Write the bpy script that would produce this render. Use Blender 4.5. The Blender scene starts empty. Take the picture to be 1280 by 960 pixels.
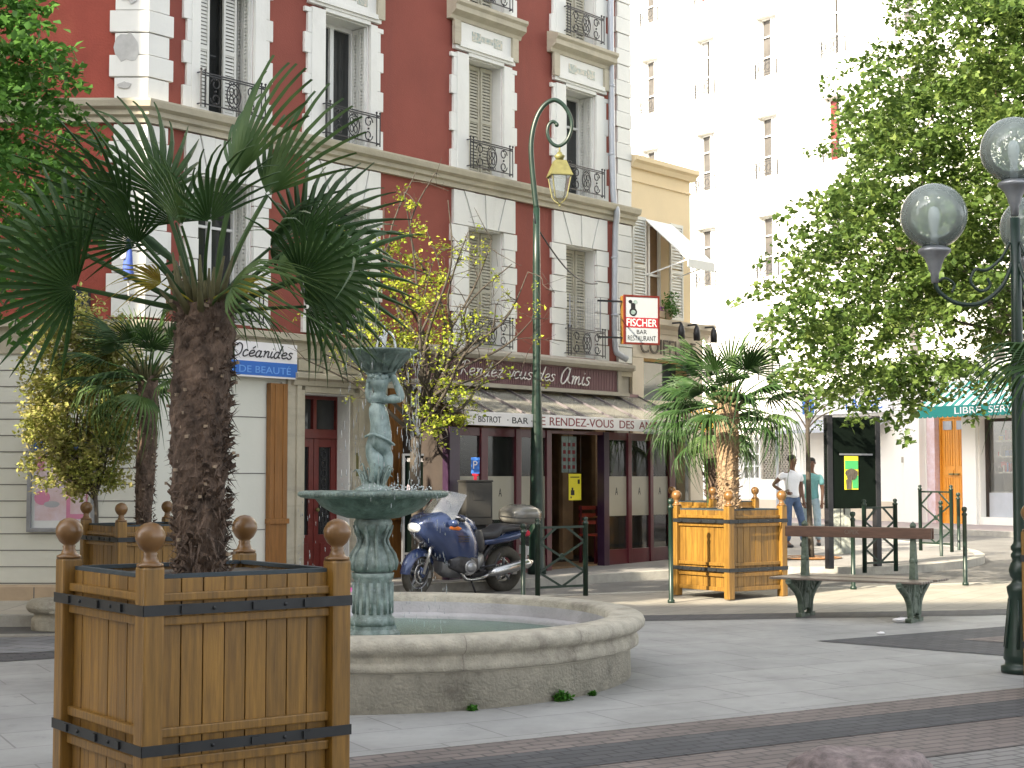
import bpy, bmesh, math, random
import numpy as np
from mathutils import Vector, Matrix, noise
R = math.radians
random.seed(7)
sc = bpy.context.scene
COL = sc.collection
F = 1950.0; TH = math.atan(117/F); HC = 1.6; GK = .012

# ------------------------------------------------------------------ measuring helpers
def ray(px, py):
    a = (px-640)/F; b = (480-py)/F
    return (a, math.cos(TH)-b*math.sin(TH), math.sin(TH)+b*math.cos(TH))
def at(px, py, Y):
    r = ray(px, py); t = Y/r[1]
    return Vector((r[0]*t, Y, HC+r[2]*t))
def g(x, y): return GK*(.643*x+.766*y-14)
def onG(px, py, h=0):
    r = ray(px, py)
    t = (-14*GK+h-HC)/(r[2]-GK*(.643*r[0]+.766*r[1]))
    return Vector((r[0]*t, r[1]*t, HC+r[2]*t))
class Frame:
    def __init__(s, o, az):
        s.o = Vector((o[0], o[1], 0)); s.U = Vector((math.sin(az), math.cos(az), 0)); s.N = Vector((math.cos(az), -math.sin(az), 0))
    def p(s, u, d, z): return s.o+s.U*u+s.N*d+Vector((0, 0, z))
    def mat(s, u, d, z):
        m = Matrix.Identity(4)
        for i, v in enumerate((s.U, Vector((0, 0, 1)), s.N, s.p(u, d, z))):
            for k in range(3): m[k][i] = v[k]
        return m
MF = Frame((-4.60, 19.4), R(40)); LF = Frame((-4.60, 19.4), R(90)); WF = Frame((6.03, 49), R(147.5))

# ------------------------------------------------------------------ materials
def mat(name, col, rough=.6, var=.12, scale=3.0, bump=0.0, bscale=None, metal=0.0, col2=None, spec=.5, coat=0.0, stretch=None, detail=5, stain=None, island=0):
    m = bpy.data.materials.new(name); m.use_nodes = True
    nt = m.node_tree; n = nt.nodes; l = nt.links; b = n['Principled BSDF']
    b.inputs['Roughness'].default_value = rough; b.inputs['Metallic'].default_value = metal
    b.inputs['Specular IOR Level'].default_value = spec; b.inputs['Coat Weight'].default_value = coat
    tc = n.new('ShaderNodeTexCoord'); mp = n.new('ShaderNodeMapping'); l.new(tc.outputs['Object'], mp.inputs[0])
    if stretch: mp.inputs['Scale'].default_value = stretch
    nz = n.new('ShaderNodeTexNoise'); nz.inputs['Scale'].default_value = scale; nz.inputs['Detail'].default_value = detail
    nz.inputs['Roughness'].default_value = .65
    l.new(mp.outputs[0], nz.inputs['Vector'])
    rp = n.new('ShaderNodeMapRange'); rp.inputs[1].default_value = .3; rp.inputs[2].default_value = .7
    l.new(nz.outputs[0], rp.inputs[0])
    mx = n.new('ShaderNodeMix'); mx.data_type = 'RGBA'; l.new(rp.outputs[0], mx.inputs['Factor'])
    c1 = [max(0, c*(1-var)) for c in col]; c2 = [min(1, c*(1+var)) for c in (col2 or col)]
    mx.inputs[6].default_value = (*c1, 1); mx.inputs[7].default_value = (*c2, 1)
    out = mx.outputs[2]
    if stain:
        sc_, amt, scol, stt = stain
        mp2 = n.new('ShaderNodeMapping'); l.new(tc.outputs['Object'], mp2.inputs[0]); mp2.inputs['Scale'].default_value = stt
        n2 = n.new('ShaderNodeTexNoise'); n2.inputs['Scale'].default_value = sc_; n2.inputs['Detail'].default_value = 8; n2.inputs['Roughness'].default_value = .7
        l.new(mp2.outputs[0], n2.inputs['Vector'])
        r2 = n.new('ShaderNodeMapRange'); r2.inputs[1].default_value = .52; r2.inputs[2].default_value = .72; r2.inputs[4].default_value = amt
        l.new(n2.outputs[0], r2.inputs[0])
        m2 = n.new('ShaderNodeMix'); m2.data_type = 'RGBA'; l.new(r2.outputs[0], m2.inputs['Factor']); l.new(out, m2.inputs[6]); m2.inputs[7].default_value = (*scol, 1)
        out = m2.outputs[2]
    if island:
        ge = n.new('ShaderNodeNewGeometry'); ri = n.new('ShaderNodeMapRange'); ri.inputs[3].default_value = 1-island; ri.inputs[4].default_value = 1+island*.7
        l.new(ge.outputs['Random Per Island'], ri.inputs[0]); mi = n.new('ShaderNodeMix'); mi.data_type = 'RGBA'; mi.blend_type = 'MULTIPLY'; mi.inputs['Factor'].default_value = 1
        l.new(out, mi.inputs[6]); l.new(ri.outputs[0], mi.inputs[7]); out = mi.outputs[2]
    l.new(out, b.inputs['Base Color'])
    if bump:
        nb = n.new('ShaderNodeTexNoise'); nb.inputs['Scale'].default_value = bscale or scale*6; nb.inputs['Detail'].default_value = 6
        l.new(mp.outputs[0], nb.inputs['Vector'])
        bp = n.new('ShaderNodeBump'); bp.inputs['Strength'].default_value = bump; bp.inputs['Distance'].default_value = .02
        l.new(nb.outputs[0], bp.inputs['Height']); l.new(bp.outputs[0], b.inputs['Normal'])
    return m
def brickmat(name, c1, c2, mortar, w, h, gap, rot, rough=.75, off=.5, bump=.4, stain=None):
    m = bpy.data.materials.new(name); m.use_nodes = True
    nt = m.node_tree; n = nt.nodes; l = nt.links; b = n['Principled BSDF']; b.inputs['Roughness'].default_value = rough
    tc = n.new('ShaderNodeTexCoord'); mp = n.new('ShaderNodeMapping'); l.new(tc.outputs['Object'], mp.inputs[0])
    mp.inputs['Rotation'].default_value = rot if isinstance(rot, tuple) else (0, 0, rot)
    br = n.new('ShaderNodeTexBrick'); br.offset = off; l.new(mp.outputs[0], br.inputs['Vector'])
    br.inputs['Scale'].default_value = 1; br.inputs['Brick Width'].default_value = w; br.inputs['Row Height'].default_value = h
    br.inputs['Mortar Size'].default_value = gap; br.inputs['Mortar Smooth'].default_value = .3; br.inputs['Bias'].default_value = 0
    br.inputs['Color1'].default_value = (*c1, 1); br.inputs['Color2'].default_value = (*c2, 1); br.inputs['Mortar'].default_value = (*mortar, 1)
    nz = n.new('ShaderNodeTexNoise'); nz.inputs['Scale'].default_value = 1.3; nz.inputs['Detail'].default_value = 9; nz.inputs['Roughness'].default_value = .7
    l.new(tc.outputs['Object'], nz.inputs['Vector'])
    rp = n.new('ShaderNodeMapRange'); rp.inputs[1].default_value = .3; rp.inputs[2].default_value = .7; rp.inputs[3].default_value = .78; rp.inputs[4].default_value = 1.15
    l.new(nz.outputs[0], rp.inputs[0])
    mx = n.new('ShaderNodeMix'); mx.data_type = 'RGBA'; mx.blend_type = 'MULTIPLY'; mx.inputs['Factor'].default_value = 1
    l.new(br.outputs[0], mx.inputs[6]); l.new(rp.outputs[0], mx.inputs[7])
    cur = mx.outputs[2]
    for (scl, lo, hi, am, cc) in ((.55, .50, .70, .45, tuple(v*.62 for v in c1)), (5.5, .60, .68, .35, tuple(v*.5 for v in c1)), (38, .70, .74, .6, tuple(v*.35 for v in c1)), (27, .72, .75, .5, tuple(min(1, v*1.7) for v in c1))):
        n3 = n.new('ShaderNodeTexNoise'); n3.inputs['Scale'].default_value = scl; n3.inputs['Detail'].default_value = 6; n3.inputs['Roughness'].default_value = .7; n3.inputs['Distortion'].default_value = .4; l.new(tc.outputs['Object'], n3.inputs['Vector'])
        r3 = n.new('ShaderNodeMapRange'); r3.inputs[1].default_value = lo; r3.inputs[2].default_value = hi; r3.inputs[4].default_value = am; l.new(n3.outputs[0], r3.inputs[0])
        m3 = n.new('ShaderNodeMix'); m3.data_type = 'RGBA'; l.new(r3.outputs[0], m3.inputs['Factor']); l.new(cur, m3.inputs[6]); m3.inputs[7].default_value = (*cc, 1); cur = m3.outputs[2]
    l.new(cur, b.inputs['Base Color'])
    bp = n.new('ShaderNodeBump'); bp.inputs['Strength'].default_value = bump; bp.inputs['Distance'].default_value = .006; bp.invert = True
    l.new(br.outputs['Fac'], bp.inputs['Height']); l.new(bp.outputs[0], b.inputs['Normal'])
    return m
def leafmat(name, cols, trans=.45, rough=.45):
    m = bpy.data.materials.new(name); m.use_nodes = True
    nt = m.node_tree; n = nt.nodes; l = nt.links; b = n['Principled BSDF']; b.inputs['Roughness'].default_value = rough
    b.inputs['Specular IOR Level'].default_value = .28
    a = n.new('ShaderNodeAttribute'); a.attribute_name = 'rnd'
    cr = n.new('ShaderNodeValToRGB'); e = cr.color_ramp.elements
    for i, c in enumerate(cols):
        p = i/(len(cols)-1)
        if i == 0: e[0].position = 0; e[0].color = (*c, 1)
        elif i == len(cols)-1: e[-1].position = 1; e[-1].color = (*c, 1)
        else:
            q = e.new(p); q.color = (*c, 1)
    l.new(a.outputs['Fac'], cr.inputs[0]); l.new(cr.outputs[0], b.inputs['Base Color'])
    t = n.new('ShaderNodeBsdfTranslucent'); l.new(cr.outputs[0], t.inputs[0])
    ms = n.new('ShaderNodeMixShader'); ms.inputs[0].default_value = trans
    l.new(b.outputs[0], ms.inputs[1]); l.new(t.outputs[0], ms.inputs[2]); l.new(ms.outputs[0], n['Material Output'].inputs[0])
    return m
def glassmat(name, tint=(.9, .93, .95), opac=.12, gloss=.06, body=(.6, .65, .7), gr=.03):
    m = bpy.data.materials.new(name); m.use_nodes = True
    nt = m.node_tree; n = nt.nodes; l = nt.links; n.remove(n['Principled BSDF'])
    tr = n.new('ShaderNodeBsdfTransparent'); tr.inputs[0].default_value = (*tint, 1)
    df = n.new('ShaderNodeBsdfDiffuse'); df.inputs[0].default_value = (*body, 1)
    gl = n.new('ShaderNodeBsdfGlossy'); gl.inputs['Roughness'].default_value = gr
    m1 = n.new('ShaderNodeMixShader'); m1.inputs[0].default_value = opac; l.new(tr.outputs[0], m1.inputs[1]); l.new(df.outputs[0], m1.inputs[2])
    fr = n.new('ShaderNodeFresnel'); fr.inputs[0].default_value = 1.5
    ad = n.new('ShaderNodeMath'); ad.operation = 'ADD'; l.new(fr.outputs[0], ad.inputs[0]); ad.inputs[1].default_value = gloss; ad.use_clamp = True
    m2 = n.new('ShaderNodeMixShader'); l.new(ad.outputs[0], m2.inputs[0]); l.new(m1.outputs[0], m2.inputs[1]); l.new(gl.outputs[0], m2.inputs[2])
    l.new(m2.outputs[0], n['Material Output'].inputs[0])
    return m

M = {}
M['red'] = mat('red_render', (.235, .062, .045), .9, .10, .7, .25, 60, detail=8, stain=(1.1, .40, (.15, .045, .04), (1.5, 1.5, .22)))
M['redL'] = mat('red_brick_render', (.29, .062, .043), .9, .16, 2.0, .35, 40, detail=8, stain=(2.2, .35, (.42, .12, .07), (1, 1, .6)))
M['white'] = mat('white_painted_stone', (.72, .72, .69), .8, .04, 1.5, .12, 30, stain=(1.6, .28, (.45, .44, .41), (1, 1, .35)))
M['patch'] = mat('bare_stone_patch', (.46, .46, .45), .9, .15, 6, .3, 30)
M['beige'] = mat('weathered_stone', (.44, .40, .31), .85, .13, 3, .2, 30, stain=(2.5, .5, (.25, .23, .19), (.5, .5, 3)))
M['beige2'] = mat('grey_stone', (.36, .33, .28), .85, .12, 3, .2, 30)
M['creampanel'] = mat('cream_panel', (.66, .66, .59), .75, .04, 1.2, .08, 30, stain=(1.2, .22, (.5, .49, .41), (1, 1, .5)))
M['tan'] = mat('tan_stone_plinth', (.47, .36, .25), .8, .1, 3, .15, 30)
M['softjoint'] = mat('mortar_joint', (.22, .20, .17), .9)
M['joint'] = mat('dark_joint', (.16, .15, .14), .9)
M['iron'] = mat('black_ironwork', (.018, .018, .022), .45, .3, 20)
M['green'] = mat('dark_green_paint', (.008, .024, .016), .38, .25, 12, spec=.5)
M['greenold'] = mat('worn_green_paint', (.045, .070, .045), .6, .35, 14, .2, 60, col2=(.085, .11, .08))
M['shutter'] = mat('pale_shutter_paint', (.50, .47, .38), .6, .06, 6)
M['shutterw'] = mat('white_shutter_paint', (.66, .66, .62), .6, .05, 6)
M['framew'] = mat('white_window_paint', (.72, .72, .70), .4, .04, 6)
M['glassdark'] = mat('dark_window_glass', (.030, .032, .032), .06, .3, 1.5, spec=.6)
M['glasspale'] = mat('bloom_pale_pane', (.085, .078, .072), .3, .3, 2)  # pane colour lightened to stand in for bloom off the overexposed wall
M['barmetal'] = mat('grey_glazing_bar', (.16, .14, .15), .6, .1)
M['glassgreen'] = mat('green_window_glass', (.07, .09, .085), .06, .2, 1.5, spec=.6)
M['curtain'] = mat('grey_curtain', (.30, .29, .27), .9, .15, 8, stretch=(8, 8, .3))
M['lilac'] = mat('grey_zinc_pipe', (.42, .44, .48), .45, .06, 4, metal=.3)
M['bluetile'] = mat('mosaic_tiles', (.16, .42, .46), .4, .5, 22, col2=(.45, .38, .30))
M['plum'] = mat('plum_paint', (.085, .012, .020), .35, .15, 6, coat=.2)
M['purple'] = mat('violet_paint', (.034, .015, .038), .35, .15, 6, coat=.2)
M['doorred'] = mat('dark_red_door_paint', (.13, .018, .014), .4, .15, 6, coat=.2)
M['mauve'] = mat('mauve_ribbed_panel', (.20, .105, .115), .6, .10, 6)
M['signwhite'] = mat('white_sign_board', (.78, .76, .77), .5, .03, 3)
M['letterred'] = mat('dark_red_lettering', (.20, .02, .03), .5)
M['letterwhite'] = mat('white_tube_lettering', (.75, .72, .70), .4)
M['letterblack'] = mat('black_lettering', (.012, .012, .016), .5)
M['brown'] = mat('varnished_brown_wood', (.25, .11, .028), .5, .25, 5, .1, 30, stretch=(6, 6, .5))
M['oak'] = mat('golden_varnished_wood', (.180, .092, .014), .42, .30, 5, .12, 25, stretch=(7, 7, .45), col2=(.245, .128, .021), coat=.15, detail=9, stain=(3, .5, (.09, .036, .009), (3, 3, .25)), island=.22)
M['oakturn'] = mat('turned_varnished_wood', (.17, .085, .026), .35, .22, 9, coat=.25)
M['band'] = mat('dark_steel_strap', (.014, .016, .018), .45, .3, 12)
M['liner'] = mat('dark_liner', (.03, .045, .055), .6, .2, 8)
M['soil'] = mat('planter_soil', (.10, .085, .07), .95, .4, 18, .8, 40)
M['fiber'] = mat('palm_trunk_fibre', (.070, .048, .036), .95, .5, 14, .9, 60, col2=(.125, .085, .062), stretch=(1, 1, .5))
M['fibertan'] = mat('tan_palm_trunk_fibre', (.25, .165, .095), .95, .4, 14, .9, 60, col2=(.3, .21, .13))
M['petbase'] = mat('green_brown_petiole_base', (.09, .085, .035), .8, .35, 12)
M['stub'] = mat('cut_petiole', (.26, .20, .14), .8, .4, 20)
M['palm'] = leafmat('palm_leaf', [(.020, .052, .016), (.048, .10, .028), (.12, .19, .055)], .22, .48)
M['palmold'] = leafmat('yellowed_palm_leaf', [(.30, .26, .02), (.36, .33, .04), (.25, .14, .04)], .3, .5)
M['lime'] = leafmat('lime_tree_leaf', [(.05, .095, .022), (.085, .145, .032), (.14, .21, .048), (.25, .32, .085)], .45)
M['left'] = leafmat('fresh_green_leaf', [(.05, .13, .025), (.08, .19, .035), (.13, .26, .055)], .4)
M['yellow'] = leafmat('yellow_green_leaf', [(.20, .29, .03), (.32, .41, .045), (.45, .48, .055), (.28, .30, .05)], .4)
M['shrub'] = leafmat('golden_shrub_leaf', [(.10, .13, .03), (.27, .31, .07), (.42, .43, .13), (.40, .35, .16), (.34, .37, .09)], .3)
M['weed'] = leafmat('weed_leaf', [(.05, .16, .02), (.08, .24, .03)], .3)
M['pinkleaf'] = leafmat('pink_blossom', [(.5, .05, .15), (.35, .1, .5), (.6, .3, .4)], .3)
M['weedflat'] = mat('green_poster_ink', (.08, .50, .16), .6)
M['bark'] = mat('grey_bark', (.13, .11, .09), .95, .4, 10, .6, 40, stretch=(1, 1, .3))
M['barkdark'] = mat('dark_twig_bark', (.055, .045, .035), .9, .35, 10, .4, 40)
M['barkred'] = mat('reddish_young_bark', (.16, .085, .05), .8, .35, 10, .3, 40)
M['pine'] = M['bark']
M['bronze'] = mat('verdigris_bronze', (.135, .175, .16), .6, .35, 9, .35, 40, metal=.05, col2=(.24, .295, .28), stain=(6, .6, (.05, .11, .09), (2, 2, .5)))
M['bronze2'] = mat('wet_verdigris_bronze', (.075, .105, .092), .5, .35, 9, .35, 40, metal=.05, col2=(.145, .19, .17), stain=(6, .7, (.22, .29, .27), (3, 3, .4)))
M['bronze3'] = mat('pale_verdigris_bronze', (.17, .235, .225), .5, .3, 7, .25, 40, metal=.05, col2=(.26, .335, .33), stain=(5, .8, (.045, .09, .08), (2, 2, .5)))
M['stone'] = mat('fountain_stone', (.49, .455, .375), .85, .2, 5, .5, 45, stain=(2.6, .9, (.15, .135, .11), (1, 1, .55)))
M['stonerim'] = mat('fountain_rim_stone', (.41, .38, .31), .8, .24, 7, .6, 60, stain=(3, .85, (.20, .18, .145), (1, 1, 1.6)))
M['stonein'] = mat('fountain_inner_stone', (.42, .41, .42), .8, .15, 4, .4, 45)
M['water'] = mat('fountain_water', (.075, .17, .12), .22, .25, 5, .3, 14, spec=.6)
M['drop'] = glassmat('water_spray', (.95, .97, 1), .45, .12, (.85, .9, .95))
M['asphalt'] = mat('asphalt', (.13, .128, .125), .9, .22, 1.2, .4, 120, stain=(.8, .5, (.21, .20, .19), (1, 1, 1)))
M['slab'] = brickmat('pale_paving_slabs', (.29, .292, .285), (.335, .335, .325), (.215, .212, .205), .95, .6, .008, -R(28), .7, .5, .2)
M['sun_slab'] = brickmat('beige_paving', (.27, .255, .22), (.305, .285, .245), (.19, .18, .165), .5, .35, .008, -R(55), .8)
M['paver'] = brickmat('brown_small_pavers', (.16, .135, .125), (.21, .175, .16), (.10, .09, .085), .21, .10, .012, -R(28), .8)
M['paver2'] = brickmat('grey_small_pavers', (.20, .19, .18), (.25, .24, .23), (.13, .125, .12), .21, .10, .012, -R(28), .8)
M['paverdark'] = brickmat('dark_small_pavers', (.072, .074, .08), (.095, .095, .10), (.045, .045, .05), .21, .10, .010, -R(28), .8)
M['cobble'] = brickmat('grey_paving_blocks', (.19, .195, .205), (.24, .24, .25), (.12, .12, .12), .45, .22, .012, R(25), .8)
M['sidewalk'] = mat('grey_sidewalk_asphalt', (.22, .212, .205), .9, .1, 1.3, .25, 120, stain=(.9, .4, (.18, .175, .17), (1, 1, 1)))
M['sidewalkL'] = brickmat('light_sidewalk_slabs', (.45, .42, .36), (.5, .46, .4), (.3, .28, .25), .9, .9, .01, 0, .8)
M['kerb'] = mat('granite_kerb', (.37, .355, .32), .8, .15, 8, .3, 60)
M['pinkwalk'] = mat('pinkish_sidewalk', (.36, .30, .29), .9, .1, 2)
M['paintw'] = mat('road_marking_white', (.62, .61, .58), .7, .15, 6)
M['bldgwhite'] = mat('white_rendered_wall', (.80, .785, .74), .85, .02, .6, .05, 30)
M['ochre'] = mat('cream_rendered_wall', (.72, .58, .37), .85, .05, 1, .1, 30)
M['ochrestone'] = mat('cream_stone', (.62, .54, .43), .85, .08, 2, .1, 30)
M['orange'] = mat('orange_varnished_door', (.72, .30, .03), .4, .15, 5, stretch=(5, 5, .5))
M['teal'] = mat('teal_canvas', (.015, .22, .20), .8, .06, 5)
M['canvasw'] = mat('white_canvas', (.78, .78, .76), .8, .04, 5)
M['bluepaint'] = mat('blue_sign', (.03, .14, .50), .45, .08, 5)
M['bluetext'] = mat('pale_blue_lettering', (.15, .35, .75), .5)
M['yellowposter'] = mat('yellow_poster', (.80, .70, .04), .6, .05, 8)
M['pink'] = mat('pink_poster_print', (.66, .10, .36), .6, .1, 6)
M['signred'] = mat('shaded_red_print', (.33, .03, .04), .5)  # red darkened in its colour, as if the sign hung in shade
M['signface'] = mat('shaded_white_acrylic', (.40, .43, .46), .4, .03)  # white sign face with shade put into its colour
M['pinksoft'] = mat('soft_pink_print', (.62, .24, .38), .6, .1, 6)
M['skinpink'] = mat('pale_pink_poster_print', (.70, .50, .50), .6, .15, 5, col2=(.62, .55, .62))
M['paperwhite'] = mat('paper_white', (.70, .72, .72), .6, .04, 6)
M['chrome'] = mat('polished_metal', (.55, .55, .55), .22, .1, 8, metal=.9)
M['steel'] = mat('brushed_grey_metal', (.30, .31, .33), .4, .12, 8, metal=.6)
M['bikeblue'] = mat('metallic_blue_paint', (.040, .062, .15), .25, .10, 4, metal=.3, coat=.7)
M['rubber'] = mat('black_rubber', (.018, .018, .018), .75, .3, 20)
M['tyre'] = mat('dusty_tyre_rubber', (.06, .055, .045), .85, .3, 20)
M['leather'] = mat('black_seat_vinyl', (.03, .03, .034), .45, .2, 12, .1)
M['engine'] = mat('dark_engine_metal', (.05, .05, .055), .45, .4, 20, metal=.5)
M['case'] = mat('grey_top_case_plastic', (.15, .145, .13), .25, .1, 6, coat=.4)
M['amber'] = mat('amber_plastic', (.75, .18, .02), .3)
M['lampglass'] = mat('headlight_glass', (.75, .78, .8), .1, .05, 8)
M['meter'] = mat('dark_grey_enamel', (.028, .027, .025), .7, .08, 5)
M['blackboard'] = mat('black_painted_board', (.004, .009, .006), .9, .2, 5, spec=.12)
M['brass'] = mat('aged_brass_green', (.16, .15, .055), .5, .25, 12, metal=.25)
M['globe'] = glassmat('smoked_globe_glass', (.86, .90, .90), .42, .0, (.42, .49, .45), .08)
M['clear'] = glassmat('clear_glass', (.85, .88, .88), .05, .05)
M['screen'] = glassmat('tinted_screen', (.62, .62, .60), .25, .12, (.40, .40, .38))
M['roofglass'] = glassmat('greyish_roof_glass', (.80, .80, .76), .34, -1.0, (.46, .45, .41), .3)  # translucent with a flat grey body and no gloss
M['shopglass'] = glassmat('shop_glass', (.86, .86, .84), .04, .03, (.4, .4, .38))
M['frost'] = mat('frosted_film', (.33, .31, .25), .35, .06, 3)
M['blind'] = brickmat('wooden_slat_blind', (.42, .29, .13), (.50, .35, .16), (.22, .14, .06), 2.0, .035, .006, (R(90), 0, -R(50)), .7)
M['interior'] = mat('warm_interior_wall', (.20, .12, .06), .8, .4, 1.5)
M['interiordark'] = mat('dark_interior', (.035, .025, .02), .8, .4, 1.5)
M['benchwood'] = mat('brown_bench_slat', (.105, .055, .036), .5, .25, 6, .1, 30, stretch=(1, 1, 6))
M['benchseat'] = mat('worn_bench_seat', (.13, .105, .085), .45, .25, 6, .1, 30, stretch=(1, 1, 6))
M['skinb'] = mat('brown_skin', (.13, .065, .04), .55, .08, 8)
M['hair'] = mat('black_hair', (.010, .009, .008), .8)
M['tshirt'] = mat('white_cotton', (.74, .76, .80), .9, .05, 9, .3, 25)
M['jeans'] = mat('blue_denim', (.075, .12, .22), .9, .2, 12, .3, 40)
M['jeans2'] = mat('pale_denim', (.30, .40, .47), .9, .15, 12, .3, 40)
M['tealcloth'] = mat('teal_cotton', (.14, .33, .34), .9, .1, 9, .3, 25)
M['shoe'] = mat('dark_shoe', (.03, .03, .035), .6)
M['granite'] = mat('pink_granite_boulder', (.13, .105, .10), .75, .35, 12, .7, 40, col2=(.22, .175, .17))
M['balloon'] = mat('pink_balloon', (.85, .12, .50), .35, .02)
M['redcloth'] = mat('red_cloth', (.55, .03, .06), .8, .15, 8)
M['bluecloth'] = mat('blue_cloth', (.06, .11, .42), .8, .1, 8)
M['zinc'] = mat('grey_zinc_roof', (.22, .24, .27), .6, .1, 2)
M['chairred'] = mat('red_chair_paint', (.38, .06, .035), .5)
M['fruit'] = mat('orange_palm_fruit', (.55, .30, .03), .6, .3, 20)
M['greygreen'] = mat('weathered_grey_green', (.30, .32, .29), .8, .3, 8, stretch=(3, 3, .4))

# ------------------------------------------------------------------ object helpers
def rootloc(o):
    v = Vector((0, 0, 0))
    while o is not None:
        v += o.location; o = o.parent
    return v
def tag(o, label=None, cat=None, group=None, kind=None):
    if label: o['label'] = label
    if cat: o['category'] = cat
    if group: o['group'] = group
    if kind: o['kind'] = kind
    return o
def thing(name, label, cat, loc=(0, 0, 0), group=None):
    o = bpy.data.objects.new(name, None); COL.objects.link(o); o.location = loc; o.empty_display_size = .2
    return tag(o, label, cat, group)
def link(name, me, m, parent=None):
    o = bpy.data.objects.new(name, me); COL.objects.link(o)
    if m is not None:
        me.materials.clear(); me.materials.append(m if not isinstance(m, str) else M[m])
    if parent is not None: o.parent = parent
    return o
def dup(o, parent=None, loc=None, rz=None, label=None, group=None, scale=None):
    c = o.copy(); COL.objects.link(c)
    if parent is not None: c.parent = parent
    if loc is not None: c.location = loc
    if rz is not None: c.rotation_euler = (0, 0, rz)
    if scale is not None: c.scale = (scale,)*3
    if label: c['label'] = label
    if group: c['group'] = group
    for ch in list(o.children): dup(ch, c)
    return c
class MB:
    def __init__(s): s.v = []; s.f = []; s.smooth = set()
    def add(s, vs, fs, smooth=False):
        b = len(s.v); s.v += [Vector(v) for v in vs]
        for f in fs:
            if smooth: s.smooth.add(len(s.f))
            s.f.append([b+i for i in f])
        return s
    def hexa(s, p):   # 8 points: 4 bottom ccw, 4 top
        return s.add(p, [(3, 2, 1, 0), (4, 5, 6, 7), (0, 1, 5, 4), (1, 2, 6, 5), (2, 3, 7, 6), (3, 0, 4, 7)])
    def box(s, x0, x1, y0, y1, z0, z1):
        return s.hexa([(x0, y0, z0), (x1, y0, z0), (x1, y1, z0), (x0, y1, z0), (x0, y0, z1), (x1, y0, z1), (x1, y1, z1), (x0, y1, z1)])
    def fbox(s, fr, u0, u1, d0, d1, z0, z1):
        return s.hexa([fr.p(u0, d1, z0), fr.p(u1, d1, z0), fr.p(u1, d0, z0), fr.p(u0, d0, z0), fr.p(u0, d1, z1), fr.p(u1, d1, z1), fr.p(u1, d0, z1), fr.p(u0, d0, z1)])
    def fpoly(s, fr, pts, d0, d1):      # prism of polygon (u,z) between depths
        n = len(pts); vs = [fr.p(u, d1, z) for u, z in pts]+[fr.p(u, d0, z) for u, z in pts]
        return s.add(vs, [tuple(range(n)), tuple(range(2*n-1, n-1, -1))]+[(i, n+i, n+(i+1) % n, (i+1) % n) for i in range(n)])
    def fprofile(s, fr, u0, u1, prof):  # extruded moulding: prof list of (d,z) closed
        n = len(prof); vs = [fr.p(u0, d, z) for d, z in prof]+[fr.p(u1, d, z) for d, z in prof]
        return s.add(vs, [tuple(range(n)), tuple(range(2*n-1, n-1, -1))]+[(i, n+i, n+(i+1) % n, (i+1) % n) for i in range(n)])
    def prism(s, poly, z0, z1, tilt=False):
        n = len(poly); h = (lambda x, y: g(x, y)) if tilt else (lambda x, y: 0)
        vs = [(x, y, z0+h(x, y)) for x, y in poly]+[(x, y, z1+h(x, y)) for x, y in poly]
        return s.add(vs, [tuple(range(n-1, -1, -1)), tuple(range(n, 2*n))]+[(i, (i+1) % n, n+(i+1) % n, n+i) for i in range(n)])
    def tube(s, pts, r, n=8, smooth=True, cap=True):
        pts = [Vector(p) for p in pts]; rs = r if isinstance(r, (list, tuple)) else [r]*len(pts)
        vs = []; up = None
        for i, p in enumerate(pts):
            t = (pts[min(i+1, len(pts)-1)]-pts[max(i-1, 0)])
            t = t.normalized() if t.length > 1e-9 else Vector((0, 0, 1))
            if up is None: up = Vector((0, 0, 1)) if abs(t.z) < .9 else Vector((1, 0, 0))
            a = t.cross(up)
            if a.length < 1e-6: a = t.orthogonal()
            a.normalize(); b = a.cross(t).normalized(); up = b
            for k in range(n):
                an = 2*math.pi*k/n; vs.append(p+(a*math.cos(an)+b*math.sin(an))*rs[i])
        fs = [(i*n+k, i*n+(k+1) % n, (i+1)*n+(k+1) % n, (i+1)*n+k) for i in range(len(pts)-1) for k in range(n)]
        s.add(vs, fs, smooth)
        if cap:
            b = len(s.v)-len(vs); s.f.append([b+k for k in range(n-1, -1, -1)]); s.f.append([b+(len(pts)-1)*n+k for k in range(n)])
        return s
    def beam(s, p0, p1, w, h, up=(0, 0, 1)):
        p0 = Vector(p0); p1 = Vector(p1); t = (p1-p0).normalized(); a = t.cross(Vector(up))
        if a.length < 1e-5: a = Vector((1, 0, 0))
        a = a.normalized()*w/2; b = a.cross(t).normalized()*h/2
        return s.hexa([p0-a-b, p0+a-b, p1+a-b, p1-a-b, p0-a+b, p0+a+b, p1+a+b, p1-a+b])
    def lathe(s, c, prof, n=24, smooth=True, sx=1, sy=1, cap=True):
        c = Vector(c); vs = []; m = len(prof)
        for r, z in prof:
            for k in range(n):
                a = 2*math.pi*k/n; vs.append(c+Vector((r*math.cos(a)*sx, r*math.sin(a)*sy, z)))
        fs = [(i*n+k, i*n+(k+1) % n, (i+1)*n+(k+1) % n, (i+1)*n+k) for i in range(m-1) for k in range(n)]
        s.add(vs, fs, smooth); b = len(s.v)-len(vs)
        if not cap: return s
        if prof[0][0] > 1e-4: s.f.append([b+k for k in range(n-1, -1, -1)])
        if prof[-1][0] > 1e-4: s.f.append([b+(m-1)*n+k for k in range(n)])
        return s
    def ball(s, c, r, n=14, sx=1, sy=1, sz=1):
        return s.lathe(c, [(max(1e-5, r*math.sin(math.pi*i/(n//2))), -r*sz*math.cos(math.pi*i/(n//2))) for i in range(n//2+1)], n, True, sx, sy)
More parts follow.
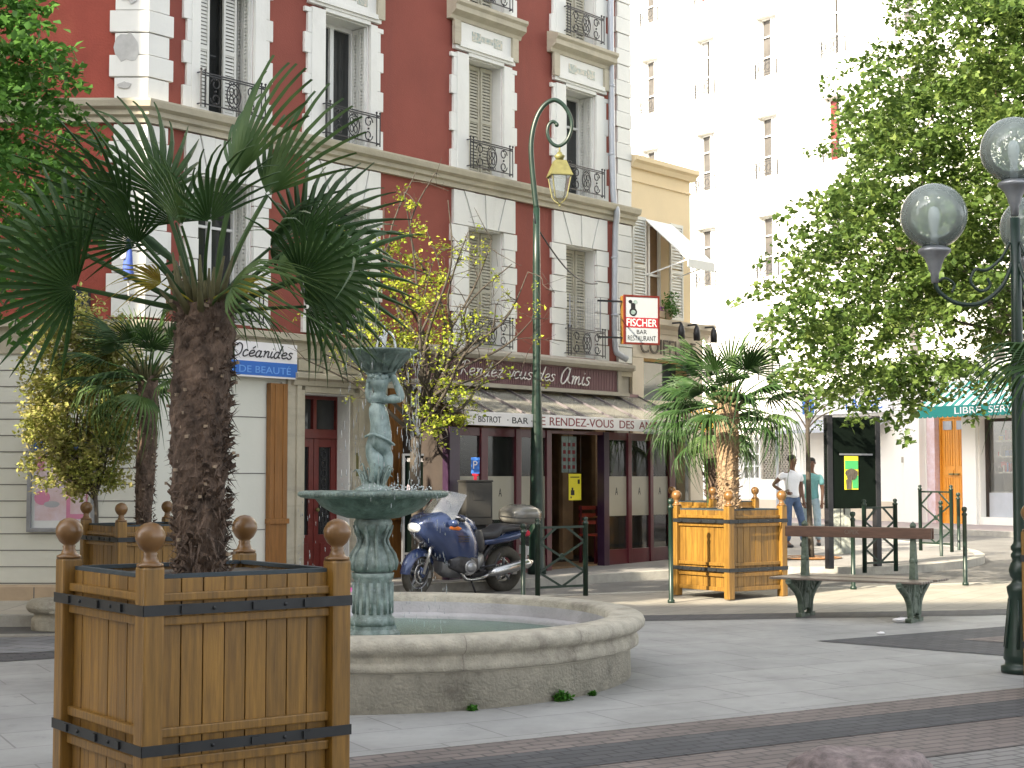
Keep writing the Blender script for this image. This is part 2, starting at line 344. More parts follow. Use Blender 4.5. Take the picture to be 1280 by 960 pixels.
    def torus(s, c, axis, Rr, r, n=28, k=8, sz=1):
        c = Vector(c); ax = Vector(axis).normalized(); a = ax.orthogonal().normalized(); b = ax.cross(a); vs = []
        for i in range(n):
            t = 2*math.pi*i/n; d = a*math.cos(t)+b*math.sin(t)
            for j in range(k):
                q = 2*math.pi*j/k; vs.append(c+d*(Rr+r*math.cos(q))+ax*r*math.sin(q)*sz)
        return s.add(vs, [(i*k+j, ((i+1) % n)*k+j, ((i+1) % n)*k+(j+1) % k, i*k+(j+1) % k) for i in range(n) for j in range(k)], True)
    def loft(s, secs, n=20, e=2.6):   # sections (x, yc, zc, hy, hz)
        vs = []
        for x, yc, zc, hy, hz in secs:
            for k in range(n):
                a = 2*math.pi*k/n; ca, sa = math.cos(a), math.sin(a)
                vs.append((x, yc+hy*math.copysign(abs(ca)**(2/e), ca), zc+hz*math.copysign(abs(sa)**(2/e), sa)))
        m = len(secs)
        s.add(vs, [(i*n+k, i*n+(k+1) % n, (i+1)*n+(k+1) % n, (i+1)*n+k) for i in range(m-1) for k in range(n)], True)
        b = len(s.v)-len(vs); s.f.append([b+k for k in range(n-1, -1, -1)]); s.f.append([b+(m-1)*n+k for k in range(n)])
        return s
    def mesh(s, me, mtx=None):
        b = len(s.v); s.v += [(mtx@v.co if mtx else v.co.copy()) for v in me.vertices]
        for p in me.polygons: s.f.append([b+i for i in p.vertices])
        return s
    def merge(s, q):
        b = len(s.v); fb = len(s.f); s.v += q.v; s.smooth |= {fb+i for i in q.smooth}; s.f += [[b+i for i in f] for f in q.f]
        return s
    def xf(s, mtx): s.v = [mtx@v for v in s.v]; return s
    def build(s, name, m, parent=None, bevel=0, recalc=True):
        off = rootloc(parent) if parent is not None else Vector((0, 0, 0))
        me = bpy.data.meshes.new(name)
        me.from_pydata([v-off for v in s.v], [], s.f)
        if s.smooth: me.polygons.foreach_set('use_smooth', [i in s.smooth for i in range(len(s.f))])
        if bevel or recalc:
            bm = bmesh.new(); bm.from_mesh(me)
            bmesh.ops.recalc_face_normals(bm, faces=bm.faces)
            if bevel:
                es = [e for e in bm.edges if len(e.link_faces) == 2 and e.calc_face_angle(0) > .6]
                bmesh.ops.bevel(bm, geom=es, offset=bevel, segments=2, affect='EDGES', profile=.6)
            bm.to_mesh(me); bm.free()
        me.update()
        return link(name, me, m, parent)
def smoothpath(pts, k=6):
    pts = [Vector(p) for p in pts]; out = []
    for i in range(len(pts)-1):
        p0 = pts[max(i-1, 0)]; p1 = pts[i]; p2 = pts[i+1]; p3 = pts[min(i+2, len(pts)-1)]
        for j in range(k):
            t = j/k
            out.append(.5*((2*p1)+(p2-p0)*t+(2*p0-5*p1+4*p2-p3)*t*t+(3*p1-p0-3*p2+p3)*t**3))
    out.append(pts[-1]); return out
def smoothpath2(l, k=3):
    return [(v.x, v.y) for v in smoothpath([(a, b, 0) for a, b in l], k)]
def text_mesh(s, w=None, h=1.0, ext=.004, spacing=1.0, align='CENTER'):
    cu = bpy.data.curves.new('t', 'FONT'); cu.body = s; cu.size = 1; cu.extrude = 0; cu.space_character = spacing
    o = bpy.data.objects.new('t', cu); COL.objects.link(o)
    dg = bpy.context.evaluated_depsgraph_get(); me = bpy.data.meshes.new_from_object(o.evaluated_get(dg))
    COL.objects.unlink(o); bpy.data.objects.remove(o)
    xs = [v.co.x for v in me.vertices]; ys = [v.co.y for v in me.vertices]
    x0, x1, y0, y1 = min(xs), max(xs), min(ys), max(ys)
    sy = h/(y1-y0); sx = (w/(x1-x0)) if w else sy
    for v in me.vertices: v.co = Vector(((v.co.x-(x0+x1)/2)*sx, (v.co.y-(y0+y1)/2)*sy, 0))
    bm = bmesh.new(); bm.from_mesh(me)
    r = bmesh.ops.extrude_face_region(bm, geom=bm.faces[:]); bmesh.ops.translate(bm, verts=[e for e in r['geom'] if isinstance(e, bmesh.types.BMVert)], vec=(0, 0, ext))
    bm.to_mesh(me); bm.free()
    return me
GL = {
 'e': (.8, [[(0, .45), (.45, .55), (.6, .8), (.4, 1), (.12, .8), (.08, .35), (.3, .02), (.75, .25)]]),
 'n': (.9, [[(0, .9), (.15, 1), (.18, .7), (.15, 0), (.2, .5), (.4, .95), (.6, .9), (.6, .4), (.65, .05), (.85, .15)]]),
 'd': (.9, [[(.55, .85), (.3, 1), (.05, .6), (.1, .1), (.35, 0), (.56, .6), (.75, 2), (.62, 1.2), (.55, .2), (.8, .1)]]),
 'z': (.75, [[(.05, .95), (.5, .95), (.1, .05), (.65, .08)]]),
 'v': (.7, [[(0, 1), (.12, .7), (.25, 0), (.45, .5), (.55, 1), (.7, .9)]]),
 'o': (.78, [[(.35, 1), (.05, .7), (.08, .2), (.35, 0), (.6, .3), (.58, .8), (.35, 1), (.75, .9)]]),
 'u': (.9, [[(0, 1), (.02, .3), (.2, 0), (.45, .3), (.55, 1), (.52, .3), (.65, 0), (.85, .2)]]),
 's': (.68, [[(.5, .9), (.25, 1), (.08, .75), (.42, .4), (.4, .08), (.15, 0), (0, .15)]]),
 'm': (1.3, [[(0, .9), (.12, 1), (.15, .6), (.13, 0), (.2, .6), (.38, .97), (.5, .8), (.48, 0), (.55, .6), (.75, .97), (.9, .8), (.88, .2), (1, .02), (1.2, .2)]]),
 'i': (.42, [[(.08, 1), (.05, .3), (.2, 0), (.4, .2)], [(.14, 1.4), (.17, 1.45)]]),
 'c': (.72, [[(.55, .85), (.3, 1), (.06, .6), (.12, .1), (.35, 0), (.68, .25)]]),
 'a': (.9, [[(.55, .85), (.3, 1), (.05, .6), (.1, .1), (.35, 0), (.55, .45), (.58, 1), (.55, .2), (.66, 0), (.85, .2)]]),
 'é': (.8, [[(0, .45), (.45, .55), (.6, .8), (.4, 1), (.12, .8), (.08, .35), (.3, .02), (.75, .25)], [(.3, 1.3), (.55, 1.6)]]),
 'L': (1.15, [[(.1, 1.5), (.45, 2), (.5, 1.4), (.25, .4), (0, .05), (.3, .15), (.7, 0), (1.05, .2)]]),
 'R': (1.1, [[(.2, 0), (.3, 1), (.4, 1.9)], [(0, 1.5), (.5, 2), (.95, 1.6), (.6, 1.05), (.3, 1), (.6, .5), (1, 0)]]),
 'A': (1.35, [[(.85, 1.7), (.55, 2), (.12, 1.3), (.1, .3), (.45, 0), (.8, .7), (.95, 1.95), (.9, .5), (1.25, .1)]]),
 'O': (1.2, [[(.5, 2), (.1, 1.5), (.1, .4), (.5, 0), (.95, .5), (.9, 1.6), (.5, 2), (.3, 1.6)]]),
 ' ': (.6, [])}
def script(mb, fr, s, u0, z0, xh, width, d, r, slant=.22):
    tot = sum(GL[c][0] for c in s); k = width/tot; x = 0
    for c in s:
        adv, st = GL[c]
        for p in st:
            q = smoothpath([(a+x, b, 0) for a, b in p], 5)
            mb.tube([fr.p(u0+(v.x+v.y*slant)*k, d, z0+v.y*xh) for v in q], r, 5)
        x += adv
def skin_mesh(joints, edges, sub=2, root=0):
    names = list(joints); idx = {n: i for i, n in enumerate(names)}
    me = bpy.data.meshes.new('sk'); me.from_pydata([joints[n][0] for n in names], [(idx[a], idx[b]) for a, b in edges], [])
    o = bpy.data.objects.new('sk', me); COL.objects.link(o)
    mo = o.modifiers.new('s', 'SKIN'); mo.use_smooth_shade = True; mo.branch_smoothing = .6
    for i, n in enumerate(names):
        r = joints[n][1]; r = r if isinstance(r, tuple) else (r, r)
        me.skin_vertices[0].data[i].radius = r; me.skin_vertices[0].data[i].use_root = (i == root)
    ms = o.modifiers.new('u', 'SUBSURF'); ms.levels = sub; ms.render_levels = sub
    dg = bpy.context.evaluated_depsgraph_get(); out = bpy.data.meshes.new_from_object(o.evaluated_get(dg))
    COL.objects.unlink(o); bpy.data.objects.remove(o)
    return out
def skin_add(mb, joints, edges, sub=2, mtx=None):
    me = skin_mesh(joints, edges, sub); b = len(mb.f); mb.mesh(me, mtx)
    for i in range(b, len(mb.f)): mb.smooth.add(i)
    return mb

def leaf_mesh(name, m, centers, nleaf, spread, size, parent=None, seed=1, flat=.5, droop=0, aspect=.6, clip=None, spray=None):
    """many small folded leaves scattered round cluster centres; centers: Nx3"""
    rs = np.random.RandomState(seed); c = np.repeat(np.array(centers, dtype=float), nleaf, axis=0)
    d = rs.normal(size=c.shape); d /= np.linalg.norm(d, axis=1)[:, None]; d *= (rs.rand(len(c))**.5)[:, None]*spread
    d[:, 2] *= flat; p = c+d
    if spray is not None:      # elongate each cluster into a leafy twig pointing outwards and a little down
        cc = np.array(centers, dtype=float); o = cc-np.array(spray[0]); o[:, 2] *= .35; o /= np.linalg.norm(o, axis=1)[:, None]; o += rs.normal(size=o.shape)*.45; o[:, 2] -= .12; o /= np.linalg.norm(o, axis=1)[:, None]
        t = rs.rand(len(c))*2-1; o = np.repeat(o, nleaf, axis=0); th = (1.15-.5*np.abs(t))[:, None]
        p = c+o*(t*spray[1])[:, None]+d*th; p[:, 2] -= .10*spray[1]*(t+1)**2
    if clip is not None: p = p[clip(p)]
    n = len(p); s = size*(.6+.8*rs.rand(n))
    a = rs.normal(size=(n, 3)); a[:, 2] = a[:, 2]*.6-droop; a /= np.linalg.norm(a, axis=1)[:, None]
    up = rs.normal(size=(n, 3))*.55+np.array([0, 0, 1.0]); b = np.cross(a, up); b /= np.linalg.norm(b, axis=1)[:, None]
    nn = np.cross(b, a)
    L = a*s[:, None]; W = b*(s*aspect*.5)[:, None]; fo = nn*(s*.10)[:, None]
    off = np.array(rootloc(parent)) if parent is not None else np.zeros(3)
    base = p-off
    v = np.stack([base, base+L*.45+W+fo, base+L, base+L*.45-W+fo], axis=1).reshape(-1, 3)
    i0 = np.arange(n)*4
    tris = np.stack([i0, i0+1, i0+2, i0, i0+2, i0+3], axis=1).reshape(-1, 3)
    me = bpy.data.meshes.new(name); me.vertices.add(len(v)); me.vertices.foreach_set('co', v.ravel())
    me.loops.add(tris.size); me.loops.foreach_set('vertex_index', tris.ravel().astype(np.int32))
    me.polygons.add(len(tris)); me.polygons.foreach_set('loop_start', np.arange(0, tris.size, 3, dtype=np.int32))
    try: me.polygons.foreach_set('loop_total', np.full(len(tris), 3, dtype=np.int32))
    except Exception: pass
    at_ = me.attributes.new('rnd', 'FLOAT', 'POINT'); cl = np.repeat(rs.rand(len(centers)), nleaf)
    if clip is not None: cl = np.resize(cl, n)
    r = np.clip(.55*rs.rand(n)+.45*cl[:n], 0, 1); at_.data.foreach_set('value', np.repeat(r, 4).astype(np.float32))
    me.update(); me.validate()
    return link(name, me, m, parent)
# ================================================================== SETTING
def sheet(name, poly, h, m, sub=0):
    mb = MB(); n = len(poly); mb.add([(x, y, g(x, y)+h) for x, y in poly], [tuple(range(n))])
    o = mb.build(name, m, recalc=False); o['kind'] = 'structure'; return o
sheet('ground', [(-150, -120), (250, -120), (250, 250), (-150, 250)], 0, 'asphalt')
# square (pale slabs, bordered by small pavers)
kin = [(-30, 15.2), (-4.6, 14.85), (-3.4, 15.6), (-2.0, 17.3), (0.2, 18.15), (1.54, 18.05), (5.2, 18.35), (9.5, 19.2), (30, 22)]
kout = [(-30, 16.6), (-5, 16.5), (-3.6, 17.2), (-2.4, 19.2), (-1.5, 20.5), (0.1, 20.75), (1.2, 21.1), (2.6, 21.5), (4.8, 21.9), (6.6, 22.4), (9.5, 23.2), (30, 28)]
sheet('square_border_paving', kout+[(30, -40), (-30, -40)], .004, 'sun_slab')
sheet('square_paving', kin+[(30, -40), (-30, -40)], .008, 'slab')
def strip(name, a, off0, off1, h, m):
    vs = []; fs = []
    for i, (x, y) in enumerate(a):
        t = Vector(a[min(i+1, len(a)-1)])-Vector(a[max(i-1, 0)]); t.normalize(); nx, ny = -t.y, t.x
        for o in (off0, off1):
            X, Y = x+nx*o, y+ny*o; vs.append((X, Y, g(X, Y)+h))
    for i in range(len(a)-1): fs.append((2*i, 2*i+1, 2*i+3, 2*i+2))
    o = MB().add(vs, fs).build(name, m, recalc=False)
    bm = bmesh.new(); bm.from_mesh(o.data); bmesh.ops.recalc_face_normals(bm, faces=bm.faces)
    if sum(f.normal.z for f in bm.faces) < 0: bmesh.ops.reverse_faces(bm, faces=bm.faces)
    bm.to_mesh(o.data); bm.free(); o['kind'] = 'structure'; return o
strip('dark_paving_band', kin, -.62, 0, .012, 'paverdark')
sheet('block_paving', [(-30, 15.25), (-4.6, 14.9), (-3.4, 15.65), (-2.2, 17.1), (-2.7, 18.3), (-3.8, 16.9), (-5, 16.25), (-30, 16.35)], .011, 'cobble')
# foreground bands, running at 28 degrees
bd = Vector((math.cos(R(28.3)), math.sin(R(28.3)))); bn = Vector((bd.y, -bd.x)); b0 = Vector((-.99, 9.46))
def fband(name, o0, o1, h, m):
    q = [b0-bd*30+bn*o1, b0+bd*40+bn*o1, b0+bd*40+bn*o0, b0-bd*30+bn*o0]
    return sheet(name, [tuple(v) for v in q], h, m)
fband('paved_street', 0, 30, .012, 'paver2')
fband('brown_paver_band', 0, 1.75, .016, 'paver')
fband('dark_paver_band', .42, .98, .020, 'paverdark')
# wedge of brown pavers edged dark
wd = [(2.97, 15.35), (14, 9.5), (14, 24.0)]
w0 = Vector((2.97, 15.35)); wa = Vector((4.57, 13.95)); wb = Vector((5.56, 16.75))
wA = w0+(wa-w0)*7; wB = w0+(wb-w0)*5
sheet('dark_paving_wedge', [tuple(w0), tuple(wA), tuple(wB)], .013, 'paverdark')
wi = w0+((wa-w0)+(wb-w0))*.34
sheet('brown_paving_wedge', [tuple(wi), tuple(wi+(wa-w0)*6), tuple(wi+(wb-w0)*4.3)], .017, 'paver')
# kerbs
def kerb(name, line, w, z0, z1):
    vs = []; fs = []
    for i, (x, y) in enumerate(line):
        t = (Vector(line[min(i+1, len(line)-1)])-Vector(line[max(i-1, 0)])).normalized(); nx, ny = -t.y, t.x
        for o, z in ((-w/2, z0), (-w/2, z1), (w/2, z1), (w/2, z0)):
            X, Y = x+nx*o, y+ny*o; vs.append((X, Y, g(X, Y)+z))
    for i in range(len(line)-1):
        for k in range(4): fs.append((4*i+k, 4*i+(k+1) % 4, 4*i+4+(k+1) % 4, 4*i+4+k))
    o = MB().add(vs, fs).build(name, 'kerb'); o['kind'] = 'structure'; return o
def sm2(l, k=6): return [(v.x, v.y) for v in smoothpath([(a, b, 0) for a, b in l], k)]
kerb('square_kerb', sm2(kout, 4), .16, -.05, .012)
kc = [(-30, 17.6), (-5.5, 17.5), (-4.0, 17.75), (-2.7, 19.2), (-1.6, 21.3), (-.4, 21.95), (.46, 22.5), (2.38, 23.86), (4.2, 24.3), (5.6, 24.35), (6.6, 24.9), (7.7, 26.2), (8.25, 27.8), (8.3, 30), (7.3, 36), (4, 60)]
sheet('sidewalk', sm2(kc, 4)+[(-40, 60), (-40, 17.6)], .12, 'sidewalk')
sheet('light_sidewalk', [(-30, 17.62), (-5.5, 17.55), (-4.1, 17.8), (-3.2, 18.75), (-3.9, 19.6), (-30, 19.6)], .124, 'sidewalkL')
kerb('sidewalk_kerb', sm2(kc, 4), .17, -.05, .126)
# far pavement along the white building and the crossing
fw = [WF.p(-8, 0, 0), WF.p(30, 0, 0), WF.p(30, 2.6, 0), WF.p(-2, 2.6, 0), WF.p(-8, 2.6, 0)]
sheet('far_sidewalk', [(v.x, v.y) for v in fw], .12, 'pinkwalk')
kerb('far_kerb', [tuple(WF.p(u, 2.68, 0).xy) for u in (-8, 0, 10, 20, 30)], .17, -.05, .124)
for i in range(7):
    a = WF.p(7.6, 4.0+i*.95, 0); b = WF.p(12.6, 4.0+i*.95, 0); c = WF.p(12.6, 4.45+i*.95, 0); d = WF.p(7.6, 4.45+i*.95, 0)
    sheet('crossing_stripe', [tuple(q.xy) for q in (a, d, c, b)], .004, 'paintw')

# ================================================================== RED BUILDING
def holes_wall(mb, fr, u0, u1, z0, z1, holes, depth):
    us = sorted(set([u0, u1]+[h[0] for h in holes]+[h[1] for h in holes])); zs = sorted(set([z0, z1]+[h[2] for h in holes]+[h[3] for h in holes]))
    us = [u for u in us if u0 <= u <= u1]; zs = [z for z in zs if z0 <= z <= z1]
    for a, b in zip(us[:-1], us[1:]):
        for c, d in zip(zs[:-1], zs[1:]):
            uc, zc = (a+b)/2, (c+d)/2
            if any(h[0] < uc < h[1] and h[2] < zc < h[3] for h in holes): continue
            mb.add([fr.p(a, 0, c), fr.p(b, 0, c), fr.p(b, 0, d), fr.p(a, 0, d)], [(0, 1, 2, 3)])
    for a, b, c, d in holes:
        mb.add([fr.p(a, 0, c), fr.p(a, -depth, c), fr.p(a, -depth, d), fr.p(a, 0, d)], [(0, 1, 2, 3)])
        mb.add([fr.p(b, 0, c), fr.p(b, 0, d), fr.p(b, -depth, d), fr.p(b, -depth, c)], [(0, 1, 2, 3)])
        mb.add([fr.p(a, 0, c), fr.p(b, 0, c), fr.p(b, -depth, c), fr.p(a, -depth, c)], [(0, 1, 2, 3)])
        mb.add([fr.p(a, 0, d), fr.p(a, -depth, d), fr.p(b, -depth, d), fr.p(b, 0, d)], [(0, 1, 2, 3)])
RB = thing('red_building', 'red rendered corner apartment house with white toothed stone window surrounds and iron window guards', 'building', (-4.6, 19.4, 0))
UEND = 10.35
cols = [(.80, 1.72), (3.01, 3.90), (6.05, 6.90), (8.51, 9.36)]
sur = [(.56, 2.01), (2.65, 4.14), (5.68, 7.20), (8.15, 9.68)]
F1 = (3.62, 5.50); F2 = (6.38, 8.17); F3 = (9.06, 10.9)
rooms = [(a, b, *f) for (a, b) in cols for f in (F1, F2, F3)]
mb = MB(); holes_wall(mb, MF, 0, UEND, 3.5, 12.2, rooms, .04); mb.build('wall', 'red', RB, recalc=False)
mb = MB(); holes_wall(mb, LF, -11, 0, 3.5, 12.2, [], .04); mb.build('side_wall', 'redL', RB, recalc=False)
mb = MB()   # backs and ends so that the house is a solid
a, b = LF.p(-11, 0, 0), MF.p(UEND, 0, 0); c, d = Vector((b.x-6, b.y+6, 0)), Vector((a.x, a.y+16, 0))
for p, q in ((b, c), (c, d), (d, a)): mb.add([(p.x, p.y, -.6), (q.x, q.y, -.6), (q.x, q.y, 12.2), (p.x, p.y, 12.2)], [(0, 1, 2, 3)])
mb.build('rear_wall', 'ochre', RB, recalc=False)
mb = MB(); e = MF.p(0, 0, 0); pl = [a, e, b, c, d]
ins = [Vector(((v.x-(-7))*.86-7, (v.y-26)*.86+26, 0)) for v in pl]
for i in range(5):
    j = (i+1) % 5; mb.add([(pl[i].x, pl[i].y, 12.2), (pl[j].x, pl[j].y, 12.2), (ins[j].x, ins[j].y, 14.4), (ins[i].x, ins[i].y, 14.4)], [(0, 1, 2, 3)])
mb.add([(v.x, v.y, 14.4) for v in ins], [(0, 1, 2, 3, 4)]); mb.build('roof', 'zinc', RB)
# cornices wrap the corner: profiles run on both faces, mitred by overlap of proud returns
def wrap(name, prof, m, uend=UEND, uleft=-11):
    mb = MB(); n = len(prof)
    bis = (MF.N+LF.N).normalized(); kk = 1/bis.dot(MF.N)
    ring = lambda fn: [fn(d, z) for d, z in prof]
    r0 = ring(lambda d, z: LF.p(uleft, d, z)); r1 = ring(lambda d, z: MF.o+bis*(d*kk)+Vector((0, 0, z))); r2 = ring(lambda d, z: MF.p(uend, d, z))
    vs = r0+r1+r2; fs = [(s*n+i, s*n+(i+1) % n, (s+1)*n+(i+1) % n, (s+1)*n+i) for s in (0, 1) for i in range(n)]
    fs += [tuple(range(n)), tuple(range(3*n-1, 2*n-1, -1))]
    mb.add(vs, fs); return mb.build(name, m, RB)
wrap('string_course', [(-.05, 6.05), (.07, 6.05), (.07, 6.12), (.12, 6.14), (.12, 6.20), (.19, 6.23), (.21, 6.30), (.21, 6.325), (-.05, 6.345)], 'beige', UEND+.12)
wrap('ledge', [(-.05, 3.36), (.06, 3.36), (.06, 3.44), (.15, 3.47), (.15, 3.55), (-.05, 3.585)], 'beige')
wrap('eaves_cornice', [(-.05, 11.7), (.1, 11.7), (.14, 11.9), (.4, 12.0), (.42, 12.2), (-.05, 12.25)], 'beige', UEND+.12)
# quoins
mb = MB(); pt = MB()
bis = (MF.N+LF.N).normalized(); kk = 1/bis.dot(MF.N)
def quoin(z0, z1, wl, wr, d):
    c0 = MF.o+bis*(d*kk); A = LF.p(-wl, d, 0); B = MF.p(wr, d, 0); A0 = LF.p(-wl, -.02, 0); B0 = MF.p(wr, -.02, 0); C0_ = MF.o-bis*.02
    vs = [(v.x, v.y, z) for z in (z0, z1) for v in (A, c0, B, B0, C0_, A0)]
    mb.add(vs, [(0, 1, 7, 6), (1, 2, 8, 7), (2, 3, 9, 8), (3, 4, 10, 9), (4, 5, 11, 10), (5, 0, 6, 11), (6, 7, 8, 9, 10, 11), (5, 4, 3, 2, 1, 0)])
def stack(z0, z1, step, wl, wr, gap=.012):
    z = z0; k = 0
    while z < z1-.05:
        t = min(z+step, z1); dl = .06 if k % 2 else 0
        quoin(z, t-gap, wl+dl*1.1, wr+dl, .05+.012*(k % 2)); z = t; k += 1
stack(3.6, 6.04, .278, .40, .30); mb.build('corner_quoins', 'white', RB, .006); mb = MB(); stack(6.35, 11.68, .285, .40, .30); mb.build('corner_quoins', 'white', RB, .006)
for zr in ((3.6, 6.04), (6.35, 11.68)):
    z = zr[0]; k = 0; mb = MB()
    while z < zr[1]-.05:
        t = min(z+.28, zr[1]); mb.fbox(MF, UEND-.37-(.05 if k % 2 else 0), UEND+.03, -.02, .05+.012*(k % 2), z, t-.012); z = t; k += 1
    mb.build('corner_quoins', 'white', RB, .006)
rs = random.Random(3)
for (u, z, w, h) in [(-.25, 7.0, .34, .42), (-.2, 7.75, .30, .36), (-.27, 6.52, .18, .1)]:   # render fallen off the quoins
    n = 16; pt.fpoly(LF, [(u+math.cos(t*2*math.pi/n)*w/2*rs.uniform(.7, 1.1), z+math.sin(t*2*math.pi/n)*h/2*rs.uniform(.7, 1.1)) for t in range(n)], .055, .067); pt.build('bare_patch', 'patch', RB); pt = MB()
# window surrounds
for i, ((a, b), (s0, s1)) in enumerate(zip(cols, sur)):
    mb = MB()
    # first storey: rusticated jambs + splayed flat arch
    z = 3.6; k = 0
    while z < 5.42:
        t = min(z+.272, 5.5); e = .055 if k % 2 == 0 else 0; dd = .05+.012*(k % 2)
        mb.fbox(MF, s0-e+.03, a-.002, -.02, dd, z, t-.012); mb.fbox(MF, b+.002, s1+e-.03, -.02, dd, z, t-.012); z = t; k += 1
    zt = 6.03; n = 6; um = (a+b)/2
    tops = [s0+.02+(s1-s0-.04)*j/n for j in range(n+1)]; bots = [a+(b-a)*j/n for j in range(n+1)]
    for j in range(n):
        dd = .062 if j % 2 else .05
        mb.fpoly(MF, [(bots[j]+.006, 5.5), (bots[j+1]-.006, 5.5), (tops[j+1]-.006-(.1 if j in (0,) else 0), zt), (tops[j]+.006, zt)] if 0 < j < n-1 else
                 ([(s0+.03, 5.5), (bots[1]-.006, 5.5), (tops[1]-.006, zt), (s0+.03, zt)] if j == 0 else [(bots[n-1]+.006, 5.5), (s1-.03, 5.5), (s1-.03, zt), (tops[n-1]+.006, zt)]), -.02, dd)
    mb.build('window_surround', 'white', RB, .004)
    for (zs, zh, zc) in ((6.36, 8.17, 1), (9.04, 10.9, 1)):
        mb = MB(); frz = MB()
        z = zs; k = 0
        while z < zh-.02:
            t = min(z+.29, zh); e = .06 if k % 2 == 0 else 0
            mb.fbox(MF, s0-e+.03, s0+.10, -.02, .045, z, t-.003); mb.fbox(MF, s1-.10, s1+e-.03, -.02, .045, z, t-.003); z = t; k += 1
        mb.fbox(MF, s0+.10, a-.002, -.02, .055, zs, zh+.02); mb.fbox(MF, b+.002, s1-.10, -.02, .055, zs, zh+.02)
        mb.fbox(MF, a+.001, b-.001, -.02, .053, zh, zh+.06)
        mb.fbox(MF, s0+.04, s1-.04, -.02, .07, zh+.02+.04, zh+.17)     # lintel
        mb.fbox(MF, s0+.12, s1-.12, -.02, .10, zh+.10, zh+.172)
        mb.fbox(MF, s0+.06, s1-.06, -.02, .06, zh+.17, zh+.50)     # frieze
        frz.fbox(MF, um-.36, um-.16, .055, .068, zh+.25, zh+.40); frz.fbox(MF, um+.16, um+.36, .055, .068, zh+.25, zh+.40)
        frz.fbox(MF, um-.14, um+.14, .055, .064, zh+.28, zh+.37)
        so_ = mb.build('window_surround', 'white', RB, .004); frz.build('mosaic_frieze', 'bluetile', so_)
for i, (s0, s1) in enumerate(sur):
    for zh in (8.17, 10.9):
        mb = MB(); mb.fbox(MF, s0-.01, s0+.14, .04, .10, zh+.12, zh+.5); mb.fbox(MF, s1-.14, s1+.01, .04, .10, zh+.12, zh+.5)
        mb.fprofile(MF, s0-.09, s1+.09, [(-.02, zh+.502), (.08, zh+.502), (.10, zh+.56), (.20, zh+.62), (.20, zh+.70), (.24, zh+.74), (.24, zh+.79), (-.02, zh+.86)])
        mb.build('lintel_cornice', 'beige', RB, .004)

def railing(parent, fr, u0, u1, z0, z1, d):
    mb = MB(); r = .009; w = u1-u0; um = (u0+u1)/2; h = z1-z0; P = lambda u, z: fr.p(u, d, z)
    for z in (z0+.03, z1-.03, z1): mb.beam(P(u0, z), P(u1, z), .016, .016)
    for u in (u0, u0+.07, u1-.07, u1): mb.beam(P(u, z0-.01), P(u, z1+.03), .016, .016, (1, 0, 0))
    for u in (u0, u1): mb.beam(fr.p(u, 0, z1), P(u, z1), .014, .014); mb.beam(fr.p(u, 0, z0+.03), P(u, z0+.03), .014, .014)
    for u in (u0, u0+.07, u1-.07, u1): mb.ball(P(u, z1+.04), .018, 8)
    zm = (z0+z1)/2
    mb.tube([P(um+.115*math.cos(t), zm+(h*.36)*math.sin(t)) for t in [i*math.pi/10 for i in range(21)]], r, 5)
    for dz in (-.055, .055):
        for du in (-.038, .038): mb.tube([P(um+du+.034*math.cos(t), zm+dz+.05*math.sin(t)) for t in [i*math.pi/5 for i in range(11)]], r*.9, 5)
    for sgn in (-1, 1):
        for zz, sz in ((zm+h*.22, 1), (zm-h*.22, -1)):
            c = um+sgn*w*.28; pts = []
            for i in range(15):
                t = i/14*3.6*math.pi/1.6; rr = .085*(1-.6*i/14); pts.append(P(c+sgn*rr*math.cos(t), zz+sz*rr*math.sin(t)))
            mb.tube(pts, r, 5)
        for k in range(3):
            mb.ball(P(um+sgn*w*.28, z0+.06+k*(h-.12)/2), .018, 6)
    for k in (-1, 0, 1):
        for zz in (z0+.06, z1-.07): mb.torus(P(um+k*.06, zz), fr.N, .024, .006, 10, 5)
    return mb.build('railing', 'iron', parent)
def louvre(mb, fr, u0, u1, z0, z1, d, slat=.055, sd=-.0):
    for a, b in ((u0, u0+.035), (u1-.035, u1)): mb.fbox(fr, a, b, d-.02, d+.015, z0, z1)
    for a, b in ((z0, z0+.06), (z1-.06, z1), ((z0+z1)/2-.03, (z0+z1)/2+.03)): mb.fbox(fr, u0+.035, u1-.035, d-.02, d+.013, a, b)
    z = z0+.07
    while z < z1-.07:
        if abs(z-(z0+z1)/2) > .04:
            mb.hexa([fr.p(u0+.035, d+.010, z), fr.p(u1-.035, d+.010, z), fr.p(u1-.035, d+.004, z-.004), fr.p(u0+.035, d+.004, z-.004),
                     fr.p(u0+.035, d-.010, z+slat*.8), fr.p(u1-.035, d-.010, z+slat*.8), fr.p(u1-.035, d-.016, z+slat*.8), fr.p(u0+.035, d-.016, z+slat*.8)])
        z += slat
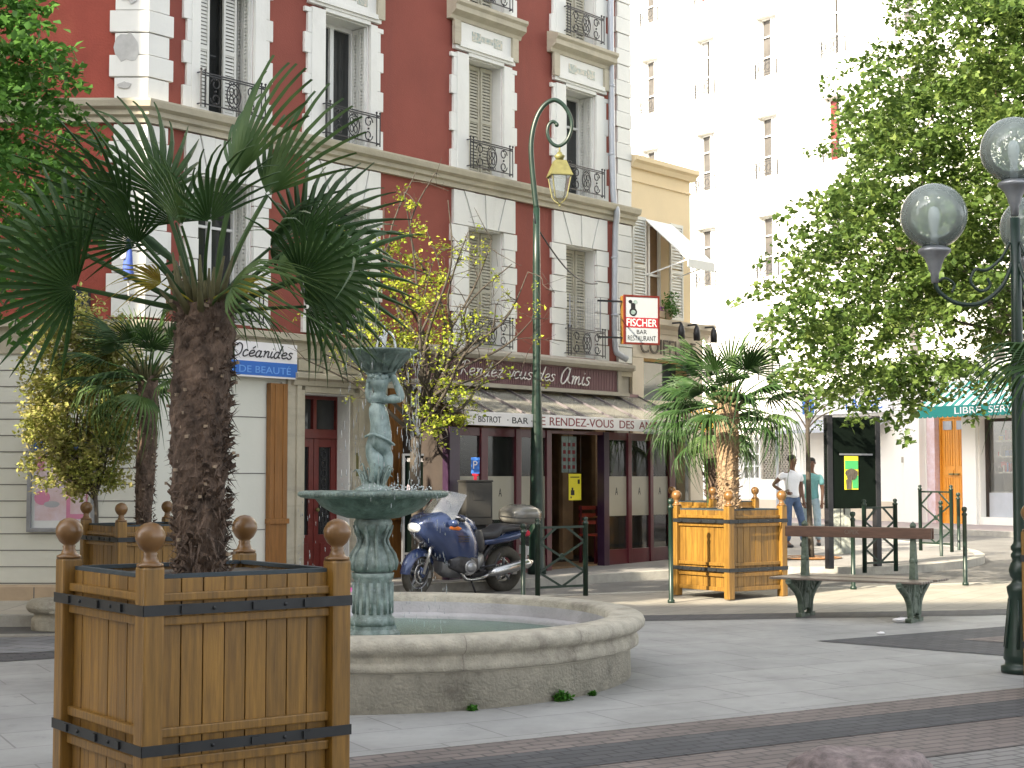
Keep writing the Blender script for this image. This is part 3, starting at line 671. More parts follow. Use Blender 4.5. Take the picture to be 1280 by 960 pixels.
def window(i, a, b, z0, z1, style, rail=True, railz=None):
    mb = MB(); dp = .34
    # casing that lines the reveal
    mb.fbox(MF, a, a+.02, -dp, -.002, z0, z1); mb.fbox(MF, b-.02, b, -dp, -.002, z0, z1)
    mb.fbox(MF, a+.02, b-.02, -dp, -.004, z1-.02, z1); mb.fbox(MF, a+.02, b-.02, -dp, -.004, z0-.02, z0+.012)
    mb.fbox(MF, a+.02, a+.07, -dp, -dp+.05, z0+.012, z1-.02); mb.fbox(MF, b-.07, b-.02, -dp, -dp+.05, z0+.012, z1-.02); mb.fbox(MF, a+.07, b-.07, -dp, -dp+.05, z1-.08, z1-.02)
    if style in ('glass', 'open'):
        m = (a+b)/2; mb.fbox(MF, m-.035, m+.035, -dp, -dp+.045, z0+.012, z1-.08)
        zz = z0+(z1-z0)*.68
        if style == 'glass': mb.fbox(MF, a+.07, m-.035, -dp, -dp+.04, zz, zz+.035); mb.fbox(MF, m+.035, b-.07, -dp, -dp+.04, zz, zz+.035)
    w = mb.build('window', 'framew', RB)
    gm = MB(); gm.fbox(MF, a, b, -dp-.02, -dp-.001, z0, z1); gm.build('pane', 'glassdark' if style != 'green' else 'glassgreen', w)
    if style == 'open':
        cm = MB(); cm.fbox(MF, a+.07, (a+b)/2-.16, -dp+.0, -dp+.012, z0+.01, z1-.08); cm.build('curtain', 'curtain', w)
    if style == 'shut':
        for k in range(3):
            s = MB(); w3 = (b-a-.05)/3; d0 = -.20-.03*(k % 2)
            louvre(s, MF, a+.025+k*w3, a+.02+(k+1)*w3, z0+.02, z1-.03, d0, .05); s.build('shutter', 'shutter', w)
    if style in ('glass', 'open', 'half'):
        for k in range(2):   # metal shutters folded back on the right reveal
            s = MB(); dd = -.04-.13*k
            fr2 = Frame((MF.p(b-.03, 0, 0).x, MF.p(b-.03, 0, 0).y), R(40)+math.pi/2)   # turned: lies along the reveal
            fr2.U = -MF.N; fr2.N = -MF.U
            louvre(s, fr2, .04+.13*k, .16+.13*k, z0+.02, z1-.03, 0, .05); s.build('shutter', 'shutterw', w)
    if style == 'half':
        s = MB(); louvre(s, MF, a+.03, a+.30, z0+.02, z1-.03, -.16, .05); s.build('shutter', 'shutterw', w)
        s = MB(); louvre(s, MF, b-.38, b-.16, z0+.02, z1-.03, -.16, .05); s.build('shutter', 'shutterw', w)
    if rail: railing(w, MF, a-.05, b+.12, railz if railz else z0+.02, (railz or z0+.02)+.44, .13)
    return w
st2 = ['half', 'open', 'shut', 'glass']; st1 = ['glass', 'glass', 'shut', 'shut']
for i, (a, b) in enumerate(cols):
    window(i, a, b, *F1, st1[i]); window(i, a, b, *F2, st2[i], True, 6.40); window(i, a, b, *F3, 'shut', True, 9.08)
# mesh panel and laundry label on the far first storey window
s = MB(); a, b = cols[3]
for k in range(13): u = a+.02+k*(b-a-.04)/12; s.beam(MF.p(u, .12, 4.08), MF.p(u, .12, 4.62), .004, .004, (1, 0, 0))
for k in range(9): z = 4.08+k*.54/8; s.beam(MF.p(a, .12, z), MF.p(b, .12, z), .004, .004)
for u in (a, b): s.beam(MF.p(u, .12, 4.05), MF.p(u, .12, 4.66), .018, .018, (1, 0, 0))
s.build('wire_mesh_guard', 'steel', RB)
# ---- ground floor of the red building
GZ0 = -.35
doors = [(2.66, 3.60, .1, 2.76)]
mb = MB(); holes_wall(mb, MF, 0, 4.6, GZ0, 3.5, [(2.66, 3.58, -.1, 2.77), (.70, 2.30, .1, 2.90)], .05); mb.build('shop_wall', 'creampanel', RB, recalc=False)
mb = MB(); holes_wall(mb, LF, -11, 0, GZ0, 3.5, [], .05); mb.build('panelled_wall', 'creampanel', RB, recalc=False)
mb = MB(); holes_wall(mb, MF, 4.6, UEND, GZ0, 3.5, [(4.98, 9.9, .1, 3.0)], .05); mb.build('cafe_wall', 'beige2', RB, recalc=False)
mb = MB()
for i in range(14):                                  # course joints on the cream panelled wall
    z = .29+.203*i*1.0
    if z < 3.2: mb.fbox(LF, -11, -.02, .001, .005, z, z+.012)
for u in (-10, -8.4, -6.8, -5.2): mb.fbox(LF, u, u+.01, .001, .0055, .3, 3.1)
for z in (.9, 1.65, 2.4): mb.fbox(MF, .72, 2.04, -.030, -.026, z, z+.012)
mb.build('course_joints', 'joint', RB)
mb = MB(); mb.fbox(MF, .70, 2.30, -.06, -.031, .05, 2.9); mb.build('shop_panel', 'creampanel', RB)
mb = MB(); wd_ = mb.fprofile(LF, -11, .0, [(-.02, GZ0), (.05, GZ0), (.05, .25), (.035, .28), (-.02, .28)]); mb.build('plinth', 'tan', RB)
mb = MB()
for k in range(16): u = -10.6+k*.62; mb.fbox(LF, u, u+.014, .0505, .053, GZ0, .25)
mb.build('plinth_joints', 'joint', RB)
mb = MB()                                            # shallow moulding under the ledge, pilasters, door case
mb.fprofile(MF, .05, 4.6, [(-.01, 3.24), (.05, 3.24), (.07, 3.36), (-.01, 3.36)])
mb.fprofile(LF, -11, -.0, [(-.01, 3.14), (.03, 3.14), (.05, 3.36), (-.01, 3.36)])
mb.fbox(MF, 2.36, 2.50, -.01, .05, GZ0, 3.0); mb.fbox(MF, 2.50, 2.58, -.01, .09, GZ0, 2.86); mb.fbox(MF, 2.58, 2.659, -.01, .065, GZ0, 2.80)
mb.fbox(MF, 3.581, 3.68, -.01, .065, GZ0, 2.80); mb.fbox(MF, 3.68, 3.78, -.01, .09, GZ0, 2.86); mb.fbox(MF, 3.78, 4.3, -.01, .04, GZ0, 3.0)
mb.fbox(MF, 2.661, 3.579, -.01, .068, 2.771, 2.86)
mb.fprofile(MF, 2.42, 3.86, [(-.01, 2.862), (.10, 2.862), (.12, 2.93), (.18, 2.96), (.18, 3.02), (-.01, 3.06)])
mb.fbox(MF, 2.56, 3.72, -.01, .04, 3.07, 3.22)
mb.fbox(MF, 3.0, 3.30, -.01, .065, 3.02, 3.235)
for k in range(3): mb.fbox(MF, 2.37+.04*k, 2.395+.04*k, .05, .06, 2.93-.0, 3.13)
mb.build('door_surround', 'beige', RB, .004)
dr = MB(); dp = -.30
dr.fbox(MF, 2.66, 2.70, dp, dp+.06, .1, 2.77); dr.fbox(MF, 3.54, 3.58, dp, dp+.06, .1, 2.77); dr.fbox(MF, 2.70, 3.54, dp, dp+.06, 2.70, 2.77); dr.fbox(MF, 2.70, 3.54, dp, dp+.08, 2.15, 2.28); dr.fbox(MF, 3.09, 3.15, dp, dp+.07, 2.28, 2.70)
for a, b in ((2.70, 3.115), (3.125, 3.54)):
    dr.fbox(MF, a, a+.09, dp, dp+.05, .1, 2.15); dr.fbox(MF, b-.09, b, dp, dp+.05, .1, 2.15); dr.fbox(MF, a+.09, b-.09, dp, dp+.05, .1, .80); dr.fbox(MF, a+.09, b-.09, dp, dp+.05, 2.03, 2.15)
    dr.fbox(MF, a+.12, b-.12, dp+.05, dp+.065, .25, .68)
door = dr.build('door', 'doorred', RB, .004)
s = MB(); s.fbox(MF, 2.7, 3.54, dp-.03, dp+.01, .1, 2.7); s.build('pane', 'glassdark', door)
s = MB(); rg = random.Random(5)
for a, b in ((2.80, 3.02), (3.22, 3.44)):            # wrought grille in front of the door glass
    for k in range(5): u = a+(b-a)*k/4; s.beam(MF.p(u, dp+.03, .8), MF.p(u, dp+.03, 2.03), .008, .008, (1, 0, 0))
    for k in range(9):
        z = .88+k*.13; s.torus(MF.p((a+b)/2, dp+.03, z), MF.N, .05, .006, 12, 5)
s.build('grille', 'iron', door)
s = MB(); s.ball(MF.p(3.165, dp+.09, 1.15), .03, 10); s.build('handle', 'brass', door)
s = MB(); s.fbox(MF, 2.66, 3.58, -.34, .25, -.3, .13); s.build('doorstep', 'beige2', RB)
s = MB(); s.fbox(MF, 3.64, 3.69, -.02, .075, 1.62, 1.95); s.build('letter_plate', 'brass', RB)
# lining of the deep door recess
s = MB(); s.fbox(MF, 3.56, 3.58, -.3, -.002, .13, 2.77); s.fbox(MF, 2.66, 2.68, -.3, -.002, .13, 2.77); s.fbox(MF, 2.68, 3.56, -.3, -.004, 2.75, 2.77); s.build('door_recess', 'white', RB)
# varnished wooden boxing beside the beauty shop and the door
for u0, u1, z1, dd in ((2.04, 2.34, 2.87, .07), (4.32, 4.60, 2.9, .07)):
    s = MB(); s.fbox(MF, u0, u1, -.02, dd, 1.05, z1); s.fbox(MF, u0-.01, u1+.02, -.02, dd+.03, .98, 1.05); s.fbox(MF, u0, u1, -.02, dd+.0, GZ0, .98)
    s.fbox(MF, u0+.07, u0+.085, dd, dd+.012, 1.06, z1-.02); s.fbox(MF, u1-.085, u1-.07, dd, dd+.012, 1.06, z1-.02); s.build('wooden_shutter_box', 'brown', RB, .005)
# dark tiled return between door and cafe
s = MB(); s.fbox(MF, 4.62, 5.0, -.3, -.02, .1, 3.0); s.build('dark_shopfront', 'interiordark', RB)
# drainpipe
pp = smoothpath([MF.p(9.72, .10, 11.9), MF.p(9.72, .10, 9.0), MF.p(9.74, .12, 6.6), MF.p(9.78, .17, 6.2), MF.p(9.80, .12, 5.8), MF.p(9.80, .10, 4.5), MF.p(9.82, .10, 3.85), MF.p(9.88, .14, 3.72), MF.p(10.0, .22, 3.64)], 5)
s = MB(); s.tube(pp, .055, 12); 
for z in (4.4, 5.4, 7.2, 8.4, 10): s.tube([MF.p(9.80 if z < 6 else 9.73, .10, z-.02), MF.p(9.80 if z < 6 else 9.73, .10, z+.02)], .064, 12)
s.build('drainpipe', 'lilac', RB)
# white glow of plaster ornament above poster, small blue lantern basket hung on corner
t = thing('hanging_basket', 'dark woven hanging basket fixed on the red wall above the golden shrub', 'basket', LF.p(-.86, .16, 3.75))
s = MB()
c = LF.p(-.86, .16, 3.78)
for k in range(7):
    s.beam(LF.p(-1.06+k*.065, .16, 3.58), LF.p(-1.06+k*.065, .16, 3.92), .02, .02, (1, 0, 0)); s.beam(LF.p(-1.07, .165, 3.6+k*.05), LF.p(-.66, .165, 3.6+k*.05), .02, .02)
s.fbox(LF, -1.07, -.66, .02, .13, 3.57, 3.93); s.build('woven_body', 'liner', t); s = MB(); s.beam(LF.p(-.86, .0, 3.95), LF.p(-.86, .16, 3.95), .02, .02); s.build('bracket', 'iron', t)
p0 = at(160, 297, 18.9); p1 = at(161, 380, 18.9)
t = thing('wall_flag', 'small blue and white cloth flag rolled on a thin white staff at the house corner', 'flag', (p1.x, p1.y, p1.z))
s = MB(); s.tube([p1, p0], .012, 6); s.build('staff', 'signwhite', t)
s = MB(); q = smoothpath([at(160, 299, 18.86), at(161, 315, 18.86), at(160, 332, 18.86), at(161, 349, 18.86)], 4); s.tube(q, [.02+.045*min(1, i/9) for i in range(len(q))], 10); s.build('blue_cloth', 'bluecloth', t)
s = MB(); q = smoothpath([at(155, 296, 18.84), at(156, 308, 18.84), at(155, 324, 18.84)], 4); s.tube(q, [.02+.022*min(1, i/4) for i in range(len(q))], 8); s.build('white_cloth', 'signwhite', t)

# ---- signs on the red building
def sign_box(name, label, fr, u0, u1, z0, z1, d0, d1, m, cat='sign'):
    t = thing(name, label, cat, fr.p(u0, d0, z0)); s = MB(); s.fbox(fr, u0, u1, d0, d1, z0, z1); s.build('board', m, t, .004); return t
t = sign_box('shop_sign', 'white and blue beauty salon sign with cursive name above the cream shop panel', MF, .45, 2.45, 2.93, 3.40, .075, .13, 'signwhite')
s = MB(); s.fbox(MF, .452, 2.448, .13, .134, 2.955, 3.14); s.build('blue_band', 'bluepaint', t)
s = MB(); script(s, MF, 'Océanides', 1.30, 3.20, .085, 1.06, .136, .009); s.build('cursive_lettering', 'letterblack', t)
s = MB(); s.mesh(text_mesh('INSTITUT DE BEAUTÉ', 1.72, .115, .003), MF.mat(1.47, .134, 3.045)); s.build('lettering', 'bluetext', t)
# cafe upper fascia
t = thing('cafe_fascia_sign', 'mauve ribbed cafe fascia with white cursive lettering above the glass canopy', 'sign', MF.p(4.75, .1, 3.05))
s = MB(); s.fbox(MF, 4.75, 9.62, .06, .26, 3.05, 3.42)
k = 4.78
while k < 9.6: s.fbox(MF, k, k+.018, .26, .275, 3.07, 3.40); k += .045
s.build('ribbed_panel', 'mauve', t)
s = MB(); s.fprofile(MF, 4.65, 9.95, [(.0, 3.42), (.36, 3.42), (.42, 3.47), (.42, 3.52), (.10, 3.60), (.0, 3.60)]); s.fbox(MF, 9.62, 9.72, .06, .30, 3.05, 3.42); s.fbox(MF, 4.65, 9.9, .05, .34, 2.99, 3.05); s.build('zinc_capping', 'beige2', t)
s = MB(); script(s, MF, 'Le Rendez vous des ', 5.05, 3.155, .115, 2.95, .30, .010); script(s, MF, 'Amis', 8.00, 3.13, .135, .82, .30, .013); s.build('cursive_lettering', 'letterwhite', t)
# hanging box sign
C1 = at(777, 400, 26.2); fs = Frame((0, 0), R(75))
p = MF.p(10.28, .25, 0); px_ = lambda x, y: fs
cc = at(802, 400, 25.9); fs = Frame((cc.x, cc.y), R(68)); wz = (at(802, 370, 25.9).z-at(802, 430, 25.9).z)
t = thing('box_sign', 'white illuminated-type box sign with red and orange frame hanging beside the drainpipe', 'sign', cc)
W2 = .32; z0 = cc.z-wz/2; z1 = cc.z+wz/2
s = MB(); s.fbox(fs, -W2, W2, -.16, 0, z0, z1); s.build('case', 'oak', t, .006)
s = MB(); s.fbox(fs, -W2-.012, -W2+.02, -.02, .012, z0-.01, z1+.01); s.fbox(fs, W2-.02, W2+.012, -.02, .012, z0-.01, z1+.01); s.fbox(fs, -W2+.02, W2-.02, -.02, .012, z0-.01, z0+.022); s.fbox(fs, -W2+.02, W2-.02, -.02, .012, z1-.022, z1+.01); s.build('frame', 'doorred', t)
s = MB(); s.fbox(fs, -W2+.021, W2-.021, 0, .006, z0+.023, z1-.023); s.build('face', 'signface', t)
s = MB(); s.fbox(fs, -W2+.022, W2-.022, .006, .009, z0+.27, z0+.44); s.build('red_stripe', 'signred', t)
s = MB(); s.mesh(text_mesh('FISCHER', .56, .125, .002), fs.mat(0, .009, z0+.355)); s.build('stripe_lettering', 'signwhite', t)
s = MB(); s.mesh(text_mesh('BAR', .19, .07, .002), fs.mat(0, .006, z0+.20)); s.mesh(text_mesh('RESTAURANT', .52, .085, .002), fs.mat(0, .006, z0+.095)); s.build('lettering', 'letterblack', t)
s = MB()
def disc(u, z, rx, rz, d): s.fpoly(fs, [(u+rx*math.cos(i*math.pi/8), z+rz*math.sin(i*math.pi/8)) for i in range(16)], .006, d)
disc(-.16, z0+.53, .07, .07, .009); s.fbox(fs, -.20, -.12, .006, .0085, z0+.56, z0+.68); disc(-.21, z0+.70, .035, .03, .009); s.build('emblem', 'letterblack', t)
s = MB(); s.fpoly(fs, [(-.16+.045*math.cos(i*math.pi/8), z0+.525+.038*math.sin(i*math.pi/8)) for i in range(16)], .0092, .011); s.fpoly(fs, [(-.12+.035*math.cos(i*math.pi/8), z0+.70+.03*math.sin(i*math.pi/8)) for i in range(16)], .0092, .011); s.build('emblem_pale_print', 'bronze3', t)  # pale printed parts of the emblem
s = MB(); s.beam(fs.p(-W2, -.08, z1-.1), fs.p(-W2-.45, -.08, z1-.1), .03, .03); s.beam(fs.p(-W2, -.08, z0+.1), fs.p(-W2-.45, -.08, z0+.1), .03, .03); s.build('bracket', 'iron', t)
# poster case on cream wall
t = thing('poster_case', 'grey framed case with pink beauty poster on the cream panelled wall', 'poster', LF.p(-1.38, .03, .98))
s = MB(); u0, u1, z0, z1 = -1.40, -.56, .93, 2.14
for a, b, c, d in ((u0, u0+.05, z0, z1), (u1-.05, u1, z0, z1), (u0+.05, u1-.05, z0, z0+.05), (u0+.05, u1-.05, z1-.05, z1)): s.fbox(LF, a, b, .0, .07, c, d)
s.build('frame', 'steel', t, .004)
s = MB(); s.fbox(LF, u0+.05, u1-.05, .004, .02, z0+.05, z1-.05); s.build('backing', 'paperwhite', t)
s = MB(); s.fbox(LF, u0+.06, u1-.06, .02, .024, z1-.25, z1-.06); s.build('blue_heading', 'bluepaint', t)
s = MB(); s.mesh(text_mesh('SOTHYS', .5, .10, .002), LF.mat((u0+u1)/2-.02, .024, z1-.155)); s.build('heading_lettering', 'signwhite', t)
s = MB(); s.fbox(LF, u0+.09, u1-.09, .02, .023, z0+.14, z1-.26); s.build('poster_print', 'skinpink', t)
s = MB(); s.fbox(LF, u1-.36, u1-.10, .023, .026, z0+.16, z0+.62); s.fbox(LF, u0+.10, u0+.20, .023, .026, z1-.45, z1-.27)
s.fpoly(LF, [(u0+.18+.1*math.cos(i*.5), z0+.42+.09*math.sin(i*.5)) for i in range(12)], .023, .0255); s.build('pink_print', 'pinksoft', t)
s = MB(); s.fbox(LF, u1-.31, u1-.12, .026, .028, z0+.22, z0+.50); s.fpoly(LF, [(u0+.30+.19*math.cos(i*.5), z0+.24+.06*math.sin(i*.5)) for i in range(12)], .0235, .0257); s.build('pale_print', 'skinpink', t)
s = MB(); s.fpoly(LF, [(u0+.30+.10*math.cos(i*.5), z0+.34+.04*math.sin(i*.5)) for i in range(12)], .026, .0275); s.build('lilac_print', 'lilac', t)
# concert-style framed poster by the cafe
q0 = at(503, 640, 22.35); u0, _ = 0, 0
pf = Frame((at(503, 600, 22.45).x, 22.45), R(62)); wP = .50
t = thing('poster_stand', 'grey framed dark poster with white capitals behind the thin tree trunk', 'poster', pf.p(.25, 0, g(-1.3, 22.4)+.12))
zb = g(-1.3, 22.4)+.12; z1 = at(525, 567, 22.45).z
s = MB()
for a, b, c, d in ((0, .03, zb, z1), (wP-.03, wP, zb, z1), (.03, wP-.03, z1-.03, z1), (.03, wP-.03, zb+.35, zb+.38)): s.fbox(pf, a, b, -.03, .02, c, d)
s.build('frame', 'steel', t)
s = MB(); s.fbox(pf, .03, wP-.03, -.01, .004, zb+.38, z1-.03); s.build('poster_print', 'blackboard', t)
s = MB(); s.mesh(text_mesh('NINA WILSON', .42, .055, .003), pf.mat(wP/2, .004, z1-.09)); s.build('lettering', 'signwhite', t)
s = MB()
for cx, w, a, b in ((.17, .05, z1-.55, z1-.22), (.36, .03, z1-.50, z1-.2)): s.fpoly(pf, [(cx+w*math.cos(i*.785), (a+b)/2+(b-a)/2*math.sin(i*.785)) for i in range(8)], .004, .007)
s.build('red_figure', 'redcloth', t)
s = MB(); s.fpoly(pf, [(.09+.03*math.cos(i*.785), z1-.55+.12*math.sin(i*.785)) for i in range(8)], .004, .0065); s.build('pale_figure', 'skinpink', t)

# ================================================================== CAFE VERANDA
gz = lambda u, d: g(*MF.p(u, d, 0).xy)+.12
CV = thing('cafe_veranda', 'plum and violet glazed cafe terrace with sloping glass roof on the red house', 'cafe terrace', MF.p(4.6, 1.0, gz(4.6, 1)))
D1 = 1.0; ZB = .10; ZT = 2.33
posts = [(4.56, 4.78, 'purple'), (5.27, 5.42, 'plum'), (6.06, 6.19, 'plum'), (6.80, 6.92, 'plum'), (8.24, 8.38, 'purple'), (8.93, 9.03, 'plum'), (9.56, 9.65, 'plum'), (10.13, 10.30, 'plum')]
for a, b, m in posts: s = MB(); s.fbox(MF, a, b, D1-.12, D1+(.02 if m == 'purple' else 0), ZB, ZT); s.build('post', m, CV, .006)
for a, b in ((4.78, 5.27), (5.42, 6.06), (6.19, 6.80), (8.38, 8.93), (9.03, 9.56), (9.65, 10.13)):
    s = MB(); s.fbox(MF, a, b, D1-.08, D1-.02, ZB, .42 if a < 7 else .44); s.build('rail', 'plum', CV, .004); s = MB(); s.fbox(MF, a, b, D1-.08, D1-.02, ZT-.12, ZT); s.build('rail', 'plum', CV, .004)
s = MB(); s.fbox(MF, 6.92, 8.24, D1-.12, D1, ZT-.05, ZT); s.build('rail', 'plum', CV, .004)
for a, b in ((4.78, 5.27), (5.42, 6.06), (6.19, 6.80), (8.38, 8.93), (9.03, 9.56), (9.65, 10.13)):
    zb = .42 if a < 7 else .44
    s = MB(); s.fbox(MF, a, b, D1-.055, D1-.045, zb, ZT-.12); pn = s.build('pane', 'shopglass', CV)
    s = MB(); s.fbox(MF, a+.001, b-.001, D1-.0445, D1-.042, .98, 1.62); s.build('frosted_film', 'frost', pn)
    s = MB(); s.mesh(text_mesh('A', .07, .12, .002), MF.mat((a+b)/2, D1-.041, 1.38)); s.build('film_letter', 'letterblack', pn)
s = MB(); s.fbox(MF, 4.79, 5.26, D1-.10, D1-.08, 1.65, ZT-.12); s.fbox(MF, 5.43, 5.85, D1-.10, D1-.08, 1.75, ZT-.12); s.build('roller_blind', 'blind', CV)
# end wall of the terrace (right) and left return
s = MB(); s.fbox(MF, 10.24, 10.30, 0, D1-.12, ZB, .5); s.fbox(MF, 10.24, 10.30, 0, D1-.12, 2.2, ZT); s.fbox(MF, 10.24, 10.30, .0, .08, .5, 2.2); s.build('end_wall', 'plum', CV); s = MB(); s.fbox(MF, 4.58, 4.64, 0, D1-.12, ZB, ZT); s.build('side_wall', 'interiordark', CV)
s = MB(); s.fbox(MF, 10.26, 10.27, .08, D1-.12, .5, 2.2); s.build('end_pane', 'shopglass', CV)
s = MB(); s.beam(MF.p(10.42, 1.15, ZB), MF.p(10.42, 1.15, 2.45), .05, .05, (1, 0, 0)); s.build('steel_post', 'steel', CV)
# glass roof
s = MB(); za, zb_ = 3.02, 2.50
for u0, u1 in zip([4.6, 5.35, 6.1, 6.85, 7.6, 8.35, 9.1, 9.85], [5.35, 6.1, 6.85, 7.6, 8.35, 9.1, 9.85, 10.5]):
    pass
s.add([MF.p(4.6, .06, za), MF.p(10.5, .06, za), MF.p(10.5, 1.24, zb_), MF.p(4.6, 1.24, zb_), MF.p(4.6, .06, za-.01), MF.p(10.5, .06, za-.01), MF.p(10.5, 1.24, zb_-.01), MF.p(4.6, 1.24, zb_-.01)], [(0, 1, 2, 3), (7, 6, 5, 4)])
s.build('glass_roof', 'roofglass', CV, recalc=False)
for k in range(9):
    u = 4.62+k*.733; s = MB(); s.beam(MF.p(u, .06, za+.015), MF.p(u, 1.24, zb_+.015), .022, .03); s.build('roof_bar', 'barmetal', CV)
s = MB(); s.beam(MF.p(4.6, .07, za+.0), MF.p(10.5, .07, za+.0), .06, .07); s.build('roof_rail', 'mauve', CV)
# floor, ceiling soffit inside, back wall, door leaf, things inside
s = MB(); s.fbox(MF, 4.65, 10.23, 0.0, D1-.13, -.05, gz(7.5, .5)+.03); s.build('floor', 'interior', CV)
s = MB(); s.fbox(MF, 6.86, 6.93, .25, D1-.13, .30, ZT-.05); s.fbox(MF, 7.15, 7.28, .12, .18, .3, ZT-.05); s.fbox(MF, 6.93, 7.15, .12, .18, .3, .5); s.fbox(MF, 6.93, 7.15, .12, .18, 2.1, 2.28); s.build('inner_door_frame', 'plum', CV)
s = MB(); s.fbox(MF, 7.06, 7.20, D1-.34, D1-.33, .9, 2.15); s.build('blue_banner', 'bluecloth', CV)
s = MB(); s.fpoly(MF, [(7.07, .9), (7.19, .9), (7.19, 1.35), (7.12, 1.7), (7.07, 1.55)], D1-.33, D1-.322); s.build('red_banner', 'redcloth', CV)
s = MB(); s.fbox(MF, 4.7, 10.2, -1.9, -1.85, .2, 3.0); s.fbox(MF, 4.9, 5.0, -1.85, 0, .2, 3.0); s.fbox(MF, 9.9, 10.0, -1.85, 0, .2, 3.0); s.build('room_wall', 'interior', CV)
s = MB(); s.fbox(MF, 4.7, 10.2, -1.85, 0, 2.95, 3.0); s.build('room_ceiling', 'ochre', CV)
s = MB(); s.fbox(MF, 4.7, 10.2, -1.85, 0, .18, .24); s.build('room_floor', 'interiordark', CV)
s = MB()
for u in (5.7, 6.4, 7.3, 8.4, 9.3): s.fbox(MF, u, u+.28, -.03, .05, .25, 2.95)
s.build('wall_pier', 'interior', CV)
for u in (7.75, ):
    t = thing('menu_sheet', 'pale printed menu sheet hung in the cafe doorway above the yellow poster', 'menu', MF.p(u, .55, 1.7))
    s = MB(); s.fbox(MF, u-.02, u+.36, .55, .56, 1.68, 2.26); s.build('sheet', 'bronze3', t)
    s = MB(); rr = random.Random(2)
    for k in range(12): s.fbox(MF, u+.01+.12*(k % 3), u+.08+.12*(k % 3), .56, .562, 1.74+.12*(k//3), 1.80+.12*(k//3))
    s.build('print_marks', 'letterred', t)
t = thing('yellow_poster', 'bright yellow poster with black print hung in the cafe doorway', 'poster', MF.p(7.85, .7, 1.25))
s = MB(); s.fbox(MF, 7.72, 8.04, .70, .708, 1.24, 1.66); s.build('sheet', 'yellowposter', t)
s = MB(); s.fbox(MF, 7.77, 7.86, .708, .711, 1.32, 1.40); s.fbox(MF, 7.79, 7.83, .708, .711, 1.40, 1.44); s.fbox(MF, 7.95, 8.0, .708, .711, 1.50, 1.57); s.fbox(MF, 7.76, 7.79, .708, .711, 1.27, 1.30); s.fbox(MF, 7.76, 7.99, .708, .7105, 1.60, 1.615); s.build('print', 'letterblack', t)
s = MB(); s.beam(MF.p(7.72, .70, 1.67), MF.p(7.72, .70, 2.3), .006, .006, (1, 0, 0)); s.beam(MF.p(8.04, .70, 1.67), MF.p(8.04, .70, 2.3), .006, .006, (1, 0, 0)); s.build('string', 'iron', t)
# chairs and tables seen through the glass
def chair_mesh():
    t = thing('cafe_chair', 'red wooden cafe chair behind the terrace glass', 'chair', (0, 0, 0), 'red cafe chairs inside the terrace')
    s = MB(); s.box(-.2, .2, -.2, .2, .44, .47); s.build('seat', 'chairred', t)
    s = MB()
    for z in (.62, .74, .86): s.box(-.2, .2, .18, .2, z, z+.06)
    s.build('backrest', 'chairred', t)
    for x, y in ((-.18, -.18), (.18, -.18)): s = MB(); s.box(x-.018, x+.018, y-.018, y+.018, 0, .44); s.build('leg', 'plum', t)
    for x in (-.18, .18): s = MB(); s.box(x-.018, x+.018, .16, .198, 0, .92); s.build('leg', 'plum', t)
    return t
def table_mesh():
    t = thing('cafe_table', 'small dark round cafe table behind the terrace glass', 'table', (0, 0, 0), 'small cafe tables inside the terrace')
    s = MB(); s.lathe((0, 0, .72), [(.28, 0), (.28, .03)], 20); s.build('tabletop', 'brown', t)
    s = MB(); s.lathe((0, 0, 0), [(.2, 0), (.2, .02), (.03, .05), (.03, .72)], 14); s.build('pedestal', 'iron', t); return t
ch0 = chair_mesh(); tb0 = table_mesh(); fst = True
for u, d, a, lab in ((8.55, .62, 40, 'red wooden cafe chair behind the terrace glass just right of the violet door post'), (9.3, .62, -20, 'red wooden cafe chair in the middle of the terrace panes beside the door'), (5.6, .5, 120, 'red wooden cafe chair behind the motorbike inside the terrace'), (9.9, .5, 100, 'red wooden cafe chair at the far right end inside the terrace')):
    q = MF.p(u, d, gz(7.5, .5)+.03)
    o = ch0 if fst else dup(ch0, loc=q, rz=R(a)); o.location = q; o.rotation_euler = (0, 0, R(a)); o['label'] = lab; fst = False
fst = True
for u, d, lab in ((8.95, .35, 'small dark round cafe table between the two chairs right of the cafe door'), (6.3, .45, 'small dark round cafe table inside the terrace left of the cafe door')):
    q = MF.p(u, d, gz(7.5, .5)+.03); o = tb0 if fst else dup(tb0, loc=q); o.location = q; o['label'] = lab; fst = False
# name board along the canopy edge
t = thing('name_board', 'long white board with dark red capitals along the canopy edge of the cafe', 'sign', MF.p(4.65, 1.25, 2.36))
s = MB(); s.fbox(MF, 4.62, 10.45, 1.24, 1.29, 2.35, 2.545); s.build('board', 'signwhite', t, .004)
s = MB(); s.mesh(text_mesh('RENDEZ-VOUS  DES  AMIS', 2.85, .125, .004), MF.mat(7.93, 1.29, 2.45)); s.mesh(text_mesh('LE', .24, .125, .004), MF.mat(6.28, 1.29, 2.45)); s.build('lettering', 'letterred', t)
s = MB(); s.mesh(text_mesh('· BAR ·', .58, .09, .004), MF.mat(5.80, 1.29, 2.44)); s.mesh(text_mesh('BISTROT', .5, .09, .004), MF.mat(5.12, 1.29, 2.44)); s.build('small_lettering', 'letterblack', t)

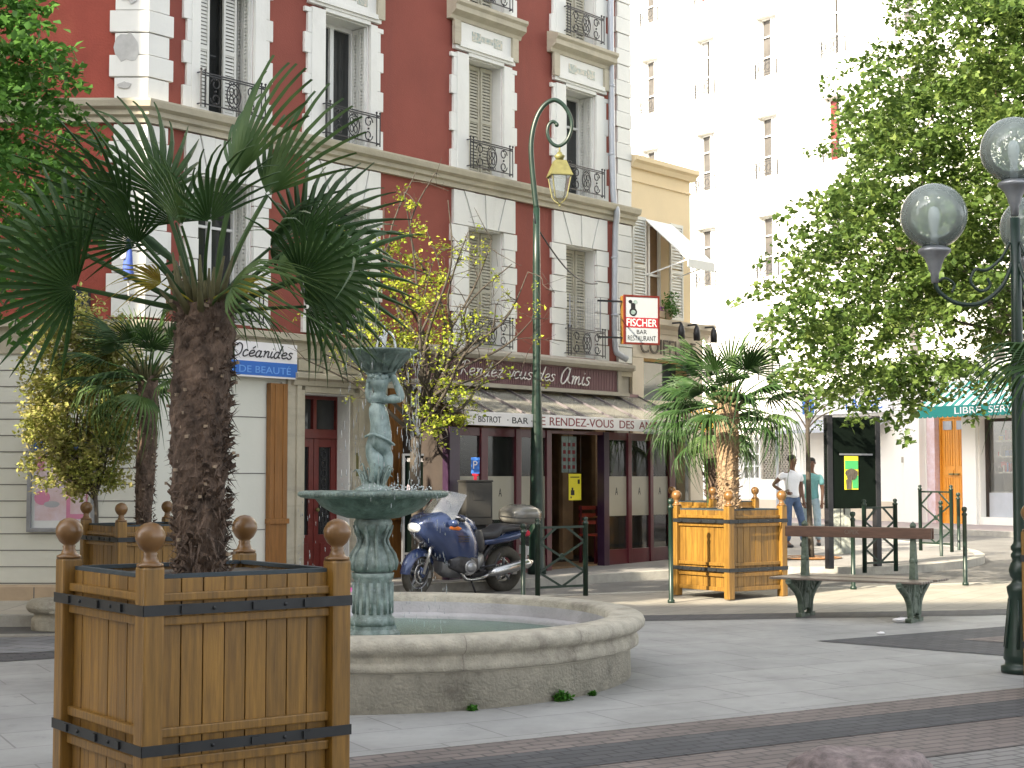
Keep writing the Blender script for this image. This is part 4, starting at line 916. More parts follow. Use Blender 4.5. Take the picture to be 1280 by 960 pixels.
# ================================================================== CREAM BUILDING (hairdresser)
CB = thing('cream_building', 'low cream rendered house with louvred shutters and hairdresser shop next to the red house', 'building', MF.p(UEND, 0, 0))
UE = 12.62; U0 = UEND+.04
mb = MB(); holes_wall(mb, MF, U0, 12.32, 4.0, 7.15, [(10.86, 11.60, 4.45, 6.22)], .25); mb.build('upper_wall', 'ochre', CB, recalc=False)
mb = MB(); a = MF.p(12.32, 0, 0); b = MF.p(12.32, -6, 0)
mb.add([(a.x, a.y, 4.0), (b.x, b.y, 4.0), (b.x, b.y, 7.15), (a.x, a.y, 7.15)], [(0, 1, 2, 3)]); a = MF.p(UE, 0, 0); b = MF.p(UE, -6, 0)
mb.add([(a.x, a.y, 0), (b.x, b.y, 0), (b.x, b.y, 4.2), (a.x, a.y, 4.2)], [(0, 1, 2, 3)])
a, b = MF.p(U0, -6, 0), MF.p(UE, -6, 0); mb.add([(a.x, a.y, 0), (b.x, b.y, 0), (b.x, b.y, 7.15), (a.x, a.y, 7.15)], [(0, 1, 2, 3)])
c, d = MF.p(U0, 0, 7.15), MF.p(12.32, 0, 7.15); mb.add([c, d, MF.p(12.32, -6, 7.15), MF.p(U0, -6, 7.15)], [(0, 1, 2, 3)])
mb.build('side_wall', 'ochre', CB, recalc=False)
mb = MB(); mb.fprofile(MF, U0, 12.40, [(-.02, 7.10), (.06, 7.10), (.10, 7.18), (.16, 7.22), (.16, 7.30), (-.02, 7.33)]); mb.fbox(MF, U0, 12.34, -.02, .03, 6.86, 6.89); mb.build('parapet', 'ochre', CB)
mb = MB(); mb.fprofile(MF, U0, 12.78, [(-.02, 4.18), (.08, 4.18), (.12, 4.26), (.24, 4.32), (.26, 4.42), (-.02, 4.46)]); mb.fbox(MF, U0, UE, -.02, .06, 3.72, 4.178); mb.build('shop_fascia', 'ochrestone', CB, .004)
mb = MB(); mb.fbox(MF, U0, U0+.34, -.02, .05, 0, 3.718); mb.fbox(MF, UE-.42, UE, -.02, .05, 0, 3.718); mb.fbox(MF, U0+.342, UE-.422, -.01, .03, 0, .55); mb.fbox(MF, U0+.342, UE-.422, -.01, .03, 2.9, 2.98); mb.build('shop_pilaster', 'ochrestone', CB, .004)
mb = MB(); mb.fbox(MF, U0+.342, UE-.422, -.30, -.26, .55, 3.7); mb.build('shop_window', 'glassgreen', CB)
w = MB(); a, b, z0, z1 = 10.86, 11.60, 4.45, 6.22
for q in ((a, a+.05, z0, z1), (b-.05, b, z0, z1), (a+.05, b-.05, z1-.05, z1), ((a+b)/2-.025, (a+b)/2+.025, z0, z1-.05)): w.fbox(MF, q[0], q[1], -.22, -.17, q[2], q[3])
w.fbox(MF, a+.05, b-.05, -.20, -.165, 5.25, 5.29)
wo = w.build('window', 'framew', CB); s = MB(); s.fbox(MF, a, b, -.25, -.23, z0, z1); s.build('pane', 'interior', wo)
s = MB(); s.fbox(MF, a+.05, a+.26, -.225, -.215, z0, z1-.05); s.build('curtain', 'skinpink', wo)
s = MB(); louvre(s, MF, 10.44, 10.84, 4.47, 6.24, .03, .055); s.build('shutter', 'shutterw', wo); s = MB(); louvre(s, MF, 11.62, 12.02, 4.47, 6.24, .03, .055); s.build('shutter', 'shutterw', wo)
t = thing('window_awning', 'small white canvas awning sloping out over the cream house window', 'awning', MF.p(10.9, .05, 6.2))
s = MB(); s.add([MF.p(10.80, .04, 6.22), MF.p(11.66, .04, 6.22), MF.p(11.66, .95, 5.42), MF.p(10.80, .95, 5.42), MF.p(10.80, .04, 6.20), MF.p(11.66, .04, 6.20), MF.p(11.66, .94, 5.40), MF.p(10.80, .94, 5.40)], [(0, 1, 2, 3), (7, 6, 5, 4), (0, 4, 5, 1), (1, 5, 6, 2), (2, 6, 7, 3), (3, 7, 4, 0)]); s.build('canvas', 'canvasw', t)
s = MB(); n = 8
for k in range(n): u0 = 10.80+k*.86/n; s.fpoly(MF, [(u0, 5.41), (u0, 5.28), (u0+.43/n, 5.25), (u0+.86/n, 5.28), (u0+.86/n, 5.41)], .945, .955)
s.build('valance', 'canvasw', t)
s = MB(); s.beam(MF.p(10.82, .94, 5.41), MF.p(10.82, .03, 5.2), .02, .02); s.beam(MF.p(11.64, .94, 5.41), MF.p(11.64, .03, 5.2), .02, .02); s.build('arm', 'framew', t)
t = thing('window_plant', 'leafy green pot plant trailing from the cream house window sill', 'plant', MF.p(11.4, .12, 4.47))
s = MB(); s.lathe(MF.p(11.4, .12, 4.465), [(.07, 0), (.10, .16)], 14); s.build('pot', 'tan', t)
leaf_mesh('foliage', 'left', [tuple(MF.p(11.4+random.uniform(-.1, .15), .15+random.uniform(-.05, .15), 4.65+random.uniform(-.1, .2))) for _ in range(10)], 60, .13, .05, t, 4, 1)
t = thing('window_flowers', 'low pot of pink and violet flowers on the cream house window sill', 'flowers', MF.p(11.05, .12, 4.47))
s = MB(); s.fbox(MF, 10.95, 11.22, .06, .18, 4.465, 4.58); s.build('pot', 'tan', t)
leaf_mesh('blossom', 'pinkleaf', [tuple(MF.p(11.0+.04*k, .12, 4.62)) for k in range(5)], 30, .06, .035, t, 6, 1)
t = thing('shop_lettering', 'grey metal capitals on the cream fascia of the hairdresser', 'sign', MF.p(11.0, .07, 3.85))
s = MB(); s.mesh(text_mesh('COIFFURE', 1.75, .27, .02), MF.mat(11.45, .085, 3.94)); s.build('lettering', 'bark', t)
for k, u in enumerate((11.35, 11.85, 12.42)):
    t = thing('spotlight', ['small black spotlight over the first letters of the hairdresser fascia', 'middle one of three small black spotlights on the hairdresser fascia', 'small black spotlight at the right end of the hairdresser cornice'][k], 'spotlight', MF.p(u, .26, 4.36), 'spotlights above the hairdresser fascia')
    s = MB(); s.beam(MF.p(u, .24, 4.37), MF.p(u, .44, 4.37), .03, .03); s.build('arm', 'iron', t)
    s = MB(); s.lathe(MF.p(u, .44, 4.08), [(.06, 0), (.065, .14), (.05, .22), (.02, .28)], 12); s.build('lamp_head', 'iron', t)

# ================================================================== WHITE BUILDING
WB = thing('white_building', 'tall sunlit white apartment block with narrow french windows behind the lime tree', 'building', WF.p(0, 0, .5))
wc = [.18-2.87, .18, 3.05, 5.92, 8.79, 11.66, 14.5, 17.4]; wz = [4.55, 7.62, 10.65, 13.70, 16.75]
hol = [(c-.45, c+.45, z, z+1.85) for c in wc for z in wz]
hol += [(1.75, 2.55, 1.55, 3.1), (2.62, 4.05, 1.55, 3.1), (9.15, 10.42, .4, 3.72), (10.95, 14.6, .6, 3.1), (5.6, 7.5, 1.2, 3.3)]
mb = MB(); holes_wall(mb, WF, -8, 22, -.3, 19.5, hol, .30); mb.build('wall', 'bldgwhite', WB, recalc=False)
mb = MB(); a, b, c, d = WF.p(-8, 0, 0), WF.p(22, 0, 0), WF.p(22, -10, 0), WF.p(-8, -10, 0)
for p, q in ((b, c), (c, d), (d, a)): mb.add([(p.x, p.y, -.6), (q.x, q.y, -.6), (q.x, q.y, 19.5), (p.x, p.y, 19.5)], [(0, 1, 2, 3)])
mb.build('rear_wall', 'bldgwhite', WB, recalc=False)
mb = MB(); mb.fbox(WF, -8.1, 22.1, -10, .3, 19.5, 19.7); mb.build('roof', 'zinc', WB)
mb = MB(); mb.fprofile(WF, -8, 22, [(-.02, 3.95), (.05, 3.95), (.12, 4.05), (.12, 4.12), (-.02, 4.16)]); mb.build('string_course', 'bldgwhite', WB)
mb = MB(); mb.fbox(WF, 4.2, 9.0, -.01, .03, .35, .95); mb.fbox(WF, -8, 4.1, -.01, .03, .35, .95); mb.build('plinth', 'ochrestone', WB)
styles = ['doorred', 'curtain', 'interiordark', 'glassgreen']
for i, c in enumerate(wc):
    for j, z in enumerate(wz):
        a, b, z0, z1 = c-.45, c+.45, z, z+1.85
        s = MB()
        for q in ((a, a+.06, z0, z1), (b-.06, b, z0, z1), (a+.06, b-.06, z1-.06, z1), ((a+b)/2-.03, (a+b)/2+.03, z0, z1-.06)): s.fbox(WF, q[0], q[1], -.27, -.21, q[2], q[3])
        s.fbox(WF, a+.06, b-.06, -.26, -.215, z0+.62, z0+.66); s.fbox(WF, a+.06, b-.06, -.26, -.215, z0+1.25, z0+1.29)
        w = s.build('window', 'framew', WB)
        key = (i*3+j*2) % 4 if not (i == 1 and j == 3) else 0
        s = MB(); s.fbox(WF, a, b, -.30, -.275, z0, z1); s.build('pane', 'glasspale', w)
        s = MB(); s.fbox(WF, (a+b)/2+.0, b-.06, -.25, -.24, z0, z1-.06); s.build('curtain', 'signwhite', w)
        if (i*5+j*3) % 7 in (0, 3): s = MB(); s.fbox(WF, a+.06, a+.30, -.25, -.24, z0, z1-.06); s.build('blind', 'doorred' if (i+j) % 2 else 'curtain', w)
        s = MB()
        for u in (a-.02, b+.02): s.beam(WF.p(u, .02, z0-.02), WF.p(u, .02, z0+.44), .03, .03, (1, 0, 0)); s.beam(WF.p(u, .01, z0+.4), WF.p(u, .16, z0+.4), .02, .02)
        for zz in (z0+.05, z0+.4): s.beam(WF.p(a-.02, .16, zz), WF.p(b+.02, .16, zz), .014, .014)
        for k in range(7): u = a+k*(b-a)/6; s.beam(WF.p(u, .16, z0+.05), WF.p(u, .16, z0+.4), .010, .010, (1, 0, 0))
        for k in range(3): s.torus(WF.p(c+(k-1)*.26, .16, z0+.22), WF.N, .10, .010, 12, 5)
        s.build('railing', 'iron', w)
# ground floor openings
s = MB(); a, b, z0, z1 = 1.75, 2.55, 1.55, 3.1
for k in range(4): s.fbox(WF, a+k*(b-a-.05)/3, a+.05+k*(b-a-.05)/3, -.12, -.07, z0, z1)
for k in range(5): s.fbox(WF, a+.05, b-.05, -.115, -.075, z0+k*.37, z0+k*.37+.045)
w = s.build('barred_window', 'framew', WB); s = MB(); s.fbox(WF, a, b, -.2, -.18, z0, z1); s.build('pane', 'curtain', w)
s = MB(); a, b = 2.62, 4.05
k = 0
while k < 22:
    for sg in (1, -1):
        u = a-1.5+k*.13; p0 = [u, z0] if sg > 0 else [u, z1]; p1 = [u+1.5, z1] if sg > 0 else [u+1.5, z0]
        ta = max(0, (a-u)/1.5); tb = min(1, (b-u)/1.5)
        if tb > ta: s.beam(WF.p(u+1.5*ta, -.1, p0[1]+(p1[1]-p0[1])*ta), WF.p(u+1.5*tb, -.1, p0[1]+(p1[1]-p0[1])*tb), .03, .03, tuple(WF.N))
    k += 1
for q in ((a, a+.06), (b-.06, b)): s.fbox(WF, q[0], q[1], -.13, -.06, z0, z1)
w = s.build('lattice_grille', 'beige2', WB); s = MB(); s.fbox(WF, a, b, -.25, -.22, z0, z1); s.build('pane', 'curtain', w)
s = MB(); s.fbox(WF, 5.6, 7.5, -.27, -.22, 1.2, 3.3); s.build('roller_shutter', 'shutterw', WB)
s = MB(); a, b, z0, z1 = 9.15, 10.42, .4, 3.72
s.fbox(WF, a+.28, a+.33, -.3, -.2, z0, z1-.1); s.fbox(WF, b-.05, b, -.3, -.2, z0, z1-.1); s.fbox(WF, a+.33, b-.05, -.3, -.2, 3.15, 3.28); s.fbox(WF, a+.33, b-.05, -.3, -.24, 3.28, z1-.1)
for p, q in ((a+.33, a+.775), (a+.785, b-.05)):
    s.fbox(WF, p, q, -.3, -.24, z0, 3.15)
    for (e0, e1, f0, f1) in ((.06, .07, .25, 1.2), (.06, .07, 1.5, 2.55)):
        for k in range(4): w_ = (q-p-.14)/4; s.fbox(WF, p+.07+k*w_+.012, p+.07+(k+1)*w_-.012, -.24, -.225, z0+f0, z0+f1)
    s.fbox(WF, p+.05, q-.05, -.24, -.222, z0+1.27, z0+1.40)
dr = s.build('double_door', 'orange', WB, .004)
s = MB(); s.fbox(WF, a+.40, a+.70, -.24, -.21, z0+2.45, z0+2.68); s.fbox(WF, a+.86, b-.12, -.24, -.21, z0+2.45, z0+2.68); s.build('door_pane', 'steel', dr)
s = MB(); s.fbox(WF, a+.62, a+.76, -.22, -.16, z0+1.27, z0+1.31); s.fbox(WF, a+.80, a+.94, -.22, -.16, z0+1.27, z0+1.31); s.build('handle', 'brass', dr)
s = MB(); s.fbox(WF, a, a+.27, -.3, -.03, z0, z1-.1); s.build('door_reveal', 'skinpink', WB)
s = MB(); s.fbox(WF, 8.15, 8.50, -.02, .12, .3, 3.9); s.fbox(WF, 8.56, 9.12, -.02, .22, .3, 3.94); s.fbox(WF, 10.45, 10.9, -.02, .10, .3, 3.6); s.build('pilaster', 'bldgwhite', WB, .01)
# grocery window
s = MB(); a, b, z0, z1 = 10.95, 14.6, .6, 3.1
for q in ((a, a+.10), (12.35, 12.45), (b-.1, b)): s.fbox(WF, q[0], q[1], -.28, -.2, z0, z1)
s.fbox(WF, a+.1, b-.1, -.28, -.2, z1-.08, z1); gw = s.build('shop_window', 'interiordark', WB)
s = MB(); s.fbox(WF, a+.1, b-.1, -.27, -.21, z0, z0+.62); s.build('stall_riser', 'lilac', gw)
s = MB(); s.fbox(WF, a+.1, b-.1, -.25, -.24, z0+.62, z1-.08); s.build('pane', 'shopglass', gw)
s = MB(); s.fbox(WF, a, b, -.9, -.88, z0, z1); s.build('shop_back', 'curtain', gw)
for zz in (z0+.65, z0+1.15, z0+1.55, z0+1.95):
    s = MB(); s.fbox(WF, a+.12, b-.12, -.85, -.35, zz-.04, zz); s.build('shelf', 'framew', gw)
rg = random.Random(11)
names = ['redcloth', 'bluepaint', 'signwhite', 'yellowposter', 'teal', 'interiordark']
for mi, mn in enumerate(names):
    s = MB()
    for zz in (z0+1.15, z0+1.55, z0+1.95):
        for k in range(7):
            u = rg.uniform(a+.15, b-.3); s.fbox(WF, u, u+rg.uniform(.05, .14), -.6, -.45+mi*.01, zz, zz+rg.uniform(.1, .26))
    s.build('packaged_goods', mn, gw)
# grocery awning
t = thing('shop_awning', 'green and white striped grocery awning with teal lettered valance over the shop window', 'awning', WF.p(10.3, .05, 3.9))
uA, uB = 9.95, 14.9; st = .135; k = 0; gA = MB(); gB = MB()
u = uA
while u < uB-.01:
    q = gA if k % 2 == 0 else gB; v = min(u+st, uB)
    q.add([WF.p(u, .05, 4.12), WF.p(v, .05, 4.12), WF.p(v, 1.15, 3.40), WF.p(u, 1.15, 3.40), WF.p(u, .05, 4.1), WF.p(v, .05, 4.1), WF.p(v, 1.14, 3.38), WF.p(u, 1.14, 3.38)], [(0, 1, 2, 3), (7, 6, 5, 4), (0, 4, 5, 1), (2, 6, 7, 3), (0, 3, 7, 4), (1, 5, 6, 2)])
    u = v; k += 1
gA.build('green_stripes', 'teal', t); gB.build('white_stripes', 'canvasw', t)
s = MB(); n = 30; L_ = (uB-uA)/n
s.fbox(WF, uA, uB, 1.14, 1.155, 3.15, 3.40)
for k in range(n): s.fpoly(WF, [(uA+k*L_, 3.15), (uA+(k+.25)*L_, 3.11), (uA+(k+.75)*L_, 3.11), (uA+(k+1)*L_, 3.15)], 1.14, 1.155)
s.build('valance', 'teal', t)
s = MB(); s.mesh(text_mesh('LIBRE  SERVICE', 2.35, .17, .004), WF.mat(12.35, 1.156, 3.27)); s.build('lettering', 'signwhite', t)
s = MB(); s.add([WF.p(uA, .05, 4.1), WF.p(uA, 1.14, 3.39), WF.p(uA, 1.14, 3.15), WF.p(uA, .05, 3.5), WF.p(uA+.01, .05, 4.1), WF.p(uA+.01, 1.14, 3.39), WF.p(uA+.01, 1.14, 3.15), WF.p(uA+.01, .05, 3.5)], [(0, 1, 2, 3), (7, 6, 5, 4), (0, 4, 5, 1), (1, 5, 6, 2), (2, 6, 7, 3), (3, 7, 4, 0)]); s.build('side_flap', 'teal', t)
# pale shop fascia with blue patches left of the door, grey shop canopy
t = thing('shop_fascia', 'white shop fascia with blue lettering half hidden behind the lime leaves', 'sign', WF.p(5.0, .05, 3.4))
s = MB(); s.fbox(WF, 4.6, 8.1, .02, .14, 3.38, 3.88); s.build('board', 'signwhite', t, .01)
s = MB(); s.mesh(text_mesh('TABAC', 1.5, .30, .01), WF.mat(7.0, .14, 3.63)); s.fbox(WF, 4.62, 5.1, .14, .15, 3.42, 3.84); s.build('blue_lettering', 'bluepaint', t)
t = thing('shop_canopy', 'grey sloping canopy over the white shopfront behind the standing people', 'canopy', WF.p(4.3, .05, 3.0))
s = MB(); s.add([WF.p(4.25, .02, 3.25), WF.p(7.9, .02, 3.25), WF.p(7.9, .9, 2.95), WF.p(4.25, .9, 2.95), WF.p(4.25, .02, 3.15), WF.p(7.9, .02, 3.15), WF.p(7.9, .9, 2.85), WF.p(4.25, .9, 2.85)], [(0, 1, 2, 3), (7, 6, 5, 4), (0, 4, 5, 1), (1, 5, 6, 2), (2, 6, 7, 3), (3, 7, 4, 0)]); s.build('roof', 'lilac', t)
s = MB(); s.beam(WF.p(4.3, .85, .5), WF.p(4.3, .85, 2.9), .07, .07, (1, 0, 0)); s.build('post', 'lilac', t)
t = thing('wall_meter_pipe', 'thin grey downpipe on the white wall left of the orange door', 'pipe', WF.p(8.53, .1, .6))
s = MB(); s.tube([WF.p(8.53, .13, .6), WF.p(8.53, .13, 3.9)], .035, 8); s.build('pipe', 'beige2', t); s = MB(); s.fbox(WF, 8.46, 8.60, .10, .2, 2.0, 2.15); s.build('collar', 'beige2', t)

# ================================================================== unseen houses added and sized to shade the square and left facade
def plain_house(name, label, fr, w, dep, h, m):
    t = thing(name, label, 'building', fr.p(0, 0, 0))
    us = [1.5+2.6*k for k in range(int((w-2)/2.6))]; zs = [1+3.1*k for k in range(int((h-2)/3.1))]
    hs = [(u, u+1.1, z, z+1.9) for u in us for z in zs]
    s = MB(); holes_wall(s, fr, 0, w, -1, h, hs, .25)
    a, b, c, d = fr.p(0, 0, 0), fr.p(w, 0, 0), fr.p(w, -dep, 0), fr.p(0, -dep, 0)
    for p, q in ((b, c), (c, d), (d, a)): s.add([(p.x, p.y, -1), (q.x, q.y, -1), (q.x, q.y, h), (p.x, p.y, h)], [(0, 1, 2, 3)])
    s.build('wall', m, t, recalc=False)
    s = MB(); s.fbox(fr, -.3, w+.3, -dep-.3, .4, h, h+.35); s.build('roof', 'zinc', t)
    for i, (a, b, c, d) in enumerate(hs):
        if i > 95: break
        s = MB(); s.fbox(fr, a, b, -.27, -.25, c, d); s.build('window', 'glassdark', t)
    return t
plain_house('shade_house_rear', 'long pale apartment house added unseen behind the camera to shade the square', Frame((6, -7.0), R(-90)), 55, 11, 20.5, 'bldgwhite')
plain_house('shade_house_left', 'tall beige house added outside the view on the left to shade the red facade', Frame((-13.9, 9.6), 0), 9.5, 9, 21, 'ochre')
# ================================================================== FOUNTAIN
FC = Vector((-1.175, 13.25)); fg = g(FC.x, FC.y)+.008
FT = thing('fountain', 'round stone fountain with green bronze child statue carrying a bowl over a wide basin', 'fountain', (FC.x, FC.y, fg))
P3 = lambda x, y, z: Vector((FC.x+x, FC.y+y, z))
c = Vector((FC.x, FC.y, 0)); zt = .47
mb = MB(); mb.lathe(c, [(2.0, fg-.03), (2.17, fg-.03), (2.165, .21), (2.20, .215), (2.20, .22)], 96, cap=False); mb.build('basin_wall', 'stone', FT)
mb = MB(); mb.lathe(c, [(1.98, .221), (2.20, .221), (2.235, .235), (2.235, .285), (2.215, .31), (2.215, .345), (2.25, .355), (2.285, .385), (2.29, .42), (2.275, .455), (2.24, .475), (2.02, .475), (1.98, .455), (1.98, .221)], 96, cap=False)
mb.build('basin_rim', 'stonerim', FT, recalc=True)
mb = MB()
for k in range(14):
    a = 2*math.pi*(k+.35)/14; ca, sa = math.cos(a), math.sin(a); t = Vector((-sa, ca, 0))*.0025
    pr = [(2.205, .222), (2.239, .235), (2.239, .285), (2.219, .31), (2.219, .345), (2.254, .355), (2.289, .385), (2.294, .42), (2.279, .457), (2.24, .479), (2.02, .479)]
    vs = [P3(r*ca, r*sa, z)+t for r, z in pr]+[P3(r*ca, r*sa, z)-t for r, z in pr]; n = len(pr)
    mb.add(vs, [(i, i+1, n+i+1, n+i) for i in range(n-1)])
mb.build('rim_joint', 'softjoint', FT, recalc=False)
mb = MB(); mb.lathe(c, [(1.985, .454), (1.97, .3), (1.97, fg)], 96, cap=False); mb.lathe(c, [(1.97, .30), (1.88, .30), (1.86, .27), (1.86, fg)], 96, cap=False); mb.build('inner_wall', 'stonein', FT, recalc=False)
mb = MB(); mb.lathe(c, [(0.0001, .25), (1.9, .25)], 72, True, cap=False); mb.build('water', 'water', FT, recalc=False)
zz = lambda py: 1.6-(py-597)/147.7
mb = MB()
mb.lathe(c, [(.23, fg+.02), (.23, .30), (.20, .33), (.20, .36)], 8, False)
mb.lathe(c, [(.19, .36), (.185, .42), (.165, .44), (.16, .74), (.175, .76), (.18, .80)], 32)
for k in range(16): a = 2*math.pi*k/16; mb.tube([P3(.158*math.cos(a), .158*math.sin(a), .46), P3(.158*math.cos(a), .158*math.sin(a), .72)], .020, 6)
mb.lathe(c, [(.15, .80), (.19, .83), (.195, .88), (.175, .95), (.13, 1.02), (.10, 1.07), (.098, 1.10), (.125, 1.14), (.155, 1.18), (.165, 1.22), (.15, 1.25), (.12, 1.27)], 32)
for k in range(10):
    a = 2*math.pi*k/10; mb.tube([P3(r*math.cos(a), r*math.sin(a), z) for r, z in ((.19, .82), (.195, .88), (.178, .95), (.135, 1.02), (.12, 1.08), (.145, 1.14), (.165, 1.2))], [.012, .026, .024, .018, .014, .016, .01], 6)
mb.build('pedestal', 'bronze', FT)
mb = MB(); mb.lathe(c, [(.11, 1.25), (.22, 1.26), (.34, 1.30), (.44, 1.36), (.49, 1.42), (.53, 1.435), (.535, 1.45)], 64); mb.lathe(c, [(.50, 1.43), (.56, 1.425), (.615, 1.435), (.63, 1.455), (.62, 1.48), (.58, 1.49), (.50, 1.475), (.40, 1.46), (0.001, 1.455)], 64)
for k in range(80):
    a = 2*math.pi*k/80; mb.ball(P3(.618*math.cos(a), .618*math.sin(a), 1.462), .022, 6)
mb.build('lower_bowl', 'bronze2', FT)
mb = MB(); mb.lathe(c, [(0.001, 1.478), (.52, 1.478)], 48, cap=False); mb.build('bowl_water', 'water', FT, recalc=False)
# child statue, seen from behind and to the side
sx = lambda px: (px-467.5)/147.7
Z = lambda py: zz(py)
J = {'pelvis': ((sx(476), 0, Z(558)), (.115, .105)), 'belly': ((sx(478), -.01, Z(540)), (.105, .10)), 'waist': ((sx(475), 0, Z(526)), (.095, .09)), 'chest': ((sx(473), .0, Z(508)), (.105, .09)),
     'upper': ((sx(474), .0, Z(497)), (.085, .07)), 'neck': ((sx(475), .0, Z(489)), .045), 'head0': ((sx(475), -.01, Z(482)), .075), 'head1': ((sx(474), -.01, Z(474)), .092), 'head2': ((sx(474), 0, Z(467)), .070),
     'bladel': ((sx(468), -.055, Z(506)), (.05, .045)), 'bumr': ((sx(473), -.075, Z(565)), (.065, .06)), 'shr': ((sx(488), .02, Z(499)), .048), 'elr': ((sx(503), .0, Z(497)), .040), 'wrr': ((sx(495), -.02, Z(477)), .027), 'har': ((sx(490), -.02, Z(467)), .026),
     'shl': ((sx(464), .03, Z(500)), .045), 'ell': ((sx(459), .13, Z(488)), .034), 'wrl': ((sx(460), .10, Z(475)), .025), 'hal': ((sx(463), .06, Z(467)), .024),
     'butt': ((sx(467), .0, Z(563)), (.095, .095)), 'hipr': ((sx(482), .03, Z(568)), .085), 'kneer': ((sx(484), .0, Z(587)), .054), 'calfr': ((sx(478), .02, Z(598)), .048), 'ankr': ((sx(474), .02, Z(610)), .032), 'toer': ((sx(484), -.04, Z(614)), .024),
     'hipl': ((sx(470), -.05, Z(572)), .078), 'kneel': ((sx(474), -.07, Z(589)), .052), 'calfl': ((sx(468), -.03, Z(600)), .045), 'ankl': ((sx(466), -.03, Z(611)), .03), 'toel': ((sx(474), -.10, Z(614)), .022)}
J = {k: ((Vector(p)+Vector((FC.x, FC.y, 0))), tuple(v*1.07 for v in (r if isinstance(r, tuple) else (r, r)))) for k, (p, r) in J.items()}
E_ = [('chest', 'bladel'), ('pelvis', 'bumr'), ('pelvis', 'belly'), ('belly', 'waist'), ('waist', 'chest'), ('chest', 'upper'), ('upper', 'neck'), ('neck', 'head0'), ('head0', 'head1'), ('head1', 'head2'), ('upper', 'shr'), ('shr', 'elr'), ('elr', 'wrr'), ('wrr', 'har'),
      ('upper', 'shl'), ('shl', 'ell'), ('ell', 'wrl'), ('wrl', 'hal'), ('pelvis', 'butt'), ('pelvis', 'hipr'), ('hipr', 'kneer'), ('kneer', 'calfr'), ('calfr', 'ankr'), ('ankr', 'toer'), ('butt', 'hipl'), ('hipl', 'kneel'), ('kneel', 'calfl'), ('calfl', 'ankl'), ('ankl', 'toel')]
mb = MB(); skin_add(mb, J, E_, 3)
for k in range(26):      # curls of hair
    a = random.uniform(0, 2*math.pi); e = random.uniform(-.2, 1.2); mb.ball(P3(sx(474)+.088*math.cos(a)*math.cos(e), .088*math.sin(a)*math.cos(e), Z(474)+.085*math.sin(e)), .026, 8)
for (hx, hz) in ((sx(490), Z(466)), (sx(463), Z(466))):   # fingers spread under the bowl
    for k in range(5): mb.tube([P3(hx-.02+.01*k, -.03, hz-.02), P3(hx-.03+.016*k, -.04, hz+.01), P3(hx-.034+.019*k, -.035, hz+.035)], [.009, .008, .006], 6)
sp = smoothpath([P3(sx(458), -.06, Z(546)), P3(sx(468), -.115, Z(543)), P3(sx(484), -.10, Z(549)), P3(sx(493), 0, Z(556)), P3(sx(480), .12, Z(548)), P3(sx(462), .09, Z(544)), P3(sx(458), -.06, Z(546))], 4)
mb.tube(sp, .011, 8)     # rolled drapery round the hips
mb.build('statue', 'bronze3', FT)
mb = MB(); rg = random.Random(4)      # reeds and acanthus at the child's feet
mb.lathe(c, [(.17, 1.476), (.15, 1.51), (.08, 1.55), (.03, 1.58)], 16)
for k in range(34):
    a = rg.uniform(0, 2*math.pi); r0 = rg.uniform(.03, .10); h = rg.uniform(.10, .24); ou = rg.uniform(.03, .09)
    b = P3(r0*math.cos(a), r0*math.sin(a), 1.48); q = smoothpath([b, b+Vector((ou*.4*math.cos(a), ou*.4*math.sin(a), h*.6)), b+Vector((ou*math.cos(a), ou*math.sin(a), h)), b+Vector((ou*1.5*math.cos(a), ou*1.5*math.sin(a), h*.9))], 3)
    mb.tube(q, [.016*(1-.85*i/len(q)) for i in range(len(q))], 5)
mb.build('leaf_cluster', 'bronze', FT)
mb = MB(); ub = P3(sx(475), 0, 0)
mb.lathe(ub, [(.10, 2.485), (.135, 2.50), (.14, 2.52), (.20, 2.58), (.27, 2.64), (.315, 2.665), (.32, 2.68), (.30, 2.685), (.26, 2.66), (.15, 2.60), (.001, 2.58)], 48)
for k in range(14):
    a = 2*math.pi*k/14; mb.tube([ub+Vector((r*math.cos(a), r*math.sin(a), z)) for r, z in ((.135, 2.51), (.19, 2.57), (.265, 2.64))], [.012, .016, .010], 6)
mb.build('upper_bowl', 'bronze2', FT)
mb = MB(); tp = P3(sx(480), 0, 2.60)
for dx, dz in ((-.02, .20), (.03, .24), (.0, .29)):
    q = smoothpath([tp, tp+Vector((dx*.4, 0, dz*.7)), tp+Vector((dx*1.2, 0, dz)), tp+Vector((dx*2.8, .01, dz*.75)), tp+Vector((dx*3.6, .01, .02))], 5); mb.tube(q, [.011]*len(q), 6)
mb.build('water_jet', 'drop', FT)
mb = MB(); rg = random.Random(8)
def drop(x, y, z, l, w=.0035): mb.tube([P3(x, y, z), P3(x, y, z-l)], [w*.4, w], 4)
for k in range(200):
    a = rg.uniform(0, 2*math.pi); r = rg.uniform(.30, .35); 
    if rg.random() < .5: a = rg.gauss(-.1, .45)
    drop(sx(475)+r*math.cos(a), r*math.sin(a), rg.uniform(1.5, 2.67), rg.uniform(.02, .09))
for k in range(260):
    a = rg.uniform(0, 2*math.pi); r = rg.uniform(.61, .66); drop(r*math.cos(a), r*math.sin(a), rg.uniform(.25, 1.46), rg.uniform(.015, .05), .0028)
for k in range(90):
    a = rg.gauss(-.2, .8); r = rg.uniform(.1, .5); x, y = r*math.cos(a), r*math.sin(a); mb.ball(P3(x, y, 1.49+abs(rg.gauss(0, .03))), rg.uniform(.004, .010), 6)
o = mb.build('water_drops', 'drop', FT); o['kind'] = 'stuff'
